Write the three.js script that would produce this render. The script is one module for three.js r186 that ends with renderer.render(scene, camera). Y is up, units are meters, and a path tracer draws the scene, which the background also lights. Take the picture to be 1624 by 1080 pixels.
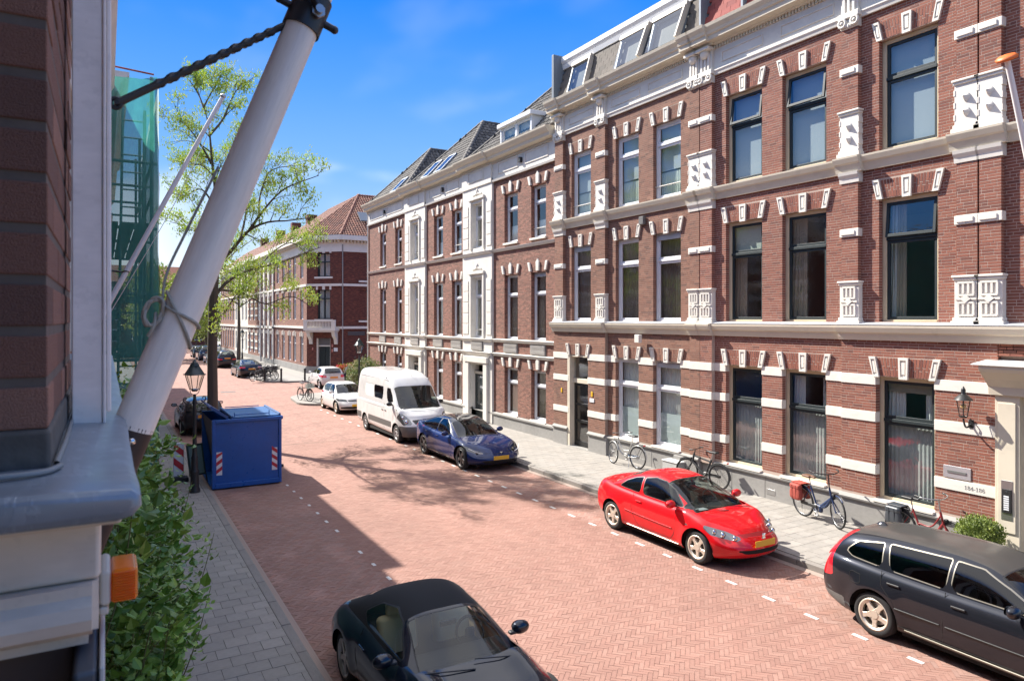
import * as THREE from 'three';
import { mergeGeometries, mergeVertices, toCreasedNormals } from 'three/addons/utils/BufferGeometryUtils.js';
import { RoundedBoxGeometry } from 'three/addons/geometries/RoundedBoxGeometry.js';
import { FontLoader } from 'three/addons/loaders/FontLoader.js';
import { TextGeometry } from 'three/addons/geometries/TextGeometry.js';

// Axes: X across the street to the right, Y up, D along the street away from the camera (z = -D), metres.
const scene = new THREE.Scene();
const camera = new THREE.PerspectiveCamera(51.49, 1624 / 1080, 0.05, 900);
camera.position.set(0, 4.72, 0);
camera.rotation.y = -Math.PI / 6;
camera.setViewOffset(1624, 1080, 0, 34, 1624, 1080);   // shift lens: verticals stay upright
camera.focus = 15; camera.userData.fStop = 10;

// ---------- numbers and noise ----------
function rng(seed) { let a = seed >>> 0; return () => { a = (a + 0x6D2B79F5) | 0; let t = Math.imul(a ^ (a >>> 15), 1 | a); t = (t + Math.imul(t ^ (t >>> 7), 61 | t)) ^ t; return ((t ^ (t >>> 14)) >>> 0) / 4294967296; }; }
const R0 = rng(7);
const clamp = (x, a, b) => Math.min(b, Math.max(a, x)), lerp = (a, b, t) => a + (b - a) * t;
const sstep = (a, b, x) => { const t = clamp((x - a) / (b - a), 0, 1); return t * t * (3 - 2 * t); };
function hash2(x, y, s) { let h = Math.imul(x, 374761393) ^ Math.imul(y, 668265263) ^ Math.imul(s, 974711); h = Math.imul(h ^ (h >>> 13), 1274126177); return ((h ^ (h >>> 16)) >>> 0) / 4294967296; }
function vnoise(x, y, p, s) {   // periodic value noise, period p cells
  const xi = Math.floor(x), yi = Math.floor(y), fx = x - xi, fy = y - yi, m = (a) => ((a % p) + p) % p;
  const u = fx * fx * (3 - 2 * fx), v = fy * fy * (3 - 2 * fy);
  return lerp(lerp(hash2(m(xi), m(yi), s), hash2(m(xi + 1), m(yi), s), u), lerp(hash2(m(xi), m(yi + 1), s), hash2(m(xi + 1), m(yi + 1), s), u), v);
}
function fbm(u, v, p, oct, s) { let a = 0, w = 0.5, n = 0; for (let i = 0; i < oct; i++) { a += w * vnoise(u * p, v * p, p, s + i); n += w; w *= 0.5; p *= 2; } return a / n; }

// ---------- sky: deep blue overhead, paler low down, thin fair-weather cloud, an added bright layer overhead filling the shade; one sun ----------
{
  const W = 1024, H = 512, d = new Float32Array(W * H * 4);
  const stops = [[-0.2, [0.216, 0.248, 0.288]], [0, [0.32, 0.345, 0.36]], [0.05, [0.224, 0.284, 0.332]], [0.11, [0.148, 0.228, 0.328]], [0.2, [0.0784, 0.172, 0.328]], [0.3, [0.0384, 0.128, 0.324]], [0.42, [0.0064, 0.084, 0.316]], [1, [0.01, 0.095, 0.34]]];
  for (let j = 0; j < H; j++) for (let i = 0; i < W; i++) {
    const el = (j + 0.5) / H * Math.PI - Math.PI / 2, sy = Math.sin(el), u = (i + 0.5) / W;
    let k = 0; while (k < stops.length - 2 && sy > stops[k + 1][0]) k++;
    const t = clamp((sy - stops[k][0]) / (stops[k + 1][0] - stops[k][0]), 0, 1);
    let c = [0, 1, 2].map((q) => lerp(stops[k][1][q], stops[k + 1][1][q], t));
    if (sy > 0) {
      const v = el / Math.PI * 2;
      // thin high cloud: sparse low down as in the picture, a broken bright layer added overhead, out of view, to lift the shade
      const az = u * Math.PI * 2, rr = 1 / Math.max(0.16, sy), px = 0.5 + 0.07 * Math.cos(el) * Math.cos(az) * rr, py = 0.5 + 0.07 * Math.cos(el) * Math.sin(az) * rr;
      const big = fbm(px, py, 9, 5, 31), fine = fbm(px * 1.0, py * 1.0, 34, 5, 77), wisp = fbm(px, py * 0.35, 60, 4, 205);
      const fillVeil = sstep(0.36, 0.62, big * 0.6 + fine * 0.25 + wisp * 0.15) * sstep(0.50, 0.72, sy), low = sstep(0.52, 0.74, big * 0.45 + fine * 0.25 + wisp * 0.3) * 0.34 * sstep(0.02, 0.07, sy) * (1 - 0.8 * sstep(0.10, 0.28, sy));
      const a = clamp(fillVeil * 0.68 + low, 0, 0.85);
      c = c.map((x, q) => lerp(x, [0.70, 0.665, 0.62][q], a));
    }
    d.set([c[0], c[1], c[2], 1], (j * W + i) * 4);
  }
  const t = new THREE.DataTexture(d, W, H, THREE.RGBAFormat, THREE.FloatType);
  t.mapping = THREE.EquirectangularReflectionMapping; t.magFilter = t.minFilter = THREE.LinearFilter; t.wrapS = THREE.RepeatWrapping; t.needsUpdate = true;
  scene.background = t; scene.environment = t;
}
const sun = new THREE.DirectionalLight(new THREE.Color(1, 0.945, 0.86), 3.9);
sun.position.set(-0.47 * 60 + 8, 60, -0.98 * 60 - 15); sun.target.position.set(8, 0, -15); scene.add(sun, sun.target);
sun.castShadow = true; sun.shadow.mapSize.set(4096, 4096); sun.shadow.radius = 1;
Object.assign(sun.shadow.camera, { left: -60, right: 60, top: 60, bottom: -60, near: 1, far: 220 });
const renderer = new THREE.WebGLRenderer({ antialias: true });
renderer.toneMapping = THREE.LinearToneMapping; renderer.toneMappingExposure = 3.25;
renderer.shadowMap.enabled = true;

// ---------- object helpers ----------
const used = {};
const numbered = (n) => { const k = (used[n] = (used[n] ?? -1) + 1); return k ? n + '_' + String(k).padStart(3, '0') : n; };
const P3 = (X, Y, D) => new THREE.Vector3(X, Y, -D);
function mesh(name, geo, mat, parent) {
  if (Array.isArray(geo)) geo = merge(geo);
  const m = new THREE.Mesh(geo, mat); m.name = name; m.castShadow = m.receiveShadow = true; if (parent) parent.add(m); return m;
}
function tag(o, label, category, group, kind) { o.userData.label = label; o.userData.category = category; if (group) o.userData.group = group; if (kind) o.userData.kind = kind; return o; }
function thing(name, label, category, [X, Y, D] = [0, 0, 0], turn = 0, group) {
  const g = new THREE.Group(); g.name = numbered(name); g.position.set(X, Y, -D); g.rotation.y = turn; scene.add(g); return tag(g, label, category, group);
}
function part(name, parent) { const g = new THREE.Group(); g.name = name; parent.add(g); return g; }
function one(name, geo, mat, label, category, group) { const m = mesh(numbered(name), geo, mat, scene); return tag(m, label, category, group); }
function struct(name, geo, mat) { const m = mesh(numbered(name), geo, mat, scene); m.userData.kind = 'structure'; return m; }
function copyOf(o, label, [X, Y, D], turn) { const c = o.clone(); c.name = numbered(o.name.replace(/_\d\d\d$/, '')); c.position.set(X, Y, -D); if (turn !== undefined) c.rotation.y = turn; c.userData = { ...o.userData, label }; scene.add(c); return c; }

// ---------- geometry helpers ----------
function muv(g) {   // uv in metres from the face's main direction
  g = g.index ? g.toNonIndexed() : g; const p = g.attributes.position, uv = new Float32Array(p.count * 2);
  const a = new THREE.Vector3(), b = new THREE.Vector3(), c = new THREE.Vector3(), n = new THREE.Vector3();
  for (let i = 0; i < p.count; i += 3) {
    a.fromBufferAttribute(p, i); b.fromBufferAttribute(p, i + 1); c.fromBufferAttribute(p, i + 2);
    n.copy(b).sub(a).cross(c.sub(a)); const ax = Math.abs(n.x), ay = Math.abs(n.y), az = Math.abs(n.z);
    for (let k = 0; k < 3; k++) { const x = p.getX(i + k), y = p.getY(i + k), z = p.getZ(i + k);
      if (ay >= ax && ay >= az) { uv[(i + k) * 2] = x; uv[(i + k) * 2 + 1] = z; } else if (ax >= az) { uv[(i + k) * 2] = z; uv[(i + k) * 2 + 1] = y; } else { uv[(i + k) * 2] = x; uv[(i + k) * 2 + 1] = y; } }
  }
  g.setAttribute('uv', new THREE.BufferAttribute(uv, 2)); return g;
}
function norm(g) { g = g.index ? g.toNonIndexed() : g; for (const k of Object.keys(g.attributes)) if (!['position', 'normal', 'uv'].includes(k)) g.deleteAttribute(k); if (!g.attributes.normal) g.computeVertexNormals(); if (!g.attributes.uv) g.setAttribute('uv', new THREE.BufferAttribute(new Float32Array(g.attributes.position.count * 2), 2)); g.morphAttributes = {}; return g; }
function merge(list) { return muv(mergeGeometries(list.flat(Infinity).map(norm), false)); }
const bx = (w, h, d, x = 0, y = 0, z = 0) => new THREE.BoxGeometry(w, h, d).translate(x, y, z);
const bb = (x0, x1, y0, y1, z0, z1) => bx(x1 - x0, y1 - y0, z1 - z0, (x0 + x1) / 2, (y0 + y1) / 2, (z0 + z1) / 2);
const rb = (w, h, d, r, x = 0, y = 0, z = 0, seg = 1) => new RoundedBoxGeometry(w, h, d, seg, Math.min(r, w / 2.01, h / 2.01, d / 2.01)).translate(x, y, z);
const rbb = (x0, x1, y0, y1, z0, z1, r = 0.008, seg = 1) => rb(x1 - x0, y1 - y0, z1 - z0, r, (x0 + x1) / 2, (y0 + y1) / 2, (z0 + z1) / 2, seg);
const UPV = new THREE.Vector3(0, 1, 0);
function rod(a, b, r0, r1 = r0, seg = 8) {   // straight bar between two points
  a = a.isVector3 ? a : new THREE.Vector3(...a); b = b.isVector3 ? b : new THREE.Vector3(...b);
  const d = b.clone().sub(a), g = new THREE.CylinderGeometry(r1, r0, d.length(), seg);
  g.applyQuaternion(new THREE.Quaternion().setFromUnitVectors(UPV, d.clone().normalize())); return g.translate((a.x + b.x) / 2, (a.y + b.y) / 2, (a.z + b.z) / 2);
}
function tube(pts, r, seg = 24, rad = 7, closed = false) { return new THREE.TubeGeometry(new THREE.CatmullRomCurve3(pts.map((p) => p.isVector3 ? p : new THREE.Vector3(...p)), closed), seg, r, rad, closed); }
const lathe = (pts, seg = 20) => new THREE.LatheGeometry(pts.map((p) => new THREE.Vector2(...p)), seg);
const poly = (pts) => { const s = new THREE.Shape(); pts.forEach((p, i) => i ? s.lineTo(p[0], p[1]) : s.moveTo(p[0], p[1])); s.closePath(); return s; };
function rectHole(s, u0, u1, y0, y1) { const h = new THREE.Path(); h.moveTo(u0, y0); h.lineTo(u0, y1); h.lineTo(u1, y1); h.lineTo(u1, y0); h.closePath(); s.holes.push(h); }
function ext(shape, depth, bevel = 0, z = 0) { return new THREE.ExtrudeGeometry(shape, bevel ? { depth: depth - 2 * bevel, bevelEnabled: true, bevelThickness: bevel, bevelSize: bevel, bevelOffset: -bevel, bevelSegments: 1 } : { depth, bevelEnabled: false }).translate(0, 0, z + bevel); }
function bar(profile, u0, u1) {   // profile [[out, y], ...] drawn along u
  return new THREE.ExtrudeGeometry(poly(profile.map(([z, y]) => [-z, y])), { depth: u1 - u0, bevelEnabled: false, steps: 1 }).rotateY(Math.PI / 2).translate(u0, 0, 0);
}
function crease(g, a = 0.6) { return toCreasedNormals(g, a); }
function spline(pts) {   // monotone-ish cubic through [x, y] points
  const n = pts.length, m = [];
  for (let i = 0; i < n; i++) { const a = pts[Math.max(0, i - 1)], b = pts[Math.min(n - 1, i + 1)]; m.push((b[1] - a[1]) / (b[0] - a[0] || 1)); }
  for (let i = 0; i < n - 1; i++) { const s = (pts[i + 1][1] - pts[i][1]) / (pts[i + 1][0] - pts[i][0]); if (Math.abs(s) < 1e-6) m[i] = m[i + 1] = 0; else { const al = m[i] / s, be = m[i + 1] / s; if (al < 0) m[i] = 0; if (be < 0) m[i + 1] = 0; const q = al * al + be * be; if (q > 9) { const k = 3 / Math.sqrt(q); m[i] = k * al * s; m[i + 1] = k * be * s; } } }
  return (x) => { if (x <= pts[0][0]) return pts[0][1]; if (x >= pts[n - 1][0]) return pts[n - 1][1]; let i = 0; while (x > pts[i + 1][0]) i++; const h = pts[i + 1][0] - pts[i][0], t = (x - pts[i][0]) / h, t2 = t * t, t3 = t2 * t; return (2 * t3 - 3 * t2 + 1) * pts[i][1] + (t3 - 2 * t2 + t) * h * m[i] + (-2 * t3 + 3 * t2) * pts[i + 1][1] + (t3 - t2) * h * m[i + 1]; };
}

// ---------- textures and materials ----------
function tex(n, fn, srgb, size) {   // n pixels a side covering size metres; fn(u, v) -> grey or [r, g, b] 0..1 (sRGB when srgb)
  const d = new Uint8Array(n * n * 4);
  for (let j = 0; j < n; j++) for (let i = 0; i < n; i++) { let c = fn((i + 0.5) / n, (j + 0.5) / n, i, j); if (!Array.isArray(c)) c = [c, c, c]; const o = (j * n + i) * 4; d[o] = clamp(c[0], 0, 1) * 255; d[o + 1] = clamp(c[1], 0, 1) * 255; d[o + 2] = clamp(c[2], 0, 1) * 255; d[o + 3] = 255; }
  const t = new THREE.DataTexture(d, n, n); t.wrapS = t.wrapT = THREE.RepeatWrapping; t.magFilter = THREE.LinearFilter; t.minFilter = THREE.LinearMipmapLinearFilter; t.generateMipmaps = true; t.repeat.set(1 / size, 1 / size); if (srgb) t.colorSpace = THREE.SRGBColorSpace; t.needsUpdate = true; return t;
}
const lin = (r, g, b) => new THREE.Color().setRGB(r, g, b);
// multiplicative grain maps (linear, mean near 0.85): blotches, speckle, streaks
const G = {
  fine: tex(512, (u, v) => 0.70 + 0.30 * fbm(u, v, 24, 5, 3), false, 0.6),
  mottle: tex(512, (u, v) => { const a = fbm(u, v, 5, 6, 11), b = fbm(u, v, 40, 3, 12); return 0.62 + 0.30 * a + 0.16 * b; }, false, 2.3),
  dirt: tex(512, (u, v) => { const a = fbm(u, v, 4, 6, 21), b = sstep(0.52, 0.75, fbm(u, v, 14, 5, 22)); return clamp(0.86 + 0.16 * a - 0.07 * b, 0, 1); }, false, 3.1),
  streak: tex(512, (u, v) => { const a = fbm(u * 1.0, v * 0.15, 40, 4, 41), b = fbm(u, v, 6, 5, 42); return 0.72 + 0.18 * a + 0.14 * b; }, false, 1.7),
  grit: tex(512, (u, v) => 0.6 + 0.4 * fbm(u, v, 90, 3, 51), false, 0.5),
  scuff: tex(512, (u, v) => { const a = fbm(u, v, 7, 6, 141), b = sstep(0.60, 0.74, fbm(u, v, 22, 5, 142)), c = sstep(0.62, 0.70, fbm(u * 1.0, v * 0.22, 34, 4, 143)); return clamp(0.60 + 0.22 * a + 0.10 * b + 0.12 * c * a, 0, 1); }, false, 0.34),
  brush: tex(512, (u, v) => { const a = fbm(u * 0.3, v, 60, 4, 151), b = fbm(u, v, 9, 6, 152), c = sstep(0.66, 0.76, fbm(u, v, 30, 4, 153)); return clamp(0.78 + 0.10 * a + 0.16 * b - 0.05 * c, 0, 1); }, false, 0.4),
  rough: tex(256, (u, v) => 0.55 + 0.45 * fbm(u, v, 10, 5, 61), false, 1.3),
};
function M(color, rough = 0.8, o = {}) { return new THREE.MeshStandardMaterial({ color: Array.isArray(color) ? lin(...color) : color, roughness: rough, ...o }); }
function MP(color, rough, o = {}) { return new THREE.MeshPhysicalMaterial({ color: Array.isArray(color) ? lin(...color) : color, roughness: rough, ...o }); }
const brickTex = (n, cols, rows, size, mortar, hues, seed) => tex(n, (u, v) => {
  const r = Math.floor(v * rows), fv = v * rows - r, off = (r % 2) * 0.5 + (r % 4 > 1 ? 0.25 : 0), q = u * cols + off, c = Math.floor(q), fu = q - c;
  const e = fbm(u, v, 64, 3, seed + 5), joint = fu < 0.045 + 0.01 * e || fv < 0.15 + 0.04 * e;
  if (joint) return mortar.map((m) => m * (0.8 + 0.4 * e));
  const h = hash2(((c % cols) + cols) % cols, r, seed), p = hues[Math.floor(h * hues.length)], k = 0.78 + 0.3 * hash2(((c % cols) + cols) % cols, r, seed + 1) + 0.2 * (e - 0.5);
  return p.map((x) => x * k);
}, true, size);

// ================= materials shared by the place =================
const MT = {
  mortarR: M([0.43, 0.325, 0.265], 0.95, { map: G.dirt }), mortarM: M([0.30, 0.22, 0.17], 0.95, { map: G.dirt }),
  brick: M([1, 1, 1], 0.86, { map: G.fine, bumpMap: G.grit, bumpScale: 0.003 }),
  white: M([0.675, 0.64, 0.575], 0.62, { map: G.dirt }), cream: M([0.592, 0.528, 0.416], 0.6, { map: G.dirt }), creamFrame: M([0.576, 0.48, 0.32], 0.5, { map: G.dirt }),
  whiteFrame: M([0.6724, 0.6806, 0.697], 0.38, { map: G.dirt }), greenFrame: M([0.010, 0.019, 0.021], 0.55), blackFrame: M([0.012, 0.012, 0.013], 0.35),
  stone: M([0.288, 0.2772, 0.2592], 0.85, { map: G.mottle, bumpMap: G.grit, bumpScale: 0.002 }), stoneDark: M([0.1445, 0.1403, 0.136], 0.8, { map: G.mottle }),
  zinc: M([0.30, 0.345, 0.39], 0.45, { metalness: 0.35, map: G.streak, roughnessMap: G.rough }), lead: M([0.18, 0.21, 0.25], 0.55, { metalness: 0.3, map: G.streak }),
  iron: M([0.016, 0.017, 0.018], 0.45), ironMatt: M([0.02, 0.021, 0.022], 0.7), chrome: M([0.62, 0.62, 0.62], 0.16, { metalness: 1 }), steel: M([0.42, 0.42, 0.42], 0.35, { metalness: 0.9 }),
  rubber: M([0.018, 0.018, 0.019], 0.85, { map: G.fine }), blackPlastic: M([0.016, 0.016, 0.017], 0.5), seam: M([0.006, 0.006, 0.006], 0.9),
  room: M([0.30, 0.27, 0.23], 0.9), floorIn: M([0.16, 0.10, 0.06], 0.7), net: M([0.612, 0.6035, 0.578], 0.9, { side: THREE.DoubleSide }), netGrey: M([0.36, 0.37, 0.36], 0.9, { side: THREE.DoubleSide, map: G.mottle }), paleBlind: M([0.32, 0.352, 0.368], 0.85, { side: THREE.DoubleSide }), drape: M([0.33, 0.27, 0.20], 0.95, { map: G.streak, side: THREE.DoubleSide }), drapeDark: M([0.14, 0.11, 0.09], 0.95, { map: G.streak, side: THREE.DoubleSide }), blind: M([0.42, 0.46, 0.40], 0.85, { side: THREE.DoubleSide }),
  film: MP([0.50, 0.55, 0.55], 0.95, { transmission: 0.35 }),
  glass: MP([0.90, 0.95, 0.94], 0.0, { transmission: 1, ior: 2.15, bumpMap: G.mottle, bumpScale: 0.004 }), carGlass: MP([0.50, 0.56, 0.55], 0.0, { transmission: 1, ior: 1.6 }), carGlassDark: MP([0.13, 0.15, 0.155], 0.0, { transmission: 1, ior: 1.6 }), lampGlass: MP([0.93, 0.93, 0.90], 0.12, { transmission: 1, ior: 1.5 }),
  plate: M([0.62, 0.36, 0.02], 0.45), plateOrange: M([0.66, 0.27, 0.03], 0.45),
  red: M([0.42, 0.02, 0.02], 0.4), orange: M([0.6, 0.13, 0.02], 0.5),
  wood: M([0.16, 0.09, 0.05], 0.6, { map: G.streak }),
};

// ================= the street =================
const KL = 2.46, KR = 11.5, FX = 14.75, LX = -0.32;   // left kerb, right kerb, right facades, left facades
const quad = (pts) => { const g = new THREE.BufferGeometry(), v = []; for (const [a, b, c] of [[0, 1, 2], [0, 2, 3]]) for (const k of [a, b, c]) v.push(pts[k][0], pts[k][1], -pts[k][2]); g.setAttribute('position', new THREE.Float32BufferAttribute(v, 3)); g.computeVertexNormals(); return muv(g); };
const flat = (X0, X1, D0, D1, Y) => quad([[X0, Y, D0], [X1, Y, D0], [X1, Y, D1], [X0, Y, D1]]);
function flatPoly(pts, Y) { const g = new THREE.ShapeGeometry(poly(pts.map(([X, D]) => [X, D])), 12).rotateX(-Math.PI / 2).translate(0, Y, 0); return muv(norm(g)); }   // [X, D] outline
function slabPoly(pts, y0, y1) { return new THREE.ExtrudeGeometry(poly(pts), { depth: y1 - y0, bevelEnabled: true, bevelThickness: 0.012, bevelSize: 0.012, bevelOffset: -0.012, bevelSegments: 1 }).rotateX(-Math.PI / 2).translate(0, y0, 0); }

struct('ground', flat(-300, 400, -120, 620, -0.06), M([0.17, 0.15, 0.12], 0.95, { map: G.mottle }));
const sandMat = M([0.2448, 0.1462, 0.1122], 0.95, { map: G.mottle });
const roadBed = struct('road', flat(KL, KR, -30, 27.2, -0.0045), sandMat);
const herringTex = (() => {   // far part of the road, where single clinkers are no longer seen
  const n = 1024, W = 0.0667, S = 39 * W * Math.SQRT2, N = 3;
  return tex(n, (u, v) => {
    const x = u * S / W / Math.SQRT2 * 1.0, y = v * S / W / Math.SQRT2 * 1.0, a = x - y + 400, b = x + y + 400, i = Math.floor(a), j = Math.floor(b);
    const m = (((i - j) % 6) + 6) % 6, hor = m < N, id = hor ? hash2(i - m, j, 5) : hash2(i, j - (5 - m), 9);
    const e = fbm(u, v, 60, 3, 15), fa = a - i, fb = b - j, g = hor ? (fb < 0.1 || (m === 0 && fa < 0.1)) : (fa < 0.1 || (m === 5 && fb < 0.1));
    const big = fbm(u, v, 4, 4, 17);
    const k = (g ? 0.86 : 0.88 + 0.2 * id) + 0.14 * (e - 0.5) + 0.16 * (big - 0.5); return [0.548 * k, 0.412 * k, 0.366 * k];
  }, true, S);
})();
struct('road', flat(KL, KR, 27.2, 160, -0.001), M([1, 1, 1], 0.9, { map: herringTex }));
struct('road', flat(KR + 0.002, 120, 44.2, 53.4, -0.002), M([1, 1, 1], 0.9, { map: herringTex })).name = 'side_road';

// clinkers laid in herringbone, one by one: the 300 that show largest as single pieces, the others in one instanced part
const UB = new THREE.BoxGeometry(1, 1, 1);
{ const p = UB.attributes.position; UB.deleteAttribute('uv'); const uv = new Float32Array(p.count * 2), n = UB.attributes.normal; for (let i = 0; i < p.count; i++) { const ny = Math.abs(n.getY(i)) > 0.5, nx = Math.abs(n.getX(i)) > 0.5; uv[2 * i] = (nx ? p.getZ(i) : p.getX(i)) * 0.21 + 0.5; uv[2 * i + 1] = (ny ? p.getZ(i) : p.getY(i)) * 0.06 + 0.5; } UB.setAttribute('uv', new THREE.BufferAttribute(uv, 2)); }
const camFwd = new THREE.Vector3(0.5, 0, -0.8660254), camRight = new THREE.Vector3(0.8660254, 0, 0.5);
function screen(v) { const r = v.clone().sub(camera.position), z = r.dot(camFwd); return [812 + 1120 * r.dot(camRight) / z, 506 - 1120 * r.y / z, z]; }
const tints = (list, mat) => list.map((c) => { const m = mat.clone(); m.color = lin(...c); return m; });
function pieces(parent, name, list, geo, mat, hues, seed, world) {
  // list: {m: Matrix4 (in parent's axes), c: hue index, k: brightness}; nearest visible 300 singly, the rest instanced
  const inv = world, pos = new THREE.Vector3(), sc = [];
  for (const it of list) { pos.setFromMatrixPosition(it.m); if (inv) pos.applyMatrix4(inv); const [x, y, z] = screen(pos); it.z = z; it.in = z > 0.3 && x > 0 && x < 1624 && y > 0 && y < 1080 && !it.hidden; }
  const vis = list.filter((i) => i.in).sort((a, b) => a.z - b.z), first = new Set(vis.slice(0, 300)), rest = list.filter((i) => !first.has(i));
  const mats = tints(hues.flatMap((h) => [h.map((x) => x * 0.95), h.map((x) => x * 1.05)]), mat);
  for (const it of first) { const o = mesh(name, geo, mats[it.c * 2 + (it.k > 1 ? 1 : 0)], parent); it.m.decompose(o.position, o.quaternion, o.scale); }
  if (rest.length) {
    const im = new THREE.InstancedMesh(geo, mat, rest.length), c = new THREE.Color(); im.name = name + '_courses'; im.userData.kind = 'stuff'; im.castShadow = im.receiveShadow = true;
    rest.forEach((it, i) => { im.setMatrixAt(i, it.m); const h = hues[it.c]; c.setRGB(h[0] * it.k, h[1] * it.k, h[2] * it.k); im.setColorAt(i, c); });
    parent.add(im);
  }
}
{
  const list = [], r = rng(91), W = 0.0667, L = 0.2, q = new THREE.Quaternion(), s = new THREE.Vector3(), p = new THREE.Vector3(), e = new THREE.Euler(), CS = Math.SQRT1_2;
  const put = (ca, cb, along) => {
    const X = (ca + cb) * CS * W + 7, D = (cb - ca) * CS * W + 14;
    if (X < KL + 0.13 || X > KR - 0.17 || D < 3.2 || D > 27.1) return;
    if (D < 5 && X < 4.5) return;
    e.set((r() - 0.5) * 0.010, (along ? Math.PI / 4 : -Math.PI / 4) + (r() - 0.5) * 0.02, (r() - 0.5) * 0.010); q.setFromEuler(e);
    p.set(X, -0.021 + (r() - 0.5) * 0.003, -D); s.set(L - 0.0035 - r() * 0.002, 0.042, W - 0.0035 - r() * 0.002);
    const lane = X < 4.45 || X > 9.75, big = 0.5 * vnoise(X * 0.55 + 40, D * 0.55 + 40, 999, 3) + 0.3 * vnoise(X * 1.9 + 90, D * 1.3 + 40, 999, 13) + 0.2 * vnoise(X * 5 + 9, D * 4 + 4, 999, 23), dust = sstep(0.55, 0.8, vnoise(X * 2.2 + 7, D * 0.9 + 70, 999, 33)) * (lane ? 1 : 0.25);
    list.push({ m: new THREE.Matrix4().compose(p, q, s), c: lane && r() < 0.75 ? 3 + (r() < 0.4 ? 1 : 0) : Math.floor(r() * 3), k: 0.91 + 0.12 * r() + 0.34 * (big - 0.5) + 0.22 * dust });
  };
  for (let k = -330; k < 330; k++) for (let j = -60; j < 60; j++) { const a0 = k + 6 * j; put(a0 + 1.5, k + 0.5, true); put(k + 0.5, k - 5 + 6 * j + 1.5, false); }
  pieces(roadBed, 'clinker', list, UB, MT.brick, [[0.300, 0.160, 0.122], [0.286, 0.149, 0.114], [0.312, 0.171, 0.132], [0.306, 0.182, 0.147], [0.284, 0.160, 0.126]], 3, null);
  console.log('clinkers', list.length);
}
// painted bay marks: short white blocks along both parking lanes
const paintMat = M([0.592, 0.584, 0.56], 0.7, { map: G.dirt });
for (let i = 0; i < 27; i++) { const D = 4.83 + i * 0.83; mesh('parking_mark', bx(0.07, 0.005, 0.22 + 0.05 * hash2(i, 3, 3), 9.72 + 0.01 * (hash2(i, 5, 5) - 0.5), 0.003, -D).rotateY(0), paintMat, roadBed); }
for (let i = 0; i < 16; i++) { const D = 8.1 + i * 0.83; if (D < 21 && i !== 8) mesh('parking_mark', bx(0.06, 0.005, 0.14 + 0.06 * hash2(i, 4, 3), 4.48 + 0.02 * (hash2(i, 6, 5) - 0.5), 0.003, -D), paintMat, roadBed); }
for (let i = 0; i < 8; i++) mesh('parking_mark', bx(0.085, 0.006, 0.30, 9.72, 0.006, -(27.9 + i * 1.25)), paintMat, roadBed);

// kerbs and pavements
const kerbMat = M([0.2376, 0.216, 0.1944], 0.85, { map: G.mottle, bumpMap: G.grit, bumpScale: 0.002 }), gutterMat = M([0.3196, 0.2448, 0.204], 0.9, { map: G.mottle });
const kr = struct('kerb', flat(KR, KR + 0.15, -10, 44, -0.02), kerbMat);
for (let i = 0; i < 39; i++) { const D0 = -1 + i; mesh('kerb_stone', rbb(KR, KR + 0.15, -0.05, 0.115 + (hash2(i, 1, 4) - 0.5) * 0.008, -(D0 + 0.995), -D0, 0.018), kerbMat, kr); }
mesh('gutter', rbb(KR - 0.16, KR - 0.004, -0.05, 0.003, -38.4, 5, 0.004), gutterMat, kr);
const kl = struct('kerb', flat(KL - 0.15, KL, -10, 60, -0.02), kerbMat);
for (let i = 0; i < 60; i++) { const D0 = 2 + i; mesh('kerb_stone', rbb(KL - 0.15, KL, -0.05, 0.085 + (hash2(i, 2, 4) - 0.5) * 0.008, -(D0 + 0.995), -D0, 0.018), kerbMat, kl); }
mesh('gutter', rbb(KL + 0.004, KL + 0.12, -0.05, 0.003, -60, 5, 0.004), gutterMat, kl);
const tileHues = [[0.2835, 0.2625, 0.2345], [0.2905, 0.2695, 0.2415], [0.2744, 0.2555, 0.2296], [0.2856, 0.2625, 0.2324]];
const tileGeo = new RoundedBoxGeometry(1, 1, 1, 1, 0.02); { const p = tileGeo.attributes.position, uv = new Float32Array(p.count * 2); for (let i = 0; i < p.count; i++) { uv[2 * i] = p.getX(i) * 0.3; uv[2 * i + 1] = p.getZ(i) * 0.3; } tileGeo.setAttribute('uv', new THREE.BufferAttribute(uv, 2)); }
const pavMat = M([1, 1, 1], 0.9, { map: G.mottle, bumpMap: G.grit, bumpScale: 0.0015 });
function tiled(name, X0, X1, D0, D1, top, seed) {
  const bed = struct(name, flat(X0, X1, D0, D1, top - 0.012), M([0.16, 0.14, 0.12], 0.95, { map: G.mottle })), list = [], r = rng(seed), q = new THREE.Quaternion(), e = new THREE.Euler();
  const T = 0.3, rows = Math.floor((D1 - D0) / T);
  for (let j = 0; j < rows; j++) { const D = D0 + (j + 0.5) * T; let X = X0 - (j % 2) * T / 2;
    while (X < X1 - 0.02) { const a = Math.max(X, X0), b = Math.min(X + T, X1); X += T; if (b - a < 0.05) continue; e.set((r() - 0.5) * 0.012, 0, (r() - 0.5) * 0.012); q.setFromEuler(e);
      list.push({ m: new THREE.Matrix4().compose(new THREE.Vector3((a + b) / 2, top - 0.03 + (r() - 0.5) * 0.003, -D), q, new THREE.Vector3(b - a - 0.005, 0.06, T - 0.005)), c: Math.floor(r() * 4), k: 0.94 + r() * 0.10 }); } }
  pieces(bed, 'paving_tile', list, tileGeo, pavMat, tileHues, seed, null); return bed;
}
tiled('pavement', KR + 0.153, FX + 0.1, 2, 38.3, 0.12, 5);
tiled('pavement', LX, KL - 0.153, 4, 29, 0.09, 6);
struct('pavement', flat(LX, KL - 0.153, 29, 120, 0.085), M([0.252, 0.245, 0.231], 0.9, { map: G.mottle }));
const cornerMat = M([0.28, 0.2625, 0.238], 0.9, { map: G.mottle });
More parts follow.
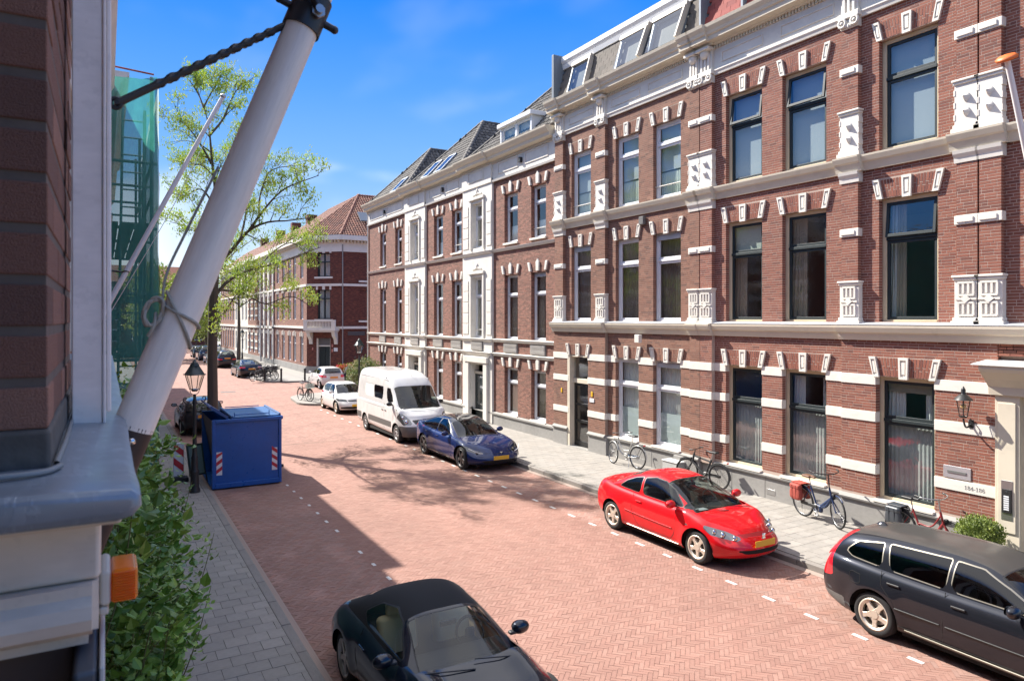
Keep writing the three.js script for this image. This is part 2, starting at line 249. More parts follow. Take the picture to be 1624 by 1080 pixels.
// corner where the parking lane ends, and the corner over the side street
const arc = (cx, cd, r, a0, a1, n = 8) => Array.from({ length: n + 1 }, (_, i) => { const a = lerp(a0, a1, i / n); return [cx + r * Math.cos(a), cd + r * Math.sin(a)]; });
{
  const o = [[FX + 20, 38.4], ...arc(10.6, 39.8, 1.38, -Math.PI / 2, -Math.PI, 6), ...arc(11.6, 42.0, 2.2, Math.PI, Math.PI / 2, 8), [FX + 20, 44.15]];
  const g = struct('pavement', slabPoly(o, -0.04, 0.112), cornerMat); g.name = 'corner_pavement';
  const o2 = [[FX + 40, 53.4], ...arc(13.2, 57.0, 3.6, -Math.PI / 2, -Math.PI * 0.8, 8), [9.5, 61.5], ...arc(10.6, 62, 1.1, Math.PI, Math.PI * 0.6, 4), [KR + 0.1, 64], [KR + 0.1, 160], [FX + 40, 160]];
  struct('corner_pavement', slabPoly(o2, -0.04, 0.11), cornerMat);
}
mesh('drain_cover', rb(0.9, 0.02, 0.45, 0.005, 6.9, 0.004, -48.7), MT.stoneDark, roadBed);

// ================= house building kit (local axes: u to the right seen from the street, y up, z out to the street) =================
const RIGHT = -Math.PI / 2, LEFT = Math.PI / 2;
const hueR = [[0.2484, 0.08496, 0.05328], [0.2304, 0.0756, 0.04752], [0.2628, 0.09504, 0.06048], [0.2016, 0.06624, 0.04464], [0.1692, 0.0612, 0.0432]];
const hueM = [[0.2415, 0.1085, 0.07], [0.2205, 0.0966, 0.063], [0.259, 0.1204, 0.0784], [0.189, 0.084, 0.056], [0.154, 0.0714, 0.0504]];
function coursed(list, r, u0, u1, y0, y1, zf, depth, holes, C = 0.06) {   // rows of bricks; holes: (y) => [[a, b], ...]
  const S = 0.22, q = new THREE.Quaternion(), n = Math.round((y1 - y0) / C), ch = (y1 - y0) / n;
  for (let j = 0; j < n; j++) {
    const y = y0 + (j + 0.5) * ch; let spans = [[u0, u1]];
    for (const h of holes) { const hs = h(y); if (hs) spans = spans.flatMap(([a, b]) => hs[1] <= a || hs[0] >= b ? [[a, b]] : [[a, Math.min(b, hs[0])], [Math.max(a, hs[1]), b]].filter(([x, z]) => z - x > 0.03)); }
    const base = Math.floor(u0 / S) * S - [0, 0.11, 0.055, 0.165][j % 4]; 
    for (const [a, b] of spans) { let u = base; let i = 0;
      while (u < b) { const w = ((i + j * 2) % 5 === 0 && r() < 0.8) ? S / 2 : S; i++; let s = Math.max(u, a), e = Math.min(u + w, b); u += w; if (e - s < 0.012) continue; if (b - e < 0.03 && b > e) { e = b; u = b; }
        const un = (s + e) / 2, k = 0.90 + 0.18 * r() + 0.26 * (0.6 * vnoise(un * 0.8 + 60, y * 0.6 + 60, 999, 41) + 0.4 * vnoise(un * 3 + 60, y * 2.2 + 60, 999, 42) - 0.5); list.push({ m: new THREE.Matrix4().compose(new THREE.Vector3((s + e) / 2, y + (r() - 0.5) * 0.002, zf - depth / 2 + (r() - 0.4) * 0.002), q, new THREE.Vector3(e - s - 0.011, ch - 0.0135, depth)), c: r() < 0.8 ? Math.floor(r() * 3) : 3 + Math.floor(r() * 2), k }); } }
  }
}
function soldiers(list, r, a) {   // fanned flat arch over an opening: a = {u0, u1, y, h, zf}
  const n = Math.round((a.u1 - a.u0 + 0.1) / 0.062), mid = (a.u0 + a.u1) / 2, q = new THREE.Quaternion(), half = (a.u1 - a.u0) / 2;
  for (let i = 0; i < n; i++) { const t = (i + 0.5) / n * 2 - 1, tilt = -t * 0.24, uc = mid + t * (half + 0.015 + 0.5 * a.h * 0.24); q.setFromAxisAngle(new THREE.Vector3(0, 0, 1), tilt);
    for (const [f0, f1] of (i % 2 ? [[0, 0.53], [0.56, 1]] : [[0, 0.36], [0.39, 1]])) { const hh = a.h * (f1 - f0), yc = a.h * (f0 + f1) / 2 - a.h / 2; const off = new THREE.Vector3(0, yc, 0).applyQuaternion(q);
      list.push({ m: new THREE.Matrix4().compose(new THREE.Vector3(uc + off.x, a.y + a.h / 2 + off.y, a.zf - 0.058 + (r() - 0.5) * 0.003), q, new THREE.Vector3(0.05, hh - 0.006, 0.12)), c: Math.floor(r() * 4), k: 0.85 + 0.3 * r() }); } }
}
function keystone(p, u, y, w, h, z, lean = 0, mat = MT.white) {   // raised block with a sunk panel, splayed like the arch
  const o = [[u - w / 2, y], [u + w / 2, y], [u + w / 2 + w * 0.08 + lean, y + h], [u - w / 2 - w * 0.08 + lean, y + h]], c = o.reduce((s, q) => [s[0] + q[0] / 4, s[1] + q[1] / 4], [0, 0]);
  const s = poly(o), inn = o.map((q) => [c[0] + (q[0] - c[0]) * 0.62, c[1] + (q[1] - c[1]) * 0.76]), hp = new THREE.Path(); inn.slice().reverse().forEach((q, i) => i ? hp.lineTo(...q) : hp.moveTo(...q)); hp.closePath(); s.holes.push(hp);
  return mesh('keystone', [ext(s, 0.055, 0, z), ext(poly(inn), 0.03, 0, z), ext(poly(o.map((q) => [c[0] + (q[0] - c[0]) * 0.34, c[1] + (q[1] - c[1]) * 0.55])), 0.046, 0, z)], mat, p);
}
function arch(p, list, r, holes, u0, u1, y, h, zf, key = true, mat) {
  const k = 0.24; soldiers(list, r, { u0, u1, y: y + 0.015, h, zf });
  holes.push((Y) => (Y > y - 0.01 && Y < y + h + 0.02 ? [u0 - 0.02 - (Y - y) * k, u1 + 0.02 + (Y - y) * k] : null));
  if (key) { keystone(p, (u0 + u1) / 2, y - 0.03, 0.185, h + 0.06, zf, 0, mat); keystone(p, u0 + 0.03, y - 0.01, 0.13, h + 0.04, zf, -0.10, mat); keystone(p, u1 - 0.03, y - 0.01, 0.13, h + 0.04, zf, 0.10, mat); }
}
function pleats(u0, u1, y0, y1, z, amp, n, lean = 0) {
  const g = new THREE.PlaneGeometry(u1 - u0, y1 - y0, Math.max(12, n * 6), 5).translate((u0 + u1) / 2, (y0 + y1) / 2, z), p = g.attributes.position;
  for (let i = 0; i < p.count; i++) { const t = (p.getX(i) - u0) / (u1 - u0), f = 1 - (p.getY(i) - y0) / (y1 - y0); p.setZ(i, z + amp * Math.sin(t * n * 6.283 + Math.sin(t * 9) * 1.2) * (0.5 + 0.5 * f)); p.setX(i, p.getX(i) + lean * f * (1 - t)); }
  g.computeVertexNormals(); return g;
}
// o: u0,u1,y0,y1 opening; z wall face; rec recess; fr,sa materials; fw frame width, sw sash width; top share of the upper light; tilt of the upper light; inside: list of [kind, ...]
function windowUnit(p, o) {
  const g = part('window', p), { u0, u1, y0, y1 } = o, z = o.z - (o.rec ?? 0.13), fw = o.fw ?? 0.07, sw = o.sw ?? 0.06, th = o.th ?? 0.09, fr = o.fr, sa = o.sa ?? fr;
  const a = u0 + fw, b = u1 - fw, c = y0 + (o.fb ?? fw), d = y1 - fw, yt = o.top ? d - (d - c) * o.top : d;
  mesh('frame', [rbb(u0, a, y0, y1, z - th, z, 0.006), rbb(b, u1, y0, y1, z - th, z, 0.006), rbb(a, b, y0, c, z - th, z + 0.01, 0.006), rbb(a, b, d, y1, z - th, z, 0.006)], fr, g);
  const sash = (q0, q1, tilt) => {
    const hz = z - 0.02, geos = [rbb(a + 0.004, a + sw, q0, q1, hz - 0.05, hz, 0.006), rbb(b - sw, b - 0.004, q0, q1, hz - 0.05, hz, 0.006), rbb(a + sw, b - sw, q0, q0 + sw, hz - 0.05, hz, 0.006), rbb(a + sw, b - sw, q1 - sw, q1, hz - 0.05, hz, 0.006)];
    if (o.mull) geos.push(rbb((a + b) / 2 - 0.03, (a + b) / 2 + 0.03, q0 + sw, q1 - sw, hz - 0.05, hz, 0.006));
    const pane = bb(a + sw - 0.004, b - sw + 0.004, q0 + sw - 0.004, q1 - sw + 0.004, hz - 0.030, hz - 0.028);
    const turn = (gg) => tilt ? gg.translate(0, -q1, -hz).rotateX(-tilt).translate(0, q1, hz + 0.015) : gg;
    mesh('sash', geos.map(turn), sa, g); const pm = mesh('pane', turn(new THREE.PlaneGeometry(b - a - 2 * sw + 0.008, q1 - q0 - 2 * sw + 0.008).translate((a + b) / 2, (q0 + q1) / 2, hz - 0.029)), MT.glass, g); pm.castShadow = false; void pane;
  };
  if (o.top) { mesh('transom', [rbb(a, b, yt - 0.035, yt + 0.035, z - th, z + 0.012, 0.008)], o.tr ?? sa, g); sash(yt + 0.037, d - 0.002, o.tilt ?? 0); sash(c + 0.002, yt - 0.037, 0); } else sash(c, d, 0);
  const zi = z - 0.16;
  for (const [k, ...v] of o.inside ?? []) {
    if (k === 'drape') { const w = (b - a) * (v[0] ?? 0.2); mesh('curtain', [pleats(a, a + w, c, d, zi - 0.06, 0.03, 5, -w * 0.25), pleats(b - w * 0.8, b, c, d, zi - 0.06, 0.03, 4)], v[1] ?? MT.drape, g); }
    if (k === 'left') mesh('curtain', pleats(a, a + (b - a) * v[0], c, d, zi - 0.06, 0.03, 5, -0.1), v[1] ?? MT.drape, g);
    if (k === 'full') mesh('curtain', pleats(a - 0.05, b + 0.05, c, d, zi - 0.05, 0.022, 11), v[0] ?? MT.net, g);
    if (k === 'half') mesh('curtain', pleats(a - 0.05, b + 0.05, c, c + (d - c) * v[0], zi - 0.03, 0.012, 12), v[1] ?? MT.net, g);
    if (k === 'blind') mesh('blind', new THREE.PlaneGeometry(b - a, (d - c) * v[0]).translate((a + b) / 2, d - (d - c) * v[0] / 2, zi), v[1] ?? MT.blind, g);
    if (k === 'film') mesh('window_film', new THREE.PlaneGeometry(b - a - 2 * sw, (yt - c) * v[0]).translate((a + b) / 2, c + sw + (yt - c) * v[0] / 2, z - 0.064), MT.film, g);
    if (k === 'rail') mesh('guard_rail', rod([u0 - 0.02, y0 + v[0], z + 0.03], [u1 + 0.02, y0 + v[0], z + 0.03], 0.014), MT.white, g);
    if (k === 'box') mesh('shutter_box', rbb(a, b, d - 0.13, d + 0.01, z - 0.01, z + 0.025, 0.008), M([0.36, 0.38, 0.40], 0.5), g);
  }
  return g;
}
function wallSlab(p, name, mat, u0, u1, y0, y1, zb, zf, holes = []) { const s = poly([[u0, y0], [u1, y0], [u1, y1], [u0, y1]]); for (const h of holes) rectHole(s, ...h); return mesh(name, muv(norm(ext(s, zf - zb, 0, zb))), mat, p); }
function shell(p, u0, u1, levels, depth, top) {   // closed rooms behind the front: back, sides, floors
  const g = [bb(u0, u1, 0, top, -depth, -depth + 0.1), bb(u0, u0 + 0.08, 0, top, -depth + 0.1, -0.34), bb(u1 - 0.08, u1, 0, top, -depth + 0.1, -0.34)]; mesh('inner_wall', g, MT.room, p);
  mesh('floor_slab', levels.map((y) => bb(u0 + 0.08, u1 - 0.08, y - 0.3, y, -depth + 0.1, -0.34)), MT.floorIn, p);
}
const bandMain = [[0, 4.255], [0.06, 4.255], [0.09, 4.33], [0.11, 4.40], [0.16, 4.43], [0.20, 4.53], [0.205, 4.585], [0, 4.63]];
const bandTwo = [[0, 8.035], [0.06, 8.035], [0.08, 8.12], [0.11, 8.20], [0.15, 8.23], [0.19, 8.33], [0.195, 8.37], [0, 8.395]];
const grow = (pr, d) => pr.map(([z, y]) => [z > 0 ? z + d : z, y]);
function strapBlock(p, u0, u1, y0, y1, z0, zf, kind) {   // carved pilaster base: cap, plinth and relief
  const m = (u0 + u1) / 2, w = u1 - u0, g = [bb(u0, u1, y0 + 0.16, y1 - 0.1, z0, zf), rbb(u0 - 0.05, u1 + 0.05, y0, y0 + 0.09, z0, zf + 0.06, 0.01), rbb(u0 - 0.025, u1 + 0.025, y0 + 0.09, y0 + 0.16, z0, zf + 0.035, 0.014), rbb(u0 - 0.02, u1 + 0.02, y1 - 0.1, y1 - 0.045, z0, zf + 0.03, 0.012), rbb(u0 - 0.04, u1 + 0.04, y1 - 0.045, y1, z0, zf + 0.055, 0.01)];
  const a = y0 + 0.2, b = y1 - 0.14, h = b - a, t = 0.04;
  if (kind === 'strap') {
    for (const s of [-1, 1]) { g.push(bb(m + s * w * 0.32 - t / 2, m + s * w * 0.32 + t / 2, a, a + h * 0.4, zf, zf + 0.028), bb(m + s * w * 0.32 - t / 2, m + s * w * 0.32 + t / 2, a + h * 0.6, b, zf, zf + 0.028), bb(m + s * w * 0.11 - t / 2, m + s * w * 0.11 + t / 2, a + h * 0.66, b - 0.03, zf, zf + 0.028), bb(m + s * w * 0.11 - t / 2, m + s * w * 0.11 + t / 2, a + 0.03, a + h * 0.34, zf, zf + 0.028)); }
    for (const y of [a + 0.005, a + h * 0.385, a + h * 0.615, b - 0.005]) g.push(bb(m - w * 0.34, m + w * 0.34, y - t / 2, y + t / 2, zf, zf + 0.030));
    g.push(ext(poly([[m, a + h * 0.38], [m + 0.1, a + h * 0.5], [m, a + h * 0.62], [m - 0.1, a + h * 0.5]]), 0.045, 0, zf - 0.004));
    for (const y of [a + h * 0.5]) for (const s of [-1, 1]) g.push(bb(m + s * w * 0.32 - w * 0.12, m + s * w * 0.32 + w * 0.12, y - t / 2, y + t / 2, zf, zf + 0.026));
  } else {
    for (const f of [0.30, 0.70]) { g.push(new THREE.ConeGeometry(0.12, 0.11, 4).rotateX(Math.PI / 2).scale(0.8, 1.15, 1).translate(m, a + h * f, zf + 0.05)); }
    for (const f of [0.16, 0.5, 0.84]) for (const s of [-1, 1]) g.push(rbb(s < 0 ? u0 - 0.018 : u1 - 0.02, s < 0 ? u0 + 0.02 : u1 + 0.018, a + h * f - 0.06, a + h * f + 0.06, z0, zf + 0.01, 0.008));
  }
  return mesh('carved_block', g, MT.white, p);
}
function pilaster(p, list, r, u0, u1, floors) {
  const zf = 0.125;
  for (const f of floors) {
    if (f === 1) { coursed(list, r, u0, u1, 5.58, 7.84, zf, 0.12, []); strapBlock(p, u0 - 0.02, u1 + 0.02, 4.59, 5.58, 0, zf + 0.02, 'strap'); mesh('pilaster_band', [rbb(u0 - 0.025, u1 + 0.025, 6.58, 6.76, 0, zf + 0.03, 0.012), rbb(u0 + 0.02, u1 - 0.06, 6.62, 6.72, zf + 0.02, zf + 0.05, 0.012)], MT.white, p);
      mesh('bracket', bar([[0, 7.80], [zf + 0.02, 7.80], [zf + 0.03, 7.90], [zf + 0.075, 7.97], [zf + 0.09, 8.04], [0, 8.04]], u0 - 0.03, u1 + 0.03), MT.white, p); }
    if (f === 2) { coursed(list, r, u0, u1, 9.44, 11.30, zf, 0.12, []); strapBlock(p, u0 - 0.02, u1 + 0.02, 8.385, 9.44, 0, zf + 0.02, 'stud'); mesh('pilaster_band', [rbb(u0 - 0.025, u1 + 0.025, 10.24, 10.42, 0, zf + 0.03, 0.012), rbb(u0 + 0.02, u1 - 0.06, 10.28, 10.38, zf + 0.02, zf + 0.05, 0.012)], MT.white, p);
      const m = (u0 + u1) / 2, w = u1 - u0, cg = [rbb(u0 - 0.05, u1 + 0.05, 11.52, 11.66, 0, zf + 0.07, 0.02), rbb(u0 - 0.01, u1 + 0.01, 11.30, 11.52, 0, zf + 0.02, 0.02)];
      for (const s of [-1, 1]) cg.push(new THREE.TorusGeometry(0.085, 0.035, 6, 14).translate(m + s * w * 0.36, 11.44, zf + 0.05), new THREE.SphereGeometry(0.045, 8, 6).translate(m + s * w * 0.36, 11.44, zf + 0.06));
      for (let i = -2; i <= 2; i++) cg.push(new THREE.SphereGeometry(0.05, 7, 6).scale(0.7, 1.3, 0.8).translate(m + i * w * 0.15, 11.36 + 0.02 * Math.abs(i), zf + 0.03));
      mesh('capital', cg, MT.white, p);
      mesh('console', [...[-0.28, 0, 0.28].map((k) => rbb(m + k * w - 0.035, m + k * w + 0.035, 11.66, 12.12, 0, zf + 0.045, 0.012)), bb(u0 - 0.0, u1 + 0.0, 11.64, 12.2, 0, zf), new THREE.SphereGeometry(0.12, 10, 8).scale(1.25, 1.3, 0.9).translate(m, 12.14, zf + 0.05), rbb(u0 - 0.04, u1 + 0.04, 12.2, 12.28, 0, zf + 0.2, 0.012)], MT.white, p); }
  }
}
function cornice(p, u0, u1, pil, panels) {   // frieze, dentils and gutter cornice at 11.5 - 12.8 m
  mesh('frieze', [bb(u0, u1, 11.50, 12.36, -0.2, 0.045), bar([[0.03, 11.49], [0.07, 11.49], [0.085, 11.56], [0.11, 11.60], [0.11, 11.63], [0.045, 11.66]], u0, u1)], MT.white, p);
  for (const [a, b] of panels) mesh('frieze_panel', [bb(a, b, 11.80, 11.83, 0.04, 0.07), bb(a, b, 12.05, 12.08, 0.04, 0.07), bb(a, a + 0.03, 11.83, 12.05, 0.04, 0.07), bb(b - 0.03, b, 11.83, 12.05, 0.04, 0.07)], MT.white, p);
  const d = []; for (let u = u0 + 0.03; u < u1 - 0.04; u += 0.095) d.push(bb(u, u + 0.055, 12.22, 12.31, 0.04, 0.10)); const dm = mesh('dentil_row', d, MT.cream, p); dm.userData.kind = 'stuff';
  const pr = [[-0.2, 12.31], [0.13, 12.31], [0.16, 12.36], [0.36, 12.38], [0.37, 12.50], [0.41, 12.52], [0.43, 12.60], [0.50, 12.70], [0.52, 12.78], [-0.2, 12.80]];
  mesh('cornice', [bar(pr, u0, u1), ...pil.map(([a, b]) => bar(grow(pr, 0.09), a - 0.09, b + 0.09))], MT.cream, p);
}
function shingles(p, u0, u1, y0, y1, z0, slope, hues, seed, skip = []) {   // slates on a mansard leaning back
  const r = rng(seed), mats = tints(hues, M([1, 1, 1], 0.85, { map: G.fine, bumpMap: G.grit, bumpScale: 0.002 })), w = 0.33, c = 0.17, n = Math.round((y1 - y0) / c), lean = Math.atan(slope), g = muv(norm(bx(w - 0.012, c / Math.cos(lean) + 0.05, 0.014)));
  const roof = mesh('roof', [new THREE.BoxGeometry(u1 - u0, (y1 - y0) / Math.cos(lean), 0.05).rotateX(-lean).translate((u0 + u1) / 2, (y0 + y1) / 2, z0 - (y1 - y0) * slope / 2 - 0.05)], MT.stoneDark, p);
  for (let j = 0; j < n; j++) for (let u = u0 + (j % 2 ? w / 2 : 0) + w / 2; u < u1 - w / 4; u += w) { const y = y0 + (j + 0.5) * c; if (skip.some((s) => u > s[0] - 0.1 && u < s[1] + 0.1 && y > s[2] - 0.05 && y < s[3] + 0.05)) continue;
    const o = mesh('shingle', g, mats[Math.floor(r() * mats.length)], roof); o.position.set(u, y, z0 - (y - y0) * slope + 0.012); o.rotation.x = -lean + 0.05; o.rotation.z = (r() - 0.5) * 0.01; }
  return roof;
}
function skylight(p, u0, u1, y0, y1, z0, yb, slope, open) {
  const g = part('roof_window', p), l = Math.atan(slope), h = (y1 - y0) / Math.cos(l), w = u1 - u0, T = (gg, k = 0) => gg.rotateX(-l + k).translate((u0 + u1) / 2, (y0 + y1) / 2, z0 - ((y0 + y1) / 2 - yb) * slope + 0.06 + (k ? 0.10 : 0));
  mesh('frame', [bx(w, 0.07, 0.12, 0, h / 2, 0), bx(w, 0.07, 0.12, 0, -h / 2, 0), bx(0.07, h, 0.12, -w / 2, 0, 0), bx(0.07, h, 0.12, w / 2, 0, 0)].map((x) => T(x)), MT.lead, g);
  mesh('hood', [T(bx(w + 0.1, 0.16, 0.16, 0, h / 2 + 0.06, 0.03)), T(bx(0.06, h * 0.98, 0.18, w / 2 + 0.05, 0, 0.04), open ? -0.10 : 0)], M([0.42, 0.37, 0.31], 0.6), g);
  mesh('pane', T(new THREE.PlaneGeometry(w - 0.06, h - 0.06).translate(0, 0, 0.04), open ? -0.08 : 0), MT.glass, g);
}

// ================= the two tall houses with pilasters =================
const shD = (D0) => new THREE.Matrix4().makeRotationY(RIGHT).setPosition(FX, 0, -D0);
{ // ---- red brick house with dark green windows ----
  const D0 = 14.67, W = 11.2, h = thing('brick_house', 'tall red brick house with dark green window frames and cream door surround', 'house', [FX, 0, D0], RIGHT, undefined);
  const r = rng(301), list = [], holes = [], W3 = [[0.86, 2.08], [2.72, 3.96], [5.28, 6.54]], lv = [[0.78, 3.47], [4.66, 7.35], [8.40, 10.82]], ops = [];
  for (const [a, b] of lv) for (const [u0, u1] of [...W3, ...(a > 1 ? [[8.5, 9.72]] : [])]) { ops.push([u0, u1, a, b]); holes.push((y) => (y > a - 0.03 && y < b ? [u0, u1] : null)); }
  const door = [8.12, 9.6, 0.1, 3.2]; holes.push((y) => (y < 4.02 ? [7.72, 10.4] : null));
  const grown = ops.map(([a, b, c, d]) => [a - 0.008, b + 0.008, c, d + 0.008]);
  const wall = wallSlab(h, 'wall', MT.mortarR, 0, W, 0, 11.6, -0.34, -0.0025, [...grown, door]);
  wallSlab(h, 'wall', MT.mortarR, 4.445, 7.70, 0.68, 4.25, -0.001, 0.1175, [[5.272, 6.548, 0.69, 3.478]]); wallSlab(h, 'wall', MT.mortarR, 0.004, 0.456, 0.68, 4.25, -0.001, 0.1175);
  for (const [a, b] of [[0, 0.46], [4.44, 4.86], [6.96, 7.36], [7.38, 7.78]]) { mesh('pilaster_core', bb(a + 0.009, b - 0.009, 5.5, 7.9, -0.01, 0.1225), MT.mortarR, h); mesh('pilaster_core', bb(a + 0.009, b - 0.009, 9.4, 11.4, -0.01, 0.1225), MT.mortarR, h); }
  const mid = [...holes];
  for (const [a, b] of lv) for (const [u0, u1] of W3) arch(h, list, r, holes, u0, u1, b, a > 8 ? 0.38 : 0.40, (a < 1 && u0 > 4.5) ? 0.12 : 0);
  // white stone bands on the ground floor interrupt the bricks
  const bandsY = [[1.32, 1.53], [2.47, 2.68], [3.28, 3.50]]; for (const [a, b] of bandsY) holes.push((y) => (y > a && y < b ? [-1, 7.72] : null)), mid.push((y) => (y > a && y < b ? [-1, 7.72] : null));
  coursed(list, r, 0, 4.44, 0.83, 4.26, 0, 0.12, holes); coursed(list, r, 4.44, 7.72, 0.83, 4.26, 0.12, 0.14, holes);
  coursed(list, r, 0.0, 0.46, 0.83, 4.26, 0.12, 0.12, mid);
  coursed(list, r, 0, W, 4.6, 8.04, 0, 0.12, holes); coursed(list, r, 0, W, 8.36, 11.5, 0, 0.12, holes); coursed(list, r, 7.72, W, 4.02, 4.26, 0.12, 0.14, []);
  for (const [a, b] of bandsY) { const spans = [[0.46, 0.86, 0], [2.08, 2.72, 0], [3.96, 4.44, 0], [4.44, 5.28, 0.12], [6.54, 7.72, 0.12]]; for (const [x, y, z] of spans) mesh('stone_band', rbb(x, y, a, b, z - 0.14, z + 0.022, 0.006), MT.white, h); mesh('stone_band', rbb(-0.01, 0.46, a, b, 0, 0.142, 0.006), MT.white, h); }
  for (const [a, b] of [[0, 0.46], [4.44, 4.86], [6.96, 7.36], [7.38, 7.78]]) pilaster(h, list, r, a, b, [1, 2]);
  const ins = [[['half', 0.66, MT.netGrey]], [['half', 0.66, MT.netGrey], ['drape', 0.3, MT.net]], [['half', 0.66, MT.netGrey], ['blind', 0.10, MT.drape], ['drape', 0.34, MT.net]]];
  W3.forEach(([u0, u1], i) => {
    windowUnit(h, { u0, u1, y0: 0.78, y1: 3.47, z: i === 2 ? 0.12 : 0, rec: 0.15, fr: MT.creamFrame, sa: MT.greenFrame, fw: 0.085, sw: 0.065, top: 0.34, inside: ins[i] });
    windowUnit(h, { u0, u1, y0: 4.62, y1: 7.35, z: 0, fr: MT.creamFrame, sa: MT.greenFrame, fw: 0.085, sw: 0.065, top: 0.31, tilt: i === 2 ? 0.09 : 0, inside: [[['left', 0.34], ['blind', 0.30]], [['left', 0.36]], [['left', 0.3], ['left', 0.12, MT.net]]][i] });
    windowUnit(h, { u0, u1, y0: 8.39, y1: 10.82, z: 0, fr: MT.creamFrame, sa: MT.greenFrame, fw: 0.085, sw: 0.065, top: 0.34, tilt: i < 2 ? 0.13 : 0, inside: [['blind', 0.97, MT.paleBlind]] });
  });
  for (const y of [4.62, 8.39]) windowUnit(h, { u0: 8.5, u1: 9.72, y0: y, y1: y > 5 ? 10.82 : 7.35, z: 0, fr: MT.creamFrame, sa: MT.greenFrame, fw: 0.085, sw: 0.065, top: 0.33, inside: [['left', 0.3]] });
  mesh('string_course', [bar(bandMain, 0, W), bar(grow(bandMain, 0.10), -0.02, 0.48), bar(grow(bandMain, 0.12), 4.42, W)], MT.cream, h);
  mesh('lead_flashing', [bar([[0, 4.634], [0.21, 4.592], [0.215, 4.60], [0, 4.645]], 0.48, 4.42), bar([[0, 4.634], [0.33, 4.592], [0.335, 4.60], [0, 4.645]], 4.42, W)], M([0.62, 0.64, 0.68], 0.5, { metalness: 0.2, map: G.streak }), h);
  mesh('string_course', [bar(bandTwo, 0, W), ...[[0, 0.46], [4.44, 4.86], [6.96, 7.78]].map(([a, b]) => bar(grow(bandTwo, 0.12), a - 0.1, b + 0.1))], MT.cream, h);
  cornice(h, 0, W, [[0, 0.46], [4.44, 4.86], [6.96, 7.78]], [[0.75, 2.15], [2.7, 4.2], [5.15, 6.7], [8.1, 9.6]]);
  // granite plinth in blocks
  for (let i = 0; i < 7; i++) { const a = i * 1.11, b = Math.min(a + 1.103, 7.72), z = a >= 4.4 ? 0.15 : 0.04; mesh('plinth_stone', rbb(a, b, 0, 0.68, -0.1, z, 0.012), MT.stone, h); }
  mesh('plinth_cap', [bar([[-0.1, 0.68], [0.09, 0.68], [0.10, 0.72], [-0.1, 0.80]], 0, 4.43), bar([[0, 0.68], [0.2, 0.68], [0.21, 0.72], [0.1, 0.80]], 4.43, 7.72)], MT.stone, h);
  for (const [u0, u1] of W3) mesh('window_sill', rbb(u0 - 0.02, u1 + 0.02, 0.745, 0.80, -0.16, u0 > 5 ? 0.22 : 0.10, 0.008), MT.white, h);
  for (const u of [2.4, 6.9]) mesh('vent_grille', rbb(u - 0.13, u + 0.13, 0.24, 0.38, 0.03, u > 5 ? 0.156 : 0.047, 0.004), MT.steel, h);
  // cream door surround with canopy and door
  const dg = part('door_surround', h);
  mesh('pilaster', [rbb(7.70, 8.12, 0, 3.3, -0.1, 0.2, 0.01), rbb(7.76, 8.06, 0.75, 3.15, 0.2, 0.225, 0.006), rbb(9.6, 10.02, 0, 3.3, -0.1, 0.2, 0.01)], MT.cream, dg);
  mesh('pedestal', [rbb(7.66, 8.14, 0, 0.42, -0.05, 0.26, 0.01), rbb(9.58, 10.06, 0, 0.42, -0.05, 0.26, 0.01)], MT.stoneDark, dg);
  mesh('canopy', bar([[-0.05, 3.3], [0.26, 3.3], [0.28, 3.45], [0.42, 3.60], [0.58, 3.74], [0.62, 3.80], [0.62, 3.86], [-0.05, 3.93]], 7.62, 10.1), MT.cream, dg);
  mesh('canopy_flashing', bar([[0.02, 3.925], [0.66, 3.862], [0.66, 3.88], [0.02, 3.95]], 7.5, 10.2), M([0.66, 0.65, 0.62], 0.5, { map: G.streak }), dg);
  const dr = part('door', h); mesh('door_leaf', rbb(8.14, 9.58, 0.1, 2.5, -0.26, -0.2, 0.008), MT.greenFrame, dr); mesh('door_frame', [rbb(8.12, 8.22, 0.1, 3.25, -0.2, 0.0, 0.006), rbb(9.5, 9.6, 0.1, 3.25, -0.2, 0.0, 0.006), rbb(8.22, 9.5, 2.5, 2.6, -0.2, -0.02, 0.006)], MT.creamFrame, dr); mesh('door_step', rbb(8.12, 9.6, 0, 0.16, -0.3, 0.1, 0.015), MT.stone, dr); mesh('door_light', new THREE.PlaneGeometry(1.28, 0.6).translate(8.86, 2.92, -0.15), MT.glass, dr);
  shell(h, 0, W, [0.3, 4.3, 8.1, 11.6], 6, 12.4); mesh('attic_floor', bb(0, W, 11.6, 11.75, -6, -0.2), MT.stoneDark, h);
  // roof: red slates, fascia, flat top
  shingles(h, 0.02, W, 12.72, 14.3, 0.1, 0.28, [[0.26, 0.055, 0.045], [0.30, 0.07, 0.055], [0.22, 0.045, 0.04], [0.28, 0.06, 0.05]], 33, [[2.0, 3.5, 12.8, 14.2], [5.4, 6.8, 12.8, 14.2]]);
  for (const [a, b] of [[2.0, 3.5], [5.4, 6.8]]) { const d = part('dormer', h); mesh('cheek', [bb(a, a + 0.07, 12.75, 14.25, -1.3, 0.02), bb(b - 0.07, b, 12.75, 14.25, -1.3, 0.02), bb(a - 0.1, b + 0.1, 14.25, 14.4, -1.4, 0.12)], MT.whiteFrame, d); windowUnit(h, { u0: a + 0.07, u1: b - 0.07, y0: 12.8, y1: 14.25, z: 0.05, rec: 0.06, fr: MT.whiteFrame, fw: 0.07, sw: 0.05, inside: [['full']] }); }
  mesh('roof_divider', rbb(0.0, 0.08, 12.75, 14.35, -0.4, 0.16, 0.01), MT.lead, h); mesh('roof_divider', rbb(1.5, 1.58, 12.75, 14.3, -0.4, 0.14, 0.01), MT.lead, h);
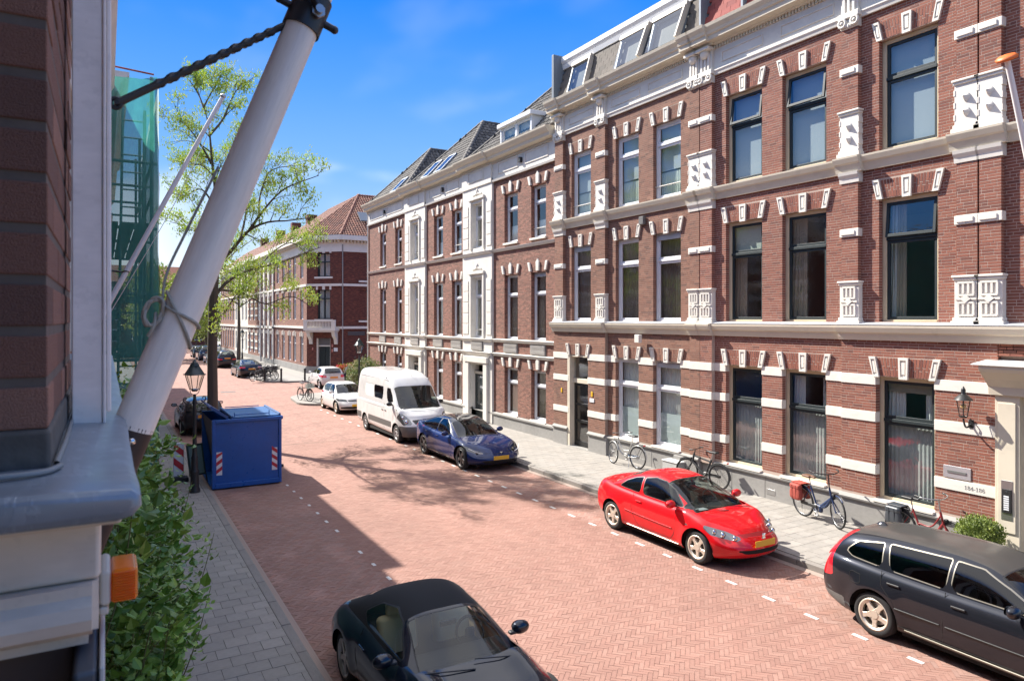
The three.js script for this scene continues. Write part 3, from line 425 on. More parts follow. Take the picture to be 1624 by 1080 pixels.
  mesh('roof_edge', [bar([[-0.6, 14.28], [-0.18, 14.28], [-0.12, 14.46], [-0.6, 14.5]], 0, W)], M([0.66, 0.66, 0.66], 0.5), h); mesh('flat_roof', bb(0, W, 14.3, 14.42, -6, -0.5), MT.stoneDark, h); mesh('roof_back', [bb(0, 0.1, 11.6, 14.3, -6, -0.4), bb(W - 0.1, W, 11.6, 14.3, -6, -0.4), bb(0, W, 12.4, 14.3, -6.1, -6)], MT.mortarM, h);
  pieces(wall, 'brick', list, UB, MT.brick, hueR, 1, shD(D0)); console.log('red bricks', list.length);
  // letters, letter box, bell panel
  const font = await new FontLoader().loadAsync('fonts/droid/droid_serif_regular.typeface.json');
  mesh('house_number', new TextGeometry('184-186', { font, size: 0.075, depth: 0.004, curveSegments: 3 }).translate(7.12, 1.385, 0.142), M([0.20, 0.20, 0.20], 0.6), h);
  const lb = part('letter_box', h); mesh('plate', rbb(6.72, 7.24, 1.56, 1.80, 0.11, 0.138, 0.005), M([0.52, 0.53, 0.55], 0.35, { metalness: 0.6 }), lb); mesh('flap', rbb(6.80, 7.16, 1.66, 1.71, 0.138, 0.150, 0.004), MT.stoneDark, lb);
  const bp = part('bell_panel', h); mesh('back_plate', rbb(7.82, 8.02, 0.98, 1.72, 0.2, 0.232, 0.006), MT.steel, bp); mesh('front_panel', rbb(7.84, 8.0, 1.12, 1.56, 0.232, 0.252, 0.006), MT.blackPlastic, bp); for (let i = 0; i < 7; i++) mesh('bell_button', rbb(7.875, 7.965, 1.17 + i * 0.04, 1.198 + i * 0.04, 0.25, 0.257, 0.003), MT.whiteFrame, bp); mesh('camera_eye', new THREE.SphereGeometry(0.014, 8, 6).translate(7.92, 1.515, 0.252), MT.glass, bp);
  const wl = part('wall_lamp', h), lu = 7.25, lz = 0.42;
  mesh('arm', [tube([[lu + 0.0, 2.68, 0.14], [lu - 0.02, 2.62, 0.24], [lu, 2.66, 0.36], [lu, 2.80, lz]], 0.018), rb(0.10, 0.16, 0.03, 0.01, lu, 2.68, 0.145), tube([[lu, 2.78, 0.15], [lu, 2.74, 0.22], [lu, 2.66, 0.22]], 0.012)], MT.iron, wl);
  mesh('lantern_frame', [new THREE.CylinderGeometry(0.085, 0.06, 0.03, 6).translate(lu, 2.84, lz), ...[0, 1, 2, 3, 4, 5].map((i) => { const a = i * Math.PI / 3, c = Math.cos(a), s = Math.sin(a); return rod([lu + 0.075 * c, 2.86, lz + 0.075 * s], [lu + 0.125 * c, 3.16, lz + 0.125 * s], 0.007, 0.007, 5); }), lathe([[0.165, 3.16], [0.15, 3.18], [0.10, 3.24], [0.055, 3.27], [0.04, 3.28], [0.04, 3.36], [0.03, 3.38], [0.012, 3.42], [0, 3.43]], 12).translate(lu, 0, lz)], MT.iron, wl);
  mesh('lantern_glass', new THREE.CylinderGeometry(0.122, 0.073, 0.30, 6, 1, true).translate(lu, 3.01, lz), MT.lampGlass, wl); mesh('bulb', new THREE.SphereGeometry(0.05, 10, 8).translate(lu, 3.04, lz), M([0.62, 0.42, 0.18], 0.3), wl);
}
{ // ---- brown brick house with white windows ----
  const D0 = 22.2, W = 7.525, h = thing('brick_house', 'brown brick house with white window frames, dark glazed front door and grey slate mansard roof', 'house', [FX, 0, D0], RIGHT);
  const r = rng(302), list = [], holes = [], W3 = [[1.0, 2.17], [3.57, 4.73], [5.43, 6.63]], lv = [[0.78, 3.43], [4.64, 7.34], [8.40, 10.72]], ops = [];
  for (const [a, b] of lv) for (const [u0, u1] of W3) { const y0 = a < 1 && u0 < 2 ? 0.1 : a; ops.push([u0, u1, y0, b]); holes.push((y) => (y > y0 - 0.03 && y < b ? [u0, u1] : null)); }
  const wall = wallSlab(h, 'wall', MT.mortarM, 0, W, 0, 11.6, -0.34, -0.0025, ops.map(([a, b, c, d]) => [a - 0.008, b + 0.008, c, d + 0.008]));
  wallSlab(h, 'wall', MT.mortarM, 0.004, 3.146, 0.1, 4.25, -0.001, 0.1175, [[0.992, 2.178, 0.11, 3.438]]); wallSlab(h, 'wall', MT.mortarM, 7.124, W - 0.004, 0.68, 4.25, -0.001, 0.1175);
  for (const [a, b] of [[0.08, 0.62], [2.66, 3.15], [7.12, 7.51]]) { mesh('pilaster_core', bb(a + 0.009, b - 0.009, 5.5, 7.9, -0.01, 0.1225), MT.mortarM, h); mesh('pilaster_core', bb(a + 0.009, b - 0.009, 9.4, 11.4, -0.01, 0.1225), MT.mortarM, h); }
  const mid = [...holes];
  for (const [a, b] of lv) for (const [u0, u1] of W3) arch(h, list, r, holes, u0, u1, b, 0.38, a < 1 && u0 < 2 ? 0.12 : 0);
  const bandsY = [[1.32, 1.53], [2.47, 2.68], [3.28, 3.50]]; for (const [a, b] of bandsY) for (const l of [holes, mid]) l.push((y) => (y > a && y < b ? [-1, 9] : null));
  coursed(list, r, 0, 3.15, 0.83, 4.26, 0.12, 0.14, holes); coursed(list, r, 3.15, 7.12, 0.83, 4.26, 0, 0.12, holes); coursed(list, r, 7.12, W, 0.83, 4.26, 0.12, 0.14, mid);
  coursed(list, r, 0, W, 4.6, 8.04, 0, 0.12, holes); coursed(list, r, 0, W, 8.36, 11.5, 0, 0.12, holes);
  for (const [a, b] of bandsY) for (const [x, y, z] of [[0, 1.0, 0.12], [2.17, 3.15, 0.12], [3.15, 3.57, 0], [4.73, 5.43, 0], [6.63, 7.12, 0], [7.12, W, 0.12]]) mesh('stone_band', rbb(x, y, a, b, z - 0.14, z + 0.022, 0.006), MT.white, h);
  for (const [a, b] of [[0.08, 0.62], [2.66, 3.15], [7.12, 7.51]]) pilaster(h, list, r, a, b, [1, 2]);
  W3.forEach(([u0, u1], i) => {
    if (i) windowUnit(h, { u0, u1, y0: 0.80, y1: 3.43, z: 0, fr: MT.whiteFrame, fw: 0.07, sw: 0.065, top: 0.31, inside: [['film', 0.52], ['full', MT.net], ...(i === 2 ? [['box']] : [])] });
    windowUnit(h, { u0, u1, y0: 4.62, y1: 7.34, z: 0, fr: MT.whiteFrame, fw: 0.07, sw: 0.065, top: 0.29, inside: [['full', MT.drapeDark], ...(i === 2 || !i ? [['box']] : [])] });
    windowUnit(h, { u0, u1, y0: 8.39, y1: 10.72, z: 0, fr: MT.whiteFrame, fw: 0.07, sw: 0.065, top: 0.26, inside: [...(i !== 1 ? [['rail', 0.42]] : []), ['blind', 0.62, MT.paleBlind], ['half', 0.36, MT.blind]] });  // pale blinds added to stand in for sky reflected in the panes
  });
  const dr = part('door', h); mesh('door_frame', [rbb(0.92, 1.08, 0.12, 3.43, -0.15, 0.135, 0.008), rbb(2.09, 2.22, 0.12, 3.43, -0.15, 0.0, 0.008), rbb(1.08, 2.09, 2.42, 2.58, -0.15, 0.0, 0.008), rbb(1.08, 2.09, 3.36, 3.43, -0.15, 0.1, 0.008)], MT.cream, dr);
  mesh('door_leaf', [rbb(1.08, 1.2, 0.16, 2.42, -0.13, -0.07, 0.006), rbb(1.98, 2.09, 0.16, 2.42, -0.13, -0.07, 0.006), rbb(1.2, 1.98, 0.16, 0.34, -0.13, -0.07, 0.006), rbb(1.2, 1.98, 1.0, 1.1, -0.13, -0.07, 0.006), rbb(1.2, 1.98, 1.62, 1.7, -0.13, -0.07, 0.006), rbb(1.2, 1.98, 2.32, 2.42, -0.13, -0.07, 0.006)], MT.blackFrame, dr);
  mesh('pane', [new THREE.PlaneGeometry(0.8, 2.0).translate(1.59, 1.33, -0.10), new THREE.PlaneGeometry(1.01, 0.78).translate(1.585, 2.97, -0.08)], MT.glass, dr); mesh('door_step', [rbb(0.95, 2.2, 0, 0.14, -0.3, 0.16, 0.012)], MT.stone, dr);
  mesh('string_course', [bar(bandMain, 3.15, 7.12), bar(grow(bandMain, 0.12), -0.02, 3.17), bar(grow(bandMain, 0.11), 7.10, W)], MT.cream, h);
  mesh('lead_flashing', [bar([[0, 4.634], [0.21, 4.592], [0.215, 4.60], [0, 4.645]], 3.18, 7.09), bar([[0, 4.634], [0.33, 4.592], [0.335, 4.60], [0, 4.645]], -0.02, 3.17)], M([0.62, 0.64, 0.68], 0.5, { metalness: 0.2, map: G.streak }), h);
  mesh('string_course', [bar(bandTwo, 0, W), ...[[0.08, 0.62], [2.66, 3.15], [7.12, 7.44]].map(([a, b]) => bar(grow(bandTwo, 0.12), a - 0.1, Math.min(W, b + 0.1)))], MT.cream, h);
  cornice(h, 0, W, [[0.08, 0.62], [2.66, 3.15], [7.12, 7.435]], [[0.9, 2.4], [3.4, 4.85], [5.25, 6.75]]);
  for (let i = 0; i < 7; i++) { const a = i * 1.08, b = Math.min(a + 1.073, W); if (a < 2.2 && b > 0.95) { if (a < 0.95) mesh('plinth_stone', rbb(a, 0.93, 0, 0.70, -0.1, 0.15, 0.012), MT.stone, h); if (b > 2.22) mesh('plinth_stone', rbb(2.22, b, 0, 0.70, -0.1, 0.15, 0.012), MT.stone, h); continue; } mesh('plinth_stone', rbb(a, b, 0, 0.70, -0.1, a < 3.1 || a > 6.4 ? 0.15 : 0.04, 0.012), MT.stone, h); }
  mesh('plinth_cap', [bar([[0, 0.70], [0.2, 0.70], [0.21, 0.74], [0.1, 0.82]], 0, 0.95), bar([[0, 0.70], [0.2, 0.70], [0.21, 0.74], [0.1, 0.82]], 2.2, 3.15), bar([[-0.1, 0.70], [0.09, 0.70], [0.10, 0.74], [-0.1, 0.82]], 3.15, 7.1), bar([[0, 0.70], [0.2, 0.70], [0.21, 0.74], [0.1, 0.82]], 7.1, W)], MT.stone, h);
  for (const [u0, u1] of W3.slice(1)) mesh('window_sill', rbb(u0 - 0.02, u1 + 0.02, 0.765, 0.82, -0.16, 0.10, 0.008), MT.white, h);
  for (const [u, y, w, hh, mm] of [[0.55, 2.1, 0.09, 0.16, MT.plate], [2.42, 2.12, 0.10, 0.18, MT.plate], [2.42, 1.9, 0.26, 0.13, MT.whiteFrame]]) mesh('name_plate', rb(w, hh, 0.02, 0.006, u, y, 0.132), mm, h);
  mesh('alarm_box', rb(0.22, 0.26, 0.14, 0.02, 4.95, 4.10, 0.20), MT.white, h); mesh('alarm_box', rb(0.22, 0.26, 0.12, 0.02, 5.0, 7.82, 0.08), MT.stoneDark, h);
  shell(h, 0, W, [0.3, 4.3, 8.1, 11.6], 6, 12.4); mesh('attic_floor', bb(0, W, 11.6, 11.75, -6, -0.2), MT.stoneDark, h);
  const sk = [[0.95, 2.0], [3.75, 5.05], [5.35, 6.75]];
  shingles(h, 0.12, W - 0.02, 12.72, 14.3, 0.1, 0.28, [[0.115, 0.098, 0.082], [0.135, 0.115, 0.098], [0.095, 0.082, 0.07], [0.125, 0.105, 0.09]], 34, sk.map(([a, b]) => [a, b, 12.8, 14.0]));
  sk.forEach(([a, b], i) => skylight(h, a, b, 12.86, 13.95, 0.12, 12.72, 0.28, i > 0));
  mesh('party_wall', [rbb(-0.02, 0.12, 12.7, 14.62, -1.6, 0.2, 0.01)], M([0.16, 0.19, 0.22], 0.5, { map: G.streak }), h); mesh('roof_edge', [bar([[-0.6, 14.28], [-0.2, 14.28], [-0.14, 14.38], [-0.14, 14.55], [-0.6, 14.58]], 0.12, W), bar([[-0.6, 14.10], [-0.22, 14.10], [-0.18, 14.26], [-0.6, 14.27]], 0.12, W)], M([0.66, 0.66, 0.66], 0.45), h); for (let i = 0; i < 9; i++) mesh('roof_clip', rb(0.06, 0.07, 0.06, 0.01, 0.6 + i * 0.85, 14.6, -0.4), MT.lead, h);
  mesh('flat_roof', bb(0, W, 14.3, 14.42, -6, -0.5), MT.stoneDark, h); mesh('roof_back', [bb(0, 0.1, 11.6, 14.3, -6, -0.4), bb(0, W, 12.4, 14.3, -6.1, -6)], MT.mortarM, h);
  pieces(wall, 'brick', list, UB, MT.brick, hueM, 2, shD(D0)); console.log('brown bricks', list.length);
}

// ================= terrace of white-bayed houses, corner house and the street beyond =================
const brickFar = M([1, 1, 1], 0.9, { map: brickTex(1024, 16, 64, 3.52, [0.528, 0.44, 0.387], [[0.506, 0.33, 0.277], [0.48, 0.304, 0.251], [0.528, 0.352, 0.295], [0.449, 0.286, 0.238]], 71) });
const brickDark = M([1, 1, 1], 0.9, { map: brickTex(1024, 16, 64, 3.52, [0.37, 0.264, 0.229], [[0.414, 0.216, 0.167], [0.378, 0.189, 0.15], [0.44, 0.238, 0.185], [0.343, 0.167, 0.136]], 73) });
const brickLeft = M([1, 1, 1], 0.9, { map: brickTex(1024, 16, 64, 3.52, [0.50, 0.42, 0.38], [[0.46, 0.26, 0.21], [0.42, 0.235, 0.19], [0.40, 0.20, 0.16], [0.36, 0.19, 0.16]], 79) });
// pantiles: one curved tile, repeated over a sloping plane
const pantile = (() => { const g = new THREE.PlaneGeometry(0.25, 0.36, 8, 1), p = g.attributes.position; for (let i = 0; i < p.count; i++) { const t = p.getX(i) / 0.25 + 0.5; p.setZ(i, 0.05 * Math.sin(t * Math.PI * 1.0) * (t < 0.62 ? 1 : 1) + (t > 0.7 ? -0.035 * (t - 0.7) / 0.3 : 0) + (p.getY(i) < 0 ? 0.028 : 0)); } g.computeVertexNormals(); return muv(norm(g)); })();
function tiledSlope(parent, a, b, c, d, hues, seed, skip) {   // a-b the eave, d-c the ridge (a under d); outside is up
  const r = rng(seed), ux = b.clone().sub(a), L = ux.length(); ux.normalize(); const nn = ux.clone().cross(d.clone().sub(a)).normalize(); if (nn.y < 0) nn.negate(); const up = nn.clone().cross(ux).normalize(); const flip = up.y < 0; if (flip) up.negate();
  const H = d.clone().sub(a).dot(up), w = 0.235, cH = 0.315, xs = (p) => p.clone().sub(a).dot(ux), m = new THREE.Matrix4(), list = [], xd = xs(d), xc = xs(c), z = flip ? nn : nn;
  const bas = new THREE.Matrix4().makeBasis(flip ? ux.clone().negate() : ux, up, nn);
  for (let j = 0; j * cH < H; j++) for (let i = 0; i * w < L; i++) { const y = (j + 0.5) * cH, x = (i + 0.5) * w, t = y / H; if (x < xd * t - 0.05 || x > L + (xc - L) * t + 0.05 || (skip && skip(x, y))) continue;
    m.copy(bas).setPosition(a.clone().addScaledVector(ux, x).addScaledVector(up, y).addScaledVector(nn, 0.02)); list.push(m.clone()); }
  const mat = M([1, 1, 1], 0.8, { map: G.fine, side: THREE.DoubleSide }), im = new THREE.InstancedMesh(pantile, mat, list.length), col = new THREE.Color(); list.forEach((q, i) => { im.setMatrixAt(i, q); const h = hues[Math.floor(r() * hues.length)], k = 0.75 + 0.45 * r(); im.setColorAt(i, col.setRGB(h[0] * k, h[1] * k, h[2] * k)); });
  im.name = 'roof_tiles'; im.userData.kind = 'stuff'; im.castShadow = im.receiveShadow = true; parent.add(im); void z;
}
function ridgeTiles(parent, a, b, hue) { const L = a.distanceTo(b), n = Math.round(L / 0.34), g = []; for (let i = 0; i < n; i++) { const p = a.clone().lerp(b, i / n), q = a.clone().lerp(b, (i + 1.12) / n); g.push(rod(p, q, 0.115, 0.10, 9)); } mesh('ridge_tiles', g, M(hue, 0.8, { map: G.fine }), parent).userData.kind = 'stuff'; }
const solid = (pts, faces) => { const v = []; for (const f of faces) for (let i = 1; i < f.length - 1; i++) for (const k of [f[0], f[i], f[i + 1]]) v.push(pts[k].x, pts[k].y, pts[k].z); const g = new THREE.BufferGeometry(); g.setAttribute('position', new THREE.Float32BufferAttribute(v, 3)); g.computeVertexNormals(); return norm(g); };
const V3 = (x, y, z) => new THREE.Vector3(x, y, z);
const greyTile = [[0.084, 0.076, 0.0704], [0.104, 0.0944, 0.0864], [0.068, 0.0624, 0.0576], [0.128, 0.116, 0.104]], redTile = [[0.215, 0.070, 0.040], [0.19, 0.060, 0.035], [0.24, 0.085, 0.048], [0.155, 0.050, 0.032]];
function hipRoof(h, u0, u1, y0, y1, z0, dep, zb, hues, seed) {   // hip towards the street, ridge running back
  const m = (u0 + u1) / 2, A = V3(u0, y0, z0), B = V3(u1, y0, z0), C = V3(m + 0.01, y1, z0 - dep), C2 = V3(m - 0.01, y1, z0 - dep), E = V3(u1, y0, zb), F = V3(u0, y0, zb), Gp = V3(m, y1, zb);
  const roof = mesh('roof', muv(solid([A, B, C, E, F, Gp].map((v) => v.clone().add(V3(0, -0.05, 0))), [[0, 1, 2], [1, 3, 5, 2], [0, 2, 5, 4], [0, 4, 3, 1]])), M(hues[2], 0.9, { side: THREE.DoubleSide }), h);
  tiledSlope(roof, A, B, C, C2, hues, seed); tiledSlope(roof, B, E, Gp, C, hues, seed + 1); tiledSlope(roof, F, A, C2, Gp, hues, seed + 2);
  ridgeTiles(roof, A.clone().add(V3(0.05, 0.06, 0)), C.clone().add(V3(0, 0.06, 0)), hues[1]); ridgeTiles(roof, B.clone().add(V3(-0.05, 0.06, 0)), C.clone().add(V3(0, 0.06, 0)), hues[1]); ridgeTiles(roof, C.clone().add(V3(0, 0.05, 0)), Gp.clone().add(V3(0, 0.05, 0)), hues[1]); return roof;
}
function plainKeys(p, u0, u1, y, h, z) { const m = (u0 + u1) / 2; for (const [u, l, w] of [[m, 0, 0.2], [u0 - 0.02, -0.1, 0.13], [u1 + 0.02, 0.1, 0.13]]) mesh('keystone', ext(poly([[u - w / 2, y], [u + w / 2, y], [u + w / 2 + l + 0.02, y + h], ...(l ? [] : [[u, y + h + 0.12]]), [u - w / 2 + l - 0.02, y + h]]), 0.07, 0.01, z), MT.white, p); }
function terrace(D0, D1, bay, label, extra) {
  const W = D0 - D1 - 0.012, h = thing('terrace_house', label, 'house', [FX + 0.03, 0, D0 - 0.006], RIGHT, undefined), s = bay ? 2.9 : 0, wins = bay ? [[3.85, 4.97], [6.03, 7.12]] : [[2.25, 3.27], [4.86, 5.9]];
  const lv = [[0.70, 2.68], [3.86, 6.58], [7.93, 10.02]], ops = lv.flatMap(([a, b]) => wins.map(([x, y]) => [x, y, a, b]));
  wallSlab(h, 'wall', brickFar, s, W, 0.55, 10.9, -0.34, 0, ops);
  wallSlab(h, 'plinth', MT.stone, 0, W, 0, 0.58, -0.3, 0.06, bay ? [[0.85, 2.15, 0.14, 0.575]] : []); mesh('plinth_cap', bay ? [bar([[-0.05, 0.58], [0.11, 0.58], [0.11, 0.64], [0, 0.68]], 0, 0.85), bar([[-0.05, 0.58], [0.11, 0.58], [0.11, 0.64], [0, 0.68]], 2.15, W)] : [bar([[-0.05, 0.58], [0.11, 0.58], [0.11, 0.64], [0, 0.68]], 0, W)], MT.stone, h);
  for (const [a, b] of lv) wins.forEach(([x, y], i) => {
    windowUnit(h, { u0: x, u1: y, y0: a, y1: b, z: 0, rec: 0.16, fr: MT.whiteFrame, fw: 0.06, sw: 0.05, top: 0.30, inside: a < 1 ? [['full', MT.drape]] : a < 5 ? [['drape', 0.4, MT.drape], ...(i ? [['box']] : [])] : [...(i ? [['rail', 0.4]] : []), ['half', 0.35, MT.net]] });
    plainKeys(h, x, y, b + 0.04, a < 1 ? 0.34 : 0.36, 0); mesh('window_sill', rbb(x - 0.04, y + 0.04, a - 0.07, a + 0.01, -0.16, 0.07, 0.008), MT.white, h);
  });
  if (bay) {
    const b = part('white_bay', h);
    const bw = [[0.98, 2.06, 3.86, 6.62], [0.98, 2.06, 7.95, 10.0], [0.85, 2.15, 0.14, 2.66]];
    wallSlab(b, 'stucco_wall', MT.white, 0, s, 0.14, 10.9, -0.34, 0.10, bw);
    for (const [u0, u1, y0, y1] of bw.slice(0, 2)) { windowUnit(h, { u0, u1, y0, y1, z: 0.1, rec: 0.2, fr: MT.whiteFrame, fw: 0.06, sw: 0.05, top: 0.30, mull: y0 < 5, inside: [['drape', 0.3, MT.drape], ['rail', 0.38]] });
      mesh('window_surround', [rbb(u0 - 0.16, u0 - 0.02, y0 - 0.06, y1 + 0.14, 0.1, 0.165, 0.012), rbb(u1 + 0.02, u1 + 0.16, y0 - 0.06, y1 + 0.14, 0.1, 0.165, 0.012), rbb(u0 - 0.2, u1 + 0.2, y1 + 0.14, y1 + 0.27, 0.1, 0.21, 0.015)], MT.white, b);
      const orn = []; for (let i = -4; i <= 4; i++) orn.push(new THREE.SphereGeometry(0.06, 7, 6).scale(1.2, 0.6 + 0.5 * (1 - Math.abs(i) / 5), 0.6).rotateZ(i * 0.3).translate(1.52 + i * 0.10, y1 + 0.33 + 0.10 * (1 - Math.abs(i) / 5), 0.12)); orn.push(new THREE.SphereGeometry(0.09, 8, 6).scale(0.8, 1.3, 0.6).translate(1.52, y1 + 0.52, 0.12)); mesh('scroll_ornament', orn, MT.white, b); }
    for (const y of [4.25, 4.75, 5.25, 5.75, 6.25, 8.2, 8.7, 9.2, 9.7]) for (const [x0, x1] of [[0.05, 0.62], [2.42, 2.85]]) mesh('quoin_block', rbb(x0, x1, y - 0.235, y + 0.235, 0.1, 0.128, 0.014), MT.white, b);
    mesh('door_case', [rbb(0.42, 0.78, 0.1, 2.75, 0.1, 0.2, 0.02), rbb(2.22, 2.58, 0.1, 2.75, 0.1, 0.2, 0.02), rbb(0.36, 2.64, 2.75, 3.02, 0.1, 0.24, 0.02)], MT.white, b);
    const dr = part('door', h); mesh('door_leaf', [rbb(0.87, 2.13, 0.16, 2.2, -0.20, -0.12, 0.008)], MT.greenFrame, dr); mesh('door_frame', [rbb(0.87, 2.13, 2.2, 2.32, -0.2, -0.08, 0.01)], MT.cream, dr); mesh('pane', new THREE.PlaneGeometry(0.7, 1.3).translate(1.5, 1.45, -0.11), MT.glass, dr); mesh('door_step', rbb(0.85, 2.15, 0, 0.15, -0.3, 0.2, 0.01), MT.stone, dr);
  }
  // sill course with balustrade panels between two mouldings
  const pr = (y, z = 0) => [[0, y], [0.05 + z, y], [0.10 + z, y + 0.06], [0.13 + z, y + 0.12], [0, y + 0.15]];
  for (const y of [3.12, 3.72]) mesh('string_course', [bar(pr(y), s, W), ...(bay ? [bar(pr(y, 0.10), 0, s)] : [])], MT.white, h);
  for (const [x, y] of [...wins, ...(bay ? [[0.98, 2.06]] : [])]) { const z = x < s ? 0.1 : 0, n = 12; mesh('balustrade_panel', [bb(x - 0.02, y + 0.02, 3.27, 3.72, -0.02, z + 0.006)], MT.stone, h); for (let i = 0; i < n; i++) mesh('baluster', lathe([[0.02, 3.30], [0.034, 3.40], [0.02, 3.52], [0.028, 3.62], [0.022, 3.68]], 6).translate(lerp(x, y, (i + 0.5) / n), 0, z + 0.055), MT.white, h); }
  mesh('string_course', [bar(pr(7.62), s, W), ...(bay ? [bar(pr(7.62, 0.10), 0, s)] : [])], MT.white, h);
  mesh('frieze', [bb(0, W, 10.72, 11.62, -0.3, 0.06), bar([[0.05, 10.70], [0.11, 10.70], [0.13, 10.78], [0.05, 10.80]], 0, W), ...(bay ? [bb(0, s, 10.72, 11.62, 0.06, 0.15)] : [])], MT.white, h);
  for (const [a, b] of [...(bay ? [[0.7, 2.2]] : []), [s + 0.5, (s + W) / 2 - 0.3], [(s + W) / 2 + 0.3, W - 0.5]]) { const z = b < s ? 0.15 : 0.06; mesh('frieze_panel', [bb(a, b, 10.98, 11.02, z, z + 0.03), bb(a, b, 11.42, 11.46, z, z + 0.03), bb(a, a + 0.04, 11.02, 11.42, z, z + 0.03), bb(b - 0.04, b, 11.02, 11.42, z, z + 0.03)], MT.white, h); }
  const d = []; for (let u = 0.05; u < W - 0.05; u += 0.13) d.push(bb(u, u + 0.07, 11.50, 11.60, 0.06, u < s ? 0.22 : 0.14)); mesh('dentil_row', d, MT.cream, h).userData.kind = 'stuff';
  const cp = [[-0.3, 11.60], [0.18, 11.60], [0.34, 11.64], [0.36, 11.76], [0.42, 11.80], [0.52, 11.94], [0.53, 12.0], [-0.3, 12.02]]; mesh('cornice', [bar(cp, s, W), ...(bay ? [bar(grow(cp, 0.12), 0, s)] : [])], MT.cream, h);
  mesh('lamp_box', rb(0.16, 0.22, 0.12, 0.02, (s + W) / 2, 11.2, 0.13), MT.blackPlastic, h);
  shell(h, 0, W, [0.3, 3.7, 7.6, 10.9], 6, 11.9); mesh('attic_floor', bb(0, W, 11.62, 11.8, -9, -0.2), MT.stoneDark, h);
  hipRoof(h, 0.05, W - 0.05, 11.98, 15.3, 0.12, 3.05, -9, greyTile, 400 + Math.round(D0)); extra?.(h, W); return h;
}
const slopeWin = (h, u0, u1, t0, t1) => { const g = part('roof_window', h), k = 3.32 / 3.05, l = Math.atan(1 / k), y = 11.98 + 3.32 * (t0 + t1) / 2, z = 0.12 - 3.05 * (t0 + t1) / 2, H = 3.05 * (t1 - t0) / Math.sin(l), T = (x) => x.rotateX(-l).translate((u0 + u1) / 2, y + 0.08, z + 0.08); mesh('frame', [bx(u1 - u0, 0.08, 0.1, 0, H / 2, 0), bx(u1 - u0, 0.08, 0.1, 0, -H / 2, 0), bx(0.08, H, 0.1, (u0 - u1) / 2, 0, 0), bx(0.08, H, 0.1, (u1 - u0) / 2, 0, 0)].map(T), MT.lead, g); mesh('pane', T(new THREE.PlaneGeometry(u1 - u0, H).translate(0, 0, 0.04)), MT.glass, g); };
terrace(30.1, 22.212, true, 'terrace house with white stucco door bay and white dormer beside the brown brick house', (h) => {
  const d = part('dormer', h); mesh('cheek', [bb(3.3, 3.4, 12.0, 12.95, -1.2, -0.1), bb(5.8, 5.9, 12.0, 12.95, -1.2, -0.1), rbb(3.2, 6.0, 12.95, 13.13, -1.4, 0.02, 0.02), bb(3.4, 5.8, 12.0, 12.08, -0.3, -0.1)], MT.whiteFrame, d); for (const u of [3.4, 4.6]) windowUnit(h, { u0: u, u1: u + 1.2, y0: 12.08, y1: 12.95, z: -0.1, rec: 0.04, fr: MT.whiteFrame, fw: 0.07, sw: 0.06, inside: [['full']] });
});
terrace(37.55, 30.1, true, 'terrace house with white stucco door bay and two roof windows in grey tiles', (h) => { slopeWin(h, 3.9, 4.8, 0.06, 0.34); slopeWin(h, 2.2, 3.1, 0.06, 0.34); });
terrace(44.2, 37.55, false, 'end terrace house of plain brick without a white bay, at the side street', (h) => { slopeWin(h, 4.2, 5.1, 0.05, 0.3); mesh('side_wall', muv(norm(bb(-0.02, 0.0, 0, 11.6, -9, -0.34))), brickFar, h); mesh('downpipe', rod([0.06, 0.3, 0.06], [0.06, 11.5, 0.06], 0.045), MT.white, h); });

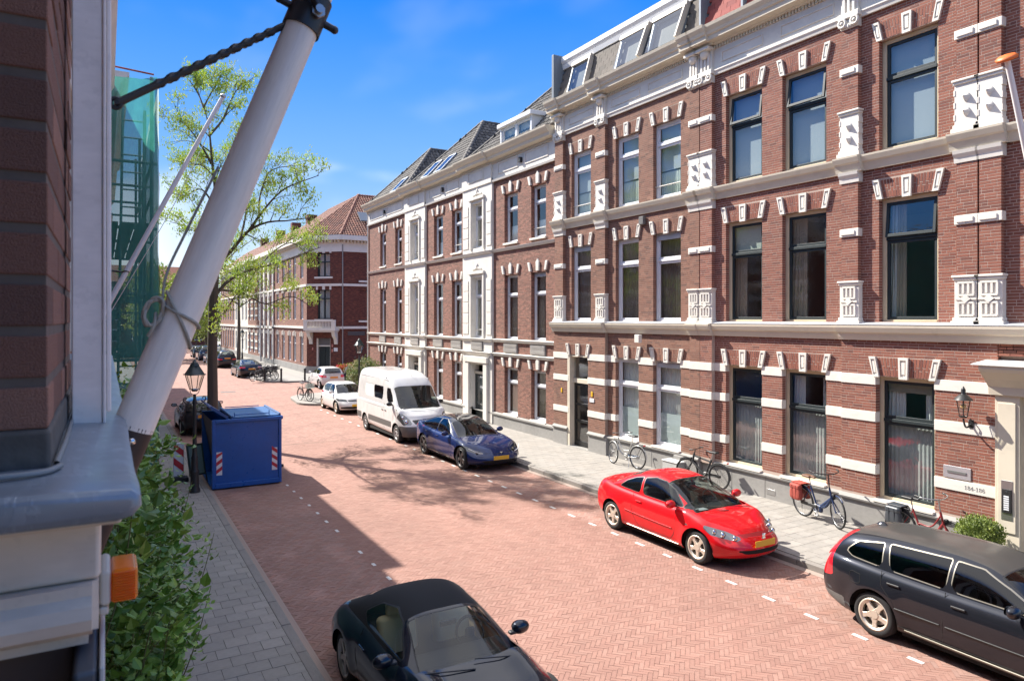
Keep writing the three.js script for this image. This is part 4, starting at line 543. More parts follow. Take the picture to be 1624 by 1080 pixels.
// ---- corner house over the side street: chamfered corner, red hipped roof ----
{
  const h = thing('corner_house', 'red brick corner house with chamfered entrance corner and orange tiled hip roof', 'house', [0, 0, 0]), c = 2.3, X0 = 14.9, Dc = 60.8, Ds = Dc - c, XB = 34, DB = 74;
  const out = [[X0, DB], [X0, Dc], [X0 + c, Ds], [XB, Ds], [XB, DB]];
  const face = (Xa, Da, Xb, Db) => { const L = Math.hypot(Xb - Xa, Db - Da), g = part('facade', h); g.position.set(Xa, 0, -Da); g.rotation.y = Math.atan2(Db - Da, Xb - Xa); return [g, L]; };
  // street side, seen very foreshortened
  const [a, La] = face(X0, DB, X0, Dc), aw = [[1.0, 2.1], [3.6, 4.7], [6.2, 7.3], [8.2, 9.3], [10.9, 12.0]], al = [[0.9, 3.2], [4.7, 7.2], [8.3, 10.4]];
  mesh('wall', muv(norm(ext((() => { const s = poly([[0, 0], [La, 0], [La, 11.2], [0, 11.2]]); for (const [x, y] of aw) for (const [p, q] of al) rectHole(s, x, y, p, q); return s; })(), 0.3, 0, -0.3))), brickFar, a);
  for (const [x, y] of aw) for (const [p, q] of al) { mesh('window', [rbb(x, x + 0.08, p, q, -0.25, -0.1), rbb(y - 0.08, y, p, q, -0.25, -0.1), bb(x, y, p, p + 0.08, -0.25, -0.1), bb(x, y, q - 0.08, q, -0.25, -0.1), bb(x, y, q - 0.7, q - 0.62, -0.25, -0.1)], MT.whiteFrame, a); mesh('pane', new THREE.PlaneGeometry(y - x, q - p).translate((x + y) / 2, (p + q) / 2, -0.19), MT.glass, a); mesh('keystone', [bb((x + y) / 2 - 0.1, (x + y) / 2 + 0.1, q, q + 0.45, 0, 0.06), bb(x - 0.05, x + 0.08, q, q + 0.35, 0, 0.05), bb(y - 0.08, y + 0.05, q, q + 0.35, 0, 0.05)], MT.white, a); }
  const [b, Lb] = face(X0, Dc, X0 + c, Ds), m = Lb / 2, bl = [[m - 0.6, m + 0.6, 0.25, 3.1], [m - 0.6, m + 0.6, 4.7, 7.2], [m - 0.6, m + 0.6, 8.3, 10.3]];
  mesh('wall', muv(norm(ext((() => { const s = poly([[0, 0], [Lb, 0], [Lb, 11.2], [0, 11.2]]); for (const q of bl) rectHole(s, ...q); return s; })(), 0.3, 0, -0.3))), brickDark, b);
  bl.slice(1).forEach(([x, y, p, q]) => { mesh('window', [bb(x, x + 0.08, p, q, -0.25, -0.1), bb(y - 0.08, y, p, q, -0.25, -0.1), bb(m - 0.04, m + 0.04, p, q, -0.25, -0.1), bb(x, y, p, p + 0.08, -0.25, -0.1), bb(x, y, q - 0.08, q, -0.25, -0.1), bb(x, y, q - 0.8, q - 0.7, -0.25, -0.1)], MT.greenFrame, b); mesh('pane', new THREE.PlaneGeometry(y - x, q - p).translate(m, (p + q) / 2, -0.19), MT.glass, b); mesh('curtain', pleats(x, y, p, q, -0.4, 0.03, 8), MT.net, b); mesh('keystone', [bb(m - 0.12, m + 0.12, q, q + 0.5, 0, 0.07), bb(x - 0.12, x + 0.05, q, q + 0.42, 0, 0.06), bb(y - 0.05, y + 0.12, q, q + 0.42, 0, 0.06)], MT.white, b); mesh('window_sill', bb(x - 0.25, y + 0.25, p - 0.15, p, -0.1, 0.1), MT.white, b); });
  const dr = b; mesh('door_leaf', [bb(m - 0.58, m - 0.02, 0.25, 2.4, -0.28, -0.22), bb(m + 0.02, m + 0.58, 0.25, 2.4, -0.28, -0.22)], MT.greenFrame, dr); mesh('door_frame', [bb(m - 0.66, m - 0.58, 0.2, 3.1, -0.25, 0.03), bb(m + 0.58, m + 0.64, 0.2, 3.1, -0.25, 0.0), bb(m - 0.6, m + 0.6, 2.4, 2.5, -0.25, -0.1)], MT.white, dr); mesh('door_light', bb(m - 0.6, m + 0.6, 2.5, 3.08, -0.24, -0.2), MT.stoneDark, dr);
  const bal = b; mesh('balcony_slab', [bb(0.15, Lb - 0.15, 3.75, 3.95, 0, 0.8), bb(0.25, Lb - 0.25, 3.62, 3.75, 0, 0.7), bb(0.15, Lb - 0.15, 4.5, 4.65, 0.62, 0.82), bb(0.15, 0.5, 3.95, 4.5, 0.64, 0.8), bb(Lb - 0.5, Lb - 0.15, 3.95, 4.5, 0.64, 0.8)], MT.white, bal); for (let i = 0; i < 15; i++) mesh('baluster', bb(0.62 + i * 0.14, 0.68 + i * 0.14, 3.95, 4.5, 0.68, 0.76), MT.white, bal);
  mesh('bracket', [bar([[0, 2.6], [0.12, 2.6], [0.2, 3.0], [0.5, 3.3], [0.6, 3.62], [0, 3.62]], 0.3, 0.6), bar([[0, 2.6], [0.12, 2.6], [0.2, 3.0], [0.5, 3.3], [0.6, 3.62], [0, 3.62]], Lb - 0.6, Lb - 0.3)], MT.white, bal);
  mesh('wall_sign', bb(m + 0.95, m + 1.3, 2.0, 2.3, 0, 0.03), MT.whiteFrame, b); mesh('wall_sign', [bb(m + 0.74, m + 0.86, 2.35, 2.6, 0, 0.03), bb(m + 0.74, m + 0.86, 1.95, 2.2, 0, 0.03), bb(m - 1.1, m - 1.0, 2.1, 2.3, 0, 0.03)], M([0.5, 0.2, 0.16], 0.5), b);
  const [d, Ld] = face(X0 + c, Ds, XB, Ds);
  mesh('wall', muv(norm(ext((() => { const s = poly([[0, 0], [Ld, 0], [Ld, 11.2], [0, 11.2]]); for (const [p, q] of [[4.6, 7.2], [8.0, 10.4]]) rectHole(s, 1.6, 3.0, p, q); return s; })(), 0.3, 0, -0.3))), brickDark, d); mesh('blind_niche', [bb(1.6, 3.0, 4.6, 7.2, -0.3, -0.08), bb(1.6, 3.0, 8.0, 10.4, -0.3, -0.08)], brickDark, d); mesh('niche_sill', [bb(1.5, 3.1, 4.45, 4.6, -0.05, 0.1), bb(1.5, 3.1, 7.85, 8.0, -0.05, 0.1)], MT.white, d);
  mesh('street_name_sign', rb(1.5, 0.34, 0.03, 0.01, 1.3, 3.5, 0.03), M([0.06, 0.055, 0.06], 0.5), d); mesh('downpipe', rod([0.1, 0.2, 0.08], [0.1, 11, 0.08], 0.05), MT.stone, d);
  const ring = (o, y0, y1, mat, nm) => { const P = [[X0 - o, DB], [X0 - o, Dc - o * 0.41], [X0 + c - o * 0.41, Ds - o], [XB, Ds - o], [XB, DB]]; return mesh(nm, new THREE.ExtrudeGeometry(poly(P), { depth: y1 - y0, bevelEnabled: false }).rotateX(-Math.PI / 2).translate(0, y0, 0), mat, h); };
  ring(0.12, 3.9, 4.1, MT.white, 'string_course'); ring(0.1, 7.5, 7.7, MT.white, 'string_course'); ring(0.06, 10.4, 11.3, MT.white, 'frieze'); ring(0.55, 11.35, 11.75, MT.white, 'cornice'); ring(0.1, 0, 0.7, MT.stone, 'plinth');
  for (const [g, L] of [[b, Lb], [d, 12], [a, La]]) { const t = []; for (let u = 0.1; u < L; u += 0.3) t.push(bb(u, u + 0.12, 11.15, 11.35, 0.05, 0.4)); mesh('dentil_row', t, MT.cream, g).userData.kind = 'stuff'; }
  mesh('inner_wall', bb(X0 + 3, XB, 0, 11.2, -DB, -(Ds + 3)), MT.room, h);
  const Yr = 16.2, Rg = 5.2, A = V3(X0 - 0.4, 11.75, -DB), B = V3(X0 - 0.4, 11.75, -(Dc - 0.2)), C = V3(X0 + c - 0.2, 11.75, -(Ds - 0.4)), Dd = V3(XB, 11.75, -(Ds - 0.4)), E = V3(X0 + Rg + 0.3, Yr, -(Ds + Rg + 0.3)), F = V3(XB, Yr, -(Ds + Rg + 0.3)), Gg = V3(X0 + Rg + 0.3, Yr, -DB);
  const roof = mesh('roof', muv(solid([A, B, C, Dd, E, F, Gg].map((v) => v.clone().add(V3(0, -0.06, 0))), [[0, 1, 4, 6], [1, 2, 4], [2, 3, 5, 4]])), M(redTile[3], 0.9, { side: THREE.DoubleSide }), h);
  tiledSlope(roof, C, Dd, F, E, redTile, 61); tiledSlope(roof, B, C, E.clone().add(V3(0.01, 0, 0)), E, redTile, 62); tiledSlope(roof, A, B, E, Gg, redTile, 63); ridgeTiles(roof, C, E, redTile[1]); ridgeTiles(roof, B, E, redTile[1]); ridgeTiles(roof, E, F, redTile[1]);
  const sk = part('roof_window', h); mesh('frame', bx(1.0, 0.12, 1.3).rotateX(0.74).translate(X0 + c + 2.6, 13.7, -(Ds + 1.75)), MT.lead, sk); void out;
}
// ---- houses further down the right side ----
function farHouse(D0, D1, label, style, seed) {
  const h = thing('row_house', label, 'house', [FX + 0.1, 0, D1], RIGHT), W = D1 - D0 - 0.01, r = rng(seed), n = Math.round(W / 2.3), lv = [[0.9, 3.2], [4.6, 7.1], [8.2, 10.3]];
  const st = style === 'white' ? MT.white : brickFar, wins = []; for (let i = 0; i < n; i++) wins.push([(i + 0.27) * W / n, (i + 0.73) * W / n]);
  wallSlab(h, 'wall', st, 0, W, 0, 11.3, -0.3, 0, lv.flatMap(([a, b]) => wins.map(([x, y]) => [x, y, a, b])));
  for (const [a, b] of lv) for (const [x, y] of wins) { mesh('window', [bb(x, x + 0.1, a, b, -0.25, -0.08), bb(y - 0.1, y, a, b, -0.25, -0.08), bb(x, y, a, a + 0.1, -0.25, -0.08), bb(x, y, b - 0.1, b, -0.25, -0.08), bb(x, y, b - 0.85, b - 0.75, -0.25, -0.08)], MT.whiteFrame, h); mesh('pane', new THREE.PlaneGeometry(y - x, b - a).translate((x + y) / 2, (a + b) / 2, -0.18), MT.glass, h); if (style !== 'white') mesh('keystone', [bb((x + y) / 2 - 0.1, (x + y) / 2 + 0.1, b, b + 0.4, 0, 0.06), bb(x - 0.08, x + 0.05, b, b + 0.32, 0, 0.05), bb(y - 0.05, y + 0.08, b, b + 0.32, 0, 0.05)], MT.white, h); }
  if (style === 'banded') for (const y of [1.3, 2.1, 2.9, 5.0, 5.8, 6.6, 8.6, 9.4]) mesh('stone_band', [0, ...wins.map((w) => w[1])].map((x, i) => bb(x, i < wins.length ? wins[i][0] : W, y, y + 0.22, -0.05, 0.04)), MT.white, h);
  if (style === 'pilasters') for (let i = 0; i <= n; i++) mesh('pilaster', rbb(i * W / n - 0.3 + (i ? 0 : 0.31), i * W / n + (i === n ? 0 : 0.3), 0.6, 10.6, 0, 0.14, 0.02), MT.white, h);
  for (const [y, z, t] of [[3.75, 0.14, 0.25], [7.5, 0.12, 0.2], [10.6, 0.08, 0.7], [11.3, 0.5, 0.4], [0, 0.08, 0.6]]) mesh(y > 11 ? 'cornice' : y < 1 ? 'plinth' : 'string_course', bb(0, W, y, y + t, -0.3, z), y < 1 ? MT.stone : MT.white, h);
  mesh('inner_wall', bb(0, W, 0, 11.3, -6, -3), MT.room, h);
  const A = V3(0, 11.7, 0.3), B = V3(W, 11.7, 0.3), C = V3(W, 14.8, -4), Dq = V3(0, 14.8, -4), tl = r() < 0.6 ? redTile : greyTile; const roof = mesh('roof', muv(solid([A, B, C, Dq].map((v) => v.clone().add(V3(0, -0.05, 0))), [[0, 1, 2, 3]])), M(tl[2], 0.9, { side: THREE.DoubleSide }), h); tiledSlope(roof, A, B, C, Dq, tl, seed);
  mesh('chimney', bb(W - 0.9, W - 0.1, 13, 15.6, -4.4, -3.4), brickDark, h);
}
farHouse(74, 81, 'row house with white pilasters between its windows, beside the corner house', 'pilasters', 11); farHouse(81, 89, 'row house of red brick striped with white bands, beside the house with pilasters', 'banded', 12); farHouse(89, 99, 'white plastered row house far down the street behind the parked cars', 'white', 13); farHouse(99, 112, 'plain brick row house at the far end of the street', 'plain', 14);
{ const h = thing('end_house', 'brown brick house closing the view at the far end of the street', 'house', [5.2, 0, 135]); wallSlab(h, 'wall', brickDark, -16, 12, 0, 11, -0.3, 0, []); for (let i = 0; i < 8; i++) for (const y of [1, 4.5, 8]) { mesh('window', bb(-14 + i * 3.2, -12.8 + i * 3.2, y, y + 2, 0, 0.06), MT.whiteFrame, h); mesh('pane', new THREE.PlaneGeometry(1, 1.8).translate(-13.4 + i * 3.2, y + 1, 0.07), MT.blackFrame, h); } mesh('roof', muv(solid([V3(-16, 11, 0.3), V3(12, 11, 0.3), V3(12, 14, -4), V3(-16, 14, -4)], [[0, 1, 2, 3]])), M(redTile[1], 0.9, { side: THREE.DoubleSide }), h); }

// ================= left side of the street: mostly behind the near window post, but it shades the street and shows in the glass opposite =================
function leftHouse(D0, D1, top, Xc, label, seed) {
  const h = thing('left_house', label, 'house', [LX, 0, D0], LEFT), W = D1 - D0 - 0.01, n = Math.max(2, Math.round(W / 2.5)), lv = top > 9 ? [[0.9, 3.2], [4.4, 6.5], [7.2, 8.3]] : [[0.9, 3.2], [4.5, 6.8]], wins = [];
  for (let i = 0; i < n; i++) wins.push([(i + 0.28) * W / n, (i + 0.72) * W / n]);
  wallSlab(h, 'wall', brickLeft, 0, W, 0, top - 0.6, -0.3, 0, lv.flatMap(([a, b]) => wins.map(([x, y]) => [x, y, a, b])));
  for (const [a, b] of lv) for (const [x, y] of wins) { windowUnit(h, { u0: x, u1: y, y0: a, y1: b, z: 0, fr: MT.whiteFrame, fw: 0.07, sw: 0.06, top: 0.3, inside: [['drape', 0.3]] }); mesh('window_surround', [rbb(x - 0.15, x, a - 0.1, b + 0.18, 0, 0.06, 0.01), rbb(y, y + 0.15, a - 0.1, b + 0.18, 0, 0.06, 0.01), rbb(x, y, b, b + 0.18, 0, 0.06, 0.01)], MT.white, h); }
  mesh('string_course', [bar([[0, 3.8], [0.08, 3.8], [0.12, 3.95], [0, 4.0]], 0, W)], MT.white, h); const pz = Xc - LX;
  mesh('cornice', [bb(0, W, top - 0.95, top - 0.35, -0.3, 0.05), bar([[-0.3, top - 0.35], [pz * 0.75, top - 0.35], [pz * 0.8, top - 0.2], [pz, top - 0.05], [pz, top], [-0.3, top]], 0, W)], MT.white, h); for (let i = 0; i < W / 0.8; i++) mesh('cornice_bracket', bar([[0, top - 0.9], [0.1, top - 0.9], [pz * 0.4, top - 0.6], [pz * 0.65, top - 0.36], [0, top - 0.36]], 0.15 + i * 0.8, 0.33 + i * 0.8), MT.cream, h);
  shell(h, 0, W, [0.3, 4.1, 7.5, top - 0.7], 6, top); const A = V3(0, top, 0.1), B = V3(W, top, 0.1), C = V3(W, top + 3.2, -3.4), E = V3(0, top + 3.2, -3.4); const roof = mesh('roof', muv(solid([A, B, C, E, V3(0, top, -7), V3(W, top, -7)].map((v) => v.clone().add(V3(0, -0.04, 0))), [[0, 1, 2, 3], [3, 2, 5, 4]])), M(redTile[1], 0.9, { side: THREE.DoubleSide }), h); tiledSlope(roof, A, B, C, E, seed % 2 ? redTile : greyTile, seed); return h;
}
leftHouse(4.2, 13.6, 8.2, 0.12, 'brick house next door behind the climbing shrub, with white window surrounds', 21); leftHouse(13.6, 22.3, 8.9, 0.36, 'brick house behind the green scaffold netting', 22); leftHouse(22.3, 35, 9.8, 0.36, 'taller brick house beyond the scaffold, with bracketed white cornice', 23); leftHouse(35, 48, 9.3, 0.3, 'brick house on the shaded side beyond the tall cornice', 24); leftHouse(48, 62, 9.4, 0.3, 'brick house at the far end of the shaded side', 25);

// ================= own house: brick pier, zinc ledge, window post, flagpole =================
{
  const h = thing('own_house', 'dark brick pier with zinc ledge, cream moulding and white window post', 'house', [0, 0, 0]);
  const r = rng(77), list = [], hues = [[0.21, 0.105, 0.078], [0.25, 0.122, 0.088], [0.18, 0.092, 0.070], [0.30, 0.150, 0.108], [0.36, 0.185, 0.132]];
  const pier = mesh('pier', [bb(-0.6, -0.0605, 4.5, 7.5, -1.66, -1.0025)], M([0.15, 0.12, 0.10], 0.95, { map: G.fine, bumpMap: G.fine, bumpScale: 0.006 }), h);
  const rough = M([1, 1, 1], 0.92, { map: G.fine, bumpMap: G.fine, bumpScale: 0.009 });
  for (let j = 0; j < 40; j++) { const y = 4.585 + (j + 0.5) * 0.0605; const q = () => rough.clone();
    const cut = j % 2 ? 0.11 : 0.0; let x = -0.06, k = 0; const mm = q();
    while (x > -0.6) { const w = (k === 0 && j % 2) ? 0.105 : 0.21; const m2 = q(); m2.color = lin(...hues[Math.floor(r() * 5)]); mesh('brick', rbb(x - w + 0.006, x, y - 0.0245, y + 0.0245, -1.06, -1.0 + (r() - 0.5) * 0.003, 0.0022), m2, pier); x -= w + 0.004; k++; if (k > 3) break; }
    let d = 1.06 + cut * 0; mm.color = lin(...hues[Math.floor(r() * 5)]); mesh('brick', rbb(-0.11, -0.0585 + (r() - 0.5) * 0.002, y - 0.0245, y + 0.0245, -(1.10 + cut), -0.9995, 0.0022), mm, pier);
    d = 1.108 + cut; while (d < 1.64) { const m3 = q(); m3.color = lin(...hues[Math.floor(r() * 5)]); const e = Math.min(d + 0.21, 1.66); mesh('brick', rbb(-0.11, -0.0585 + (r() - 0.5) * 0.003, y - 0.0245, y + 0.0245, -e + 0.004, -d, 0.0022), m3, pier); d += 0.216; } }
  mesh('mortar_fillet', [rbb(-0.6, -0.055, 4.535, 4.59, -1.68, -0.992, 0.006)], M([0.13, 0.115, 0.10], 0.95, { map: G.fine, bumpMap: G.fine, bumpScale: 0.012 }), h);
  // wall of the house behind and above, outside the view: it keeps the sun off the ledge
  mesh('wall', [bb(LX - 0.3, LX, 0, 4.2, -4.19, -1.0), bb(LX - 0.3, LX, 4.2, 8.5, -4.19, -1.66), bb(LX - 0.3, LX, 7.5, 8.5, -1.66, 12), bb(LX - 0.3, LX, 0, 3.4, -1.0, 12), bb(LX - 0.3, LX, 3.4, 7.5, 1.2, 12), bb(-6, LX - 0.3, 8.4, 8.6, -4.19, 12), bb(-6, -5.9, 0, 8.4, -4.19, 12)], brickLeft, h);
  mesh('inner_floor', bb(-5.9, LX - 0.31, 3.2, 3.4, -4.1, 12), MT.floorIn, h);
  mesh('cornice', [bb(LX, 0.14, 8.15, 8.55, -4.19, 12)], MT.white, h);
  // zinc ledge with rolled nose
  const zincProfile = [[-0.6, 4.51], [0.012, 4.508], [0.026, 4.512], [0.034, 4.522], [0.033, 4.534], [0.024, 4.541], [-0.06, 4.545], [-0.6, 4.55]];
  const zg = new THREE.ExtrudeGeometry(poly(zincProfile), { depth: 3.3, bevelEnabled: true, bevelThickness: 0.010, bevelSize: 0.009, bevelOffset: -0.009, bevelSegments: 3, steps: 60 }).translate(0, 0, -4.15);
  { const p = zg.attributes.position; for (let i = 0; i < p.count; i++) { const x = p.getX(i), z = p.getZ(i); p.setY(i, p.getY(i) + 0.0025 * (vnoise(x * 14 + 50, z * 14 + 90, 999, 8) - 0.5) + 0.002 * (vnoise(x * 40 + 50, z * 40 + 90, 999, 9) - 0.5)); p.setX(i, x + 0.003 * (vnoise(z * 9 + 30, 5, 999, 10) - 0.5)); } zg.computeVertexNormals(); }
  mesh('zinc_ledge', crease(zg, 0.7), M([0.33, 0.375, 0.42], 0.5, { metalness: 0.25, map: G.scuff, roughnessMap: G.rough, bumpMap: G.scuff, bumpScale: 0.002 }), h);
  mesh('sealant', [tube([[-0.3, 4.553, -0.93], [-0.12, 4.551, -0.925], [-0.06, 4.549, -0.945], [-0.045, 4.548, -0.985]], 0.0035, 30, 6), tube([[-0.05, 4.548, -1.0], [-0.048, 4.548, -1.2], [-0.05, 4.548, -1.6]], 0.0035, 20, 6)], M([0.30, 0.30, 0.29], 0.8, { map: G.mottle }), h);
  const creamF = M([0.74, 0.65, 0.54], 0.6, { map: G.brush, bumpMap: G.brush, bumpScale: 0.0015 });
  mesh('cornice_board', [rbb(-0.6, 0.016, 4.498, 4.5095, -4.1, -0.875, 0.004), rbb(-0.6, -0.004, 4.432, 4.499, -4.1, -0.905, 0.006)], creamF, h);
  mesh('moulding', [bar([[0, 4.378], [0.012, 4.378], [0.024, 4.386], [0.028, 4.399], [0.024, 4.412], [0.014, 4.420], [0.014, 4.4315], [0, 4.4315]], -0.6, -0.012).translate(0, 0, -0.905), bb(-0.6, -0.006, 4.378, 4.4315, -4.1, -0.905), bb(-0.6, -0.016, 4.36, 4.378, -4.1, -0.915)], creamF, h);
  mesh('lower_post', [rbb(-0.6, -0.03, 0.1, 4.36, -1.6, -0.95, 0.01)], M([0.13, 0.085, 0.065], 0.85, { map: G.streak, bumpMap: G.streak, bumpScale: 0.006 }), h);
  mesh('lower_sill', [rbb(-0.03, -0.006, 4.1, 4.352, -1.02, -0.86, 0.006)], M([0.10, 0.12, 0.145], 0.5, { metalness: 0.3, map: G.mottle }), h); mesh('sill_edge', rbb(-0.0055, 0.0, 4.1, 4.354, -1.02, -0.858, 0.002), M([0.55, 0.55, 0.53], 0.7, { map: G.dirt }), h);
  // white window post on the ledge
  const paint = M([0.88, 0.82, 0.77], 0.5, { map: G.brush, bumpMap: G.brush, bumpScale: 0.001 });
  mesh('window_post', [rbb(-0.0485, -0.004, 4.541, 7.5, -1.47, -1.40, 0.0025), rbb(-0.0035, 0.0015, 4.541, 7.5, -1.465, -1.397, 0.002), rbb(0.002, 0.0095, 4.56, 7.5, -1.455, -1.404, 0.003)], paint, h);
  // amber marker lamp screwed to the moulding
  const al = part('amber_marker', h);
  mesh('lamp_base', [rbb(-0.006, 0.006, 4.386, 4.428, -1.02, -0.945, 0.005), rbb(-0.006, 0.004, 4.376, 4.386, -1.0, -0.945, 0.003)], M([0.55, 0.53, 0.46], 0.6, { map: G.dirt }), al);
  const amber = MP([0.95, 0.33, 0.015], 0.15, { transmission: 0.55, thickness: 0, ior: 1.5 }); mesh('lamp_lens', [rbb(0.006, 0.034, 4.387, 4.426, -1.01, -0.948, 0.005, 2), ...Array.from({ length: 12 }, (_, i) => rb(0.024, 0.0014, 0.004, 0.0006, 0.020, 4.3905 + i * 0.003, -0.9465))], amber, al); mesh('lamp_inside', [rbb(0.008, 0.029, 4.391, 4.422, -1.004, -0.957, 0.004)], M([0.75, 0.28, 0.02], 0.5), al);
}
{ // ---- white flagpole on the ledge ----
  const f = thing('flagpole', 'thick white flagpole with black collar, twisted iron stays and a tied rope', 'flagpole', [0, 0, 0]);
  const a = P3(0.058, 4.545, 1.515), dir = P3(0.338, 0.88, 0.0).sub(P3(0, 0, 0)).setZ(-0.012).normalize(), at = (t) => a.clone().addScaledVector(dir, t), R = 0.0362;
  mesh('pole', rod(at(-0.035), at(3.2), R, R * 0.86, 40), M([0.84, 0.80, 0.73], 0.42, { map: G.brush, roughnessMap: G.rough }), f);
  mesh('socket', [rod(at(-0.30), at(-0.028), R * 0.93, R * 1.0, 32)], M([0.035, 0.022, 0.02], 0.6, { map: G.mottle }), f); mesh('socket_bolt', new THREE.SphereGeometry(0.008, 12, 8).translate(...at(-0.05).add(V3(0.002, -0.004, 0.037)).toArray()), MT.chrome, f);
  const c0 = 0.845, c1 = 0.925, mid = at((c0 + c1) / 2);
  mesh('collar', [rod(at(c0), at(c1), R * 1.09, R * 1.09, 40)], M([0.012, 0.016, 0.022], 0.4), f);
  const side = V3(0.936, -0.34, 0).normalize();
  mesh('collar_pin', [rod(mid.clone().addScaledVector(side, -0.062), mid.clone().addScaledVector(side, 0.062), 0.008, 0.008, 12), new THREE.SphereGeometry(0.009, 10, 8).translate(...mid.clone().addScaledVector(side, -0.062).toArray()), new THREE.SphereGeometry(0.009, 10, 8).translate(...mid.clone().addScaledVector(side, 0.062).toArray())], M([0.05, 0.055, 0.065], 0.4, { metalness: 0.5 }), f);
  mesh('collar_nut', [new THREE.CylinderGeometry(0.015, 0.015, 0.012, 6).rotateX(Math.PI / 2).translate(mid.x + 0.012, mid.y - 0.006, mid.z + 0.042), new THREE.CylinderGeometry(0.009, 0.009, 0.022, 10).rotateX(Math.PI / 2).translate(mid.x + 0.012, mid.y - 0.006, mid.z + 0.048)], MT.steel, f);
  const twist = (p, q, rr, turns) => { const d = q.clone().sub(p), L = d.length(), n = 140, g = new THREE.CylinderGeometry(rr, rr, L, 8, n), v = g.attributes.position; for (let i = 0; i < v.count; i++) { const y = v.getY(i) / L + 0.5, an = Math.atan2(v.getZ(i), v.getX(i)), fade = sstep(0.16, 0.22, y) * (1 - sstep(0.86, 0.92, y)), k = 1 + fade * 0.28 * Math.sign(Math.cos(2 * (an - y * turns * 6.283))) * Math.abs(Math.cos(2 * (an - y * turns * 6.283))); v.setX(i, v.getX(i) * k); v.setZ(i, v.getZ(i) * k); } g.computeVertexNormals(); g.applyQuaternion(new THREE.Quaternion().setFromUnitVectors(UPV, d.normalize())); const c = p.clone().lerp(q, 0.5); return g.translate(c.x, c.y, c.z); };
  const ir = M([0.022, 0.024, 0.028], 0.5, { metalness: 0.3 }), foot = P3(0.018, 5.100, 1.425), head = mid.clone().addScaledVector(side, -0.035).add(V3(0, -0.035, 0.0));
  mesh('stay', [twist(foot, head, 0.0073, 7)], ir, f); mesh('stay_eye', [new THREE.TorusGeometry(0.0085, 0.004, 8, 16).translate(foot.x - 0.002, foot.y, foot.z), rod(foot.clone().add(V3(0, 0, -0.03)), foot.clone().add(V3(0, 0, 0.008)), 0.004)], ir, f);
  mesh('stay', [twist(mid.clone().add(V3(0.008, 0.0, 0.05)), mid.clone().add(V3(-0.32, 0.50, 0.22)), 0.0085, 9)], ir, f);
  // rope tied round the pole
  const rope = M([0.42, 0.40, 0.34], 0.95, { map: G.grit, bumpMap: G.grit, bumpScale: 0.002 }), kn = at(0.185), e1 = dir.clone(), e2 = side.clone(), e3 = V3(0, 0, 1), loopP = (t0, rad, off, n = 22, tl = 0) => Array.from({ length: n }, (_, i) => { const an = i / n * 6.283; return at(t0 + tl * Math.cos(an) + off * Math.sin(an * 2)).addScaledVector(e2, Math.cos(an) * rad).addScaledVector(e3, Math.sin(an) * rad); });
  const k0 = kn.clone().addScaledVector(e2, -0.043).addScaledVector(e3, 0.018), rr = rng(5), loops = [tube(loopP(0.185, R + 0.003, 0.002, 22, -0.045), 0.0032, 60, 6, true), tube(loopP(0.195, R + 0.004, 0.003, 22, -0.012), 0.0032, 60, 6, true)];
  for (let i = 0; i < 7; i++) { const p = []; for (let j = 0; j < 9; j++) { const an = j / 9 * 6.283 + i; p.push(k0.clone().addScaledVector(e1, Math.sin(an) * (0.022 + 0.008 * rr())).addScaledVector(e2, Math.cos(an) * (0.012 + 0.006 * rr()) - 0.004).addScaledVector(e3, Math.sin(an * 2 + i) * 0.010 + (i - 3) * 0.002)); } loops.push(tube(p, 0.0032, 40, 6, true)); }
  loops.push(tube([k0, k0.clone().add(V3(-0.004, -0.025, 0.012)), k0.clone().add(V3(-0.014, -0.045, 0.008))], 0.0032, 16, 6), tube([k0.clone().add(V3(0.01, 0.01, 0)), k0.clone().add(V3(0.018, 0.07, -0.015)), k0.clone().add(V3(0.055, 0.16, -0.03)), at(0.5).addScaledVector(e2, -R - 0.006)], 0.0026, 30, 6));
  mesh('rope', loops, rope, f);
}
{ // ---- slim flagpole of the house next door ----
  const f = thing('flagpole', 'slim white flagpole with a thin halyard, leaning out beside the scaffold netting', 'flagpole', [0, 0, 0]);
  const a = P3(-0.25, 4.3, 9.6), b = P3(1.30, 7.55, 9.6), d = b.clone().sub(a); mesh('pole', rod(a, b, 0.034, 0.024, 14), M([0.68, 0.66, 0.66], 0.4, { map: G.dirt }), f); mesh('pole_tip', new THREE.SphereGeometry(0.035, 10, 8).translate(b.x, b.y, b.z), MT.steel, f); mesh('halyard', tube([a.clone().addScaledVector(d, 0.1).add(V3(0.06, 0, 0.03)), a.clone().addScaledVector(d, 0.6).add(V3(0.09, -0.05, 0.03)), b.clone().add(V3(0.02, 0, 0.03))], 0.004, 24, 5), MT.white, f);
  const m = a.clone().addScaledVector(d, 0.30); mesh('stay', [rod(m, m.clone().add(V3(-0.9, 0.10, 0)), 0.012), new THREE.TorusGeometry(0.035, 0.008, 6, 12).rotateX(Math.PI / 2 - 0.4).translate(m.x, m.y, m.z)], MT.iron, f);
}
{ // ---- white flagpole with orange cap on the red brick house ----
  const f = thing('flagpole', 'white flagpole with orange mushroom cap leaning out from the red brick house', 'flagpole', [0, 0, 0]); const a = P3(FX - 0.05, 6.3, 6.25), b = P3(13.28, 9.12, 6.17);
  mesh('pole', rod(a, b, 0.055, 0.045, 16), M([0.70, 0.67, 0.66], 0.4), f); mesh('cap', lathe([[0, 0.10], [0.12, 0.08], [0.17, 0.04], [0.16, 0.0], [0.05, -0.02], [0, -0.02]], 18).applyQuaternion(new THREE.Quaternion().setFromUnitVectors(UPV, b.clone().sub(a).normalize())).translate(b.x, b.y, b.z), MT.orange, f); mesh('wall_bracket', [rod(a, a.clone().add(V3(0.06, -0.1, 0)), 0.07), rb(0.04, 0.3, 0.14, 0.01, FX - 0.03, 6.25, -6.25)], MT.iron, f);
}
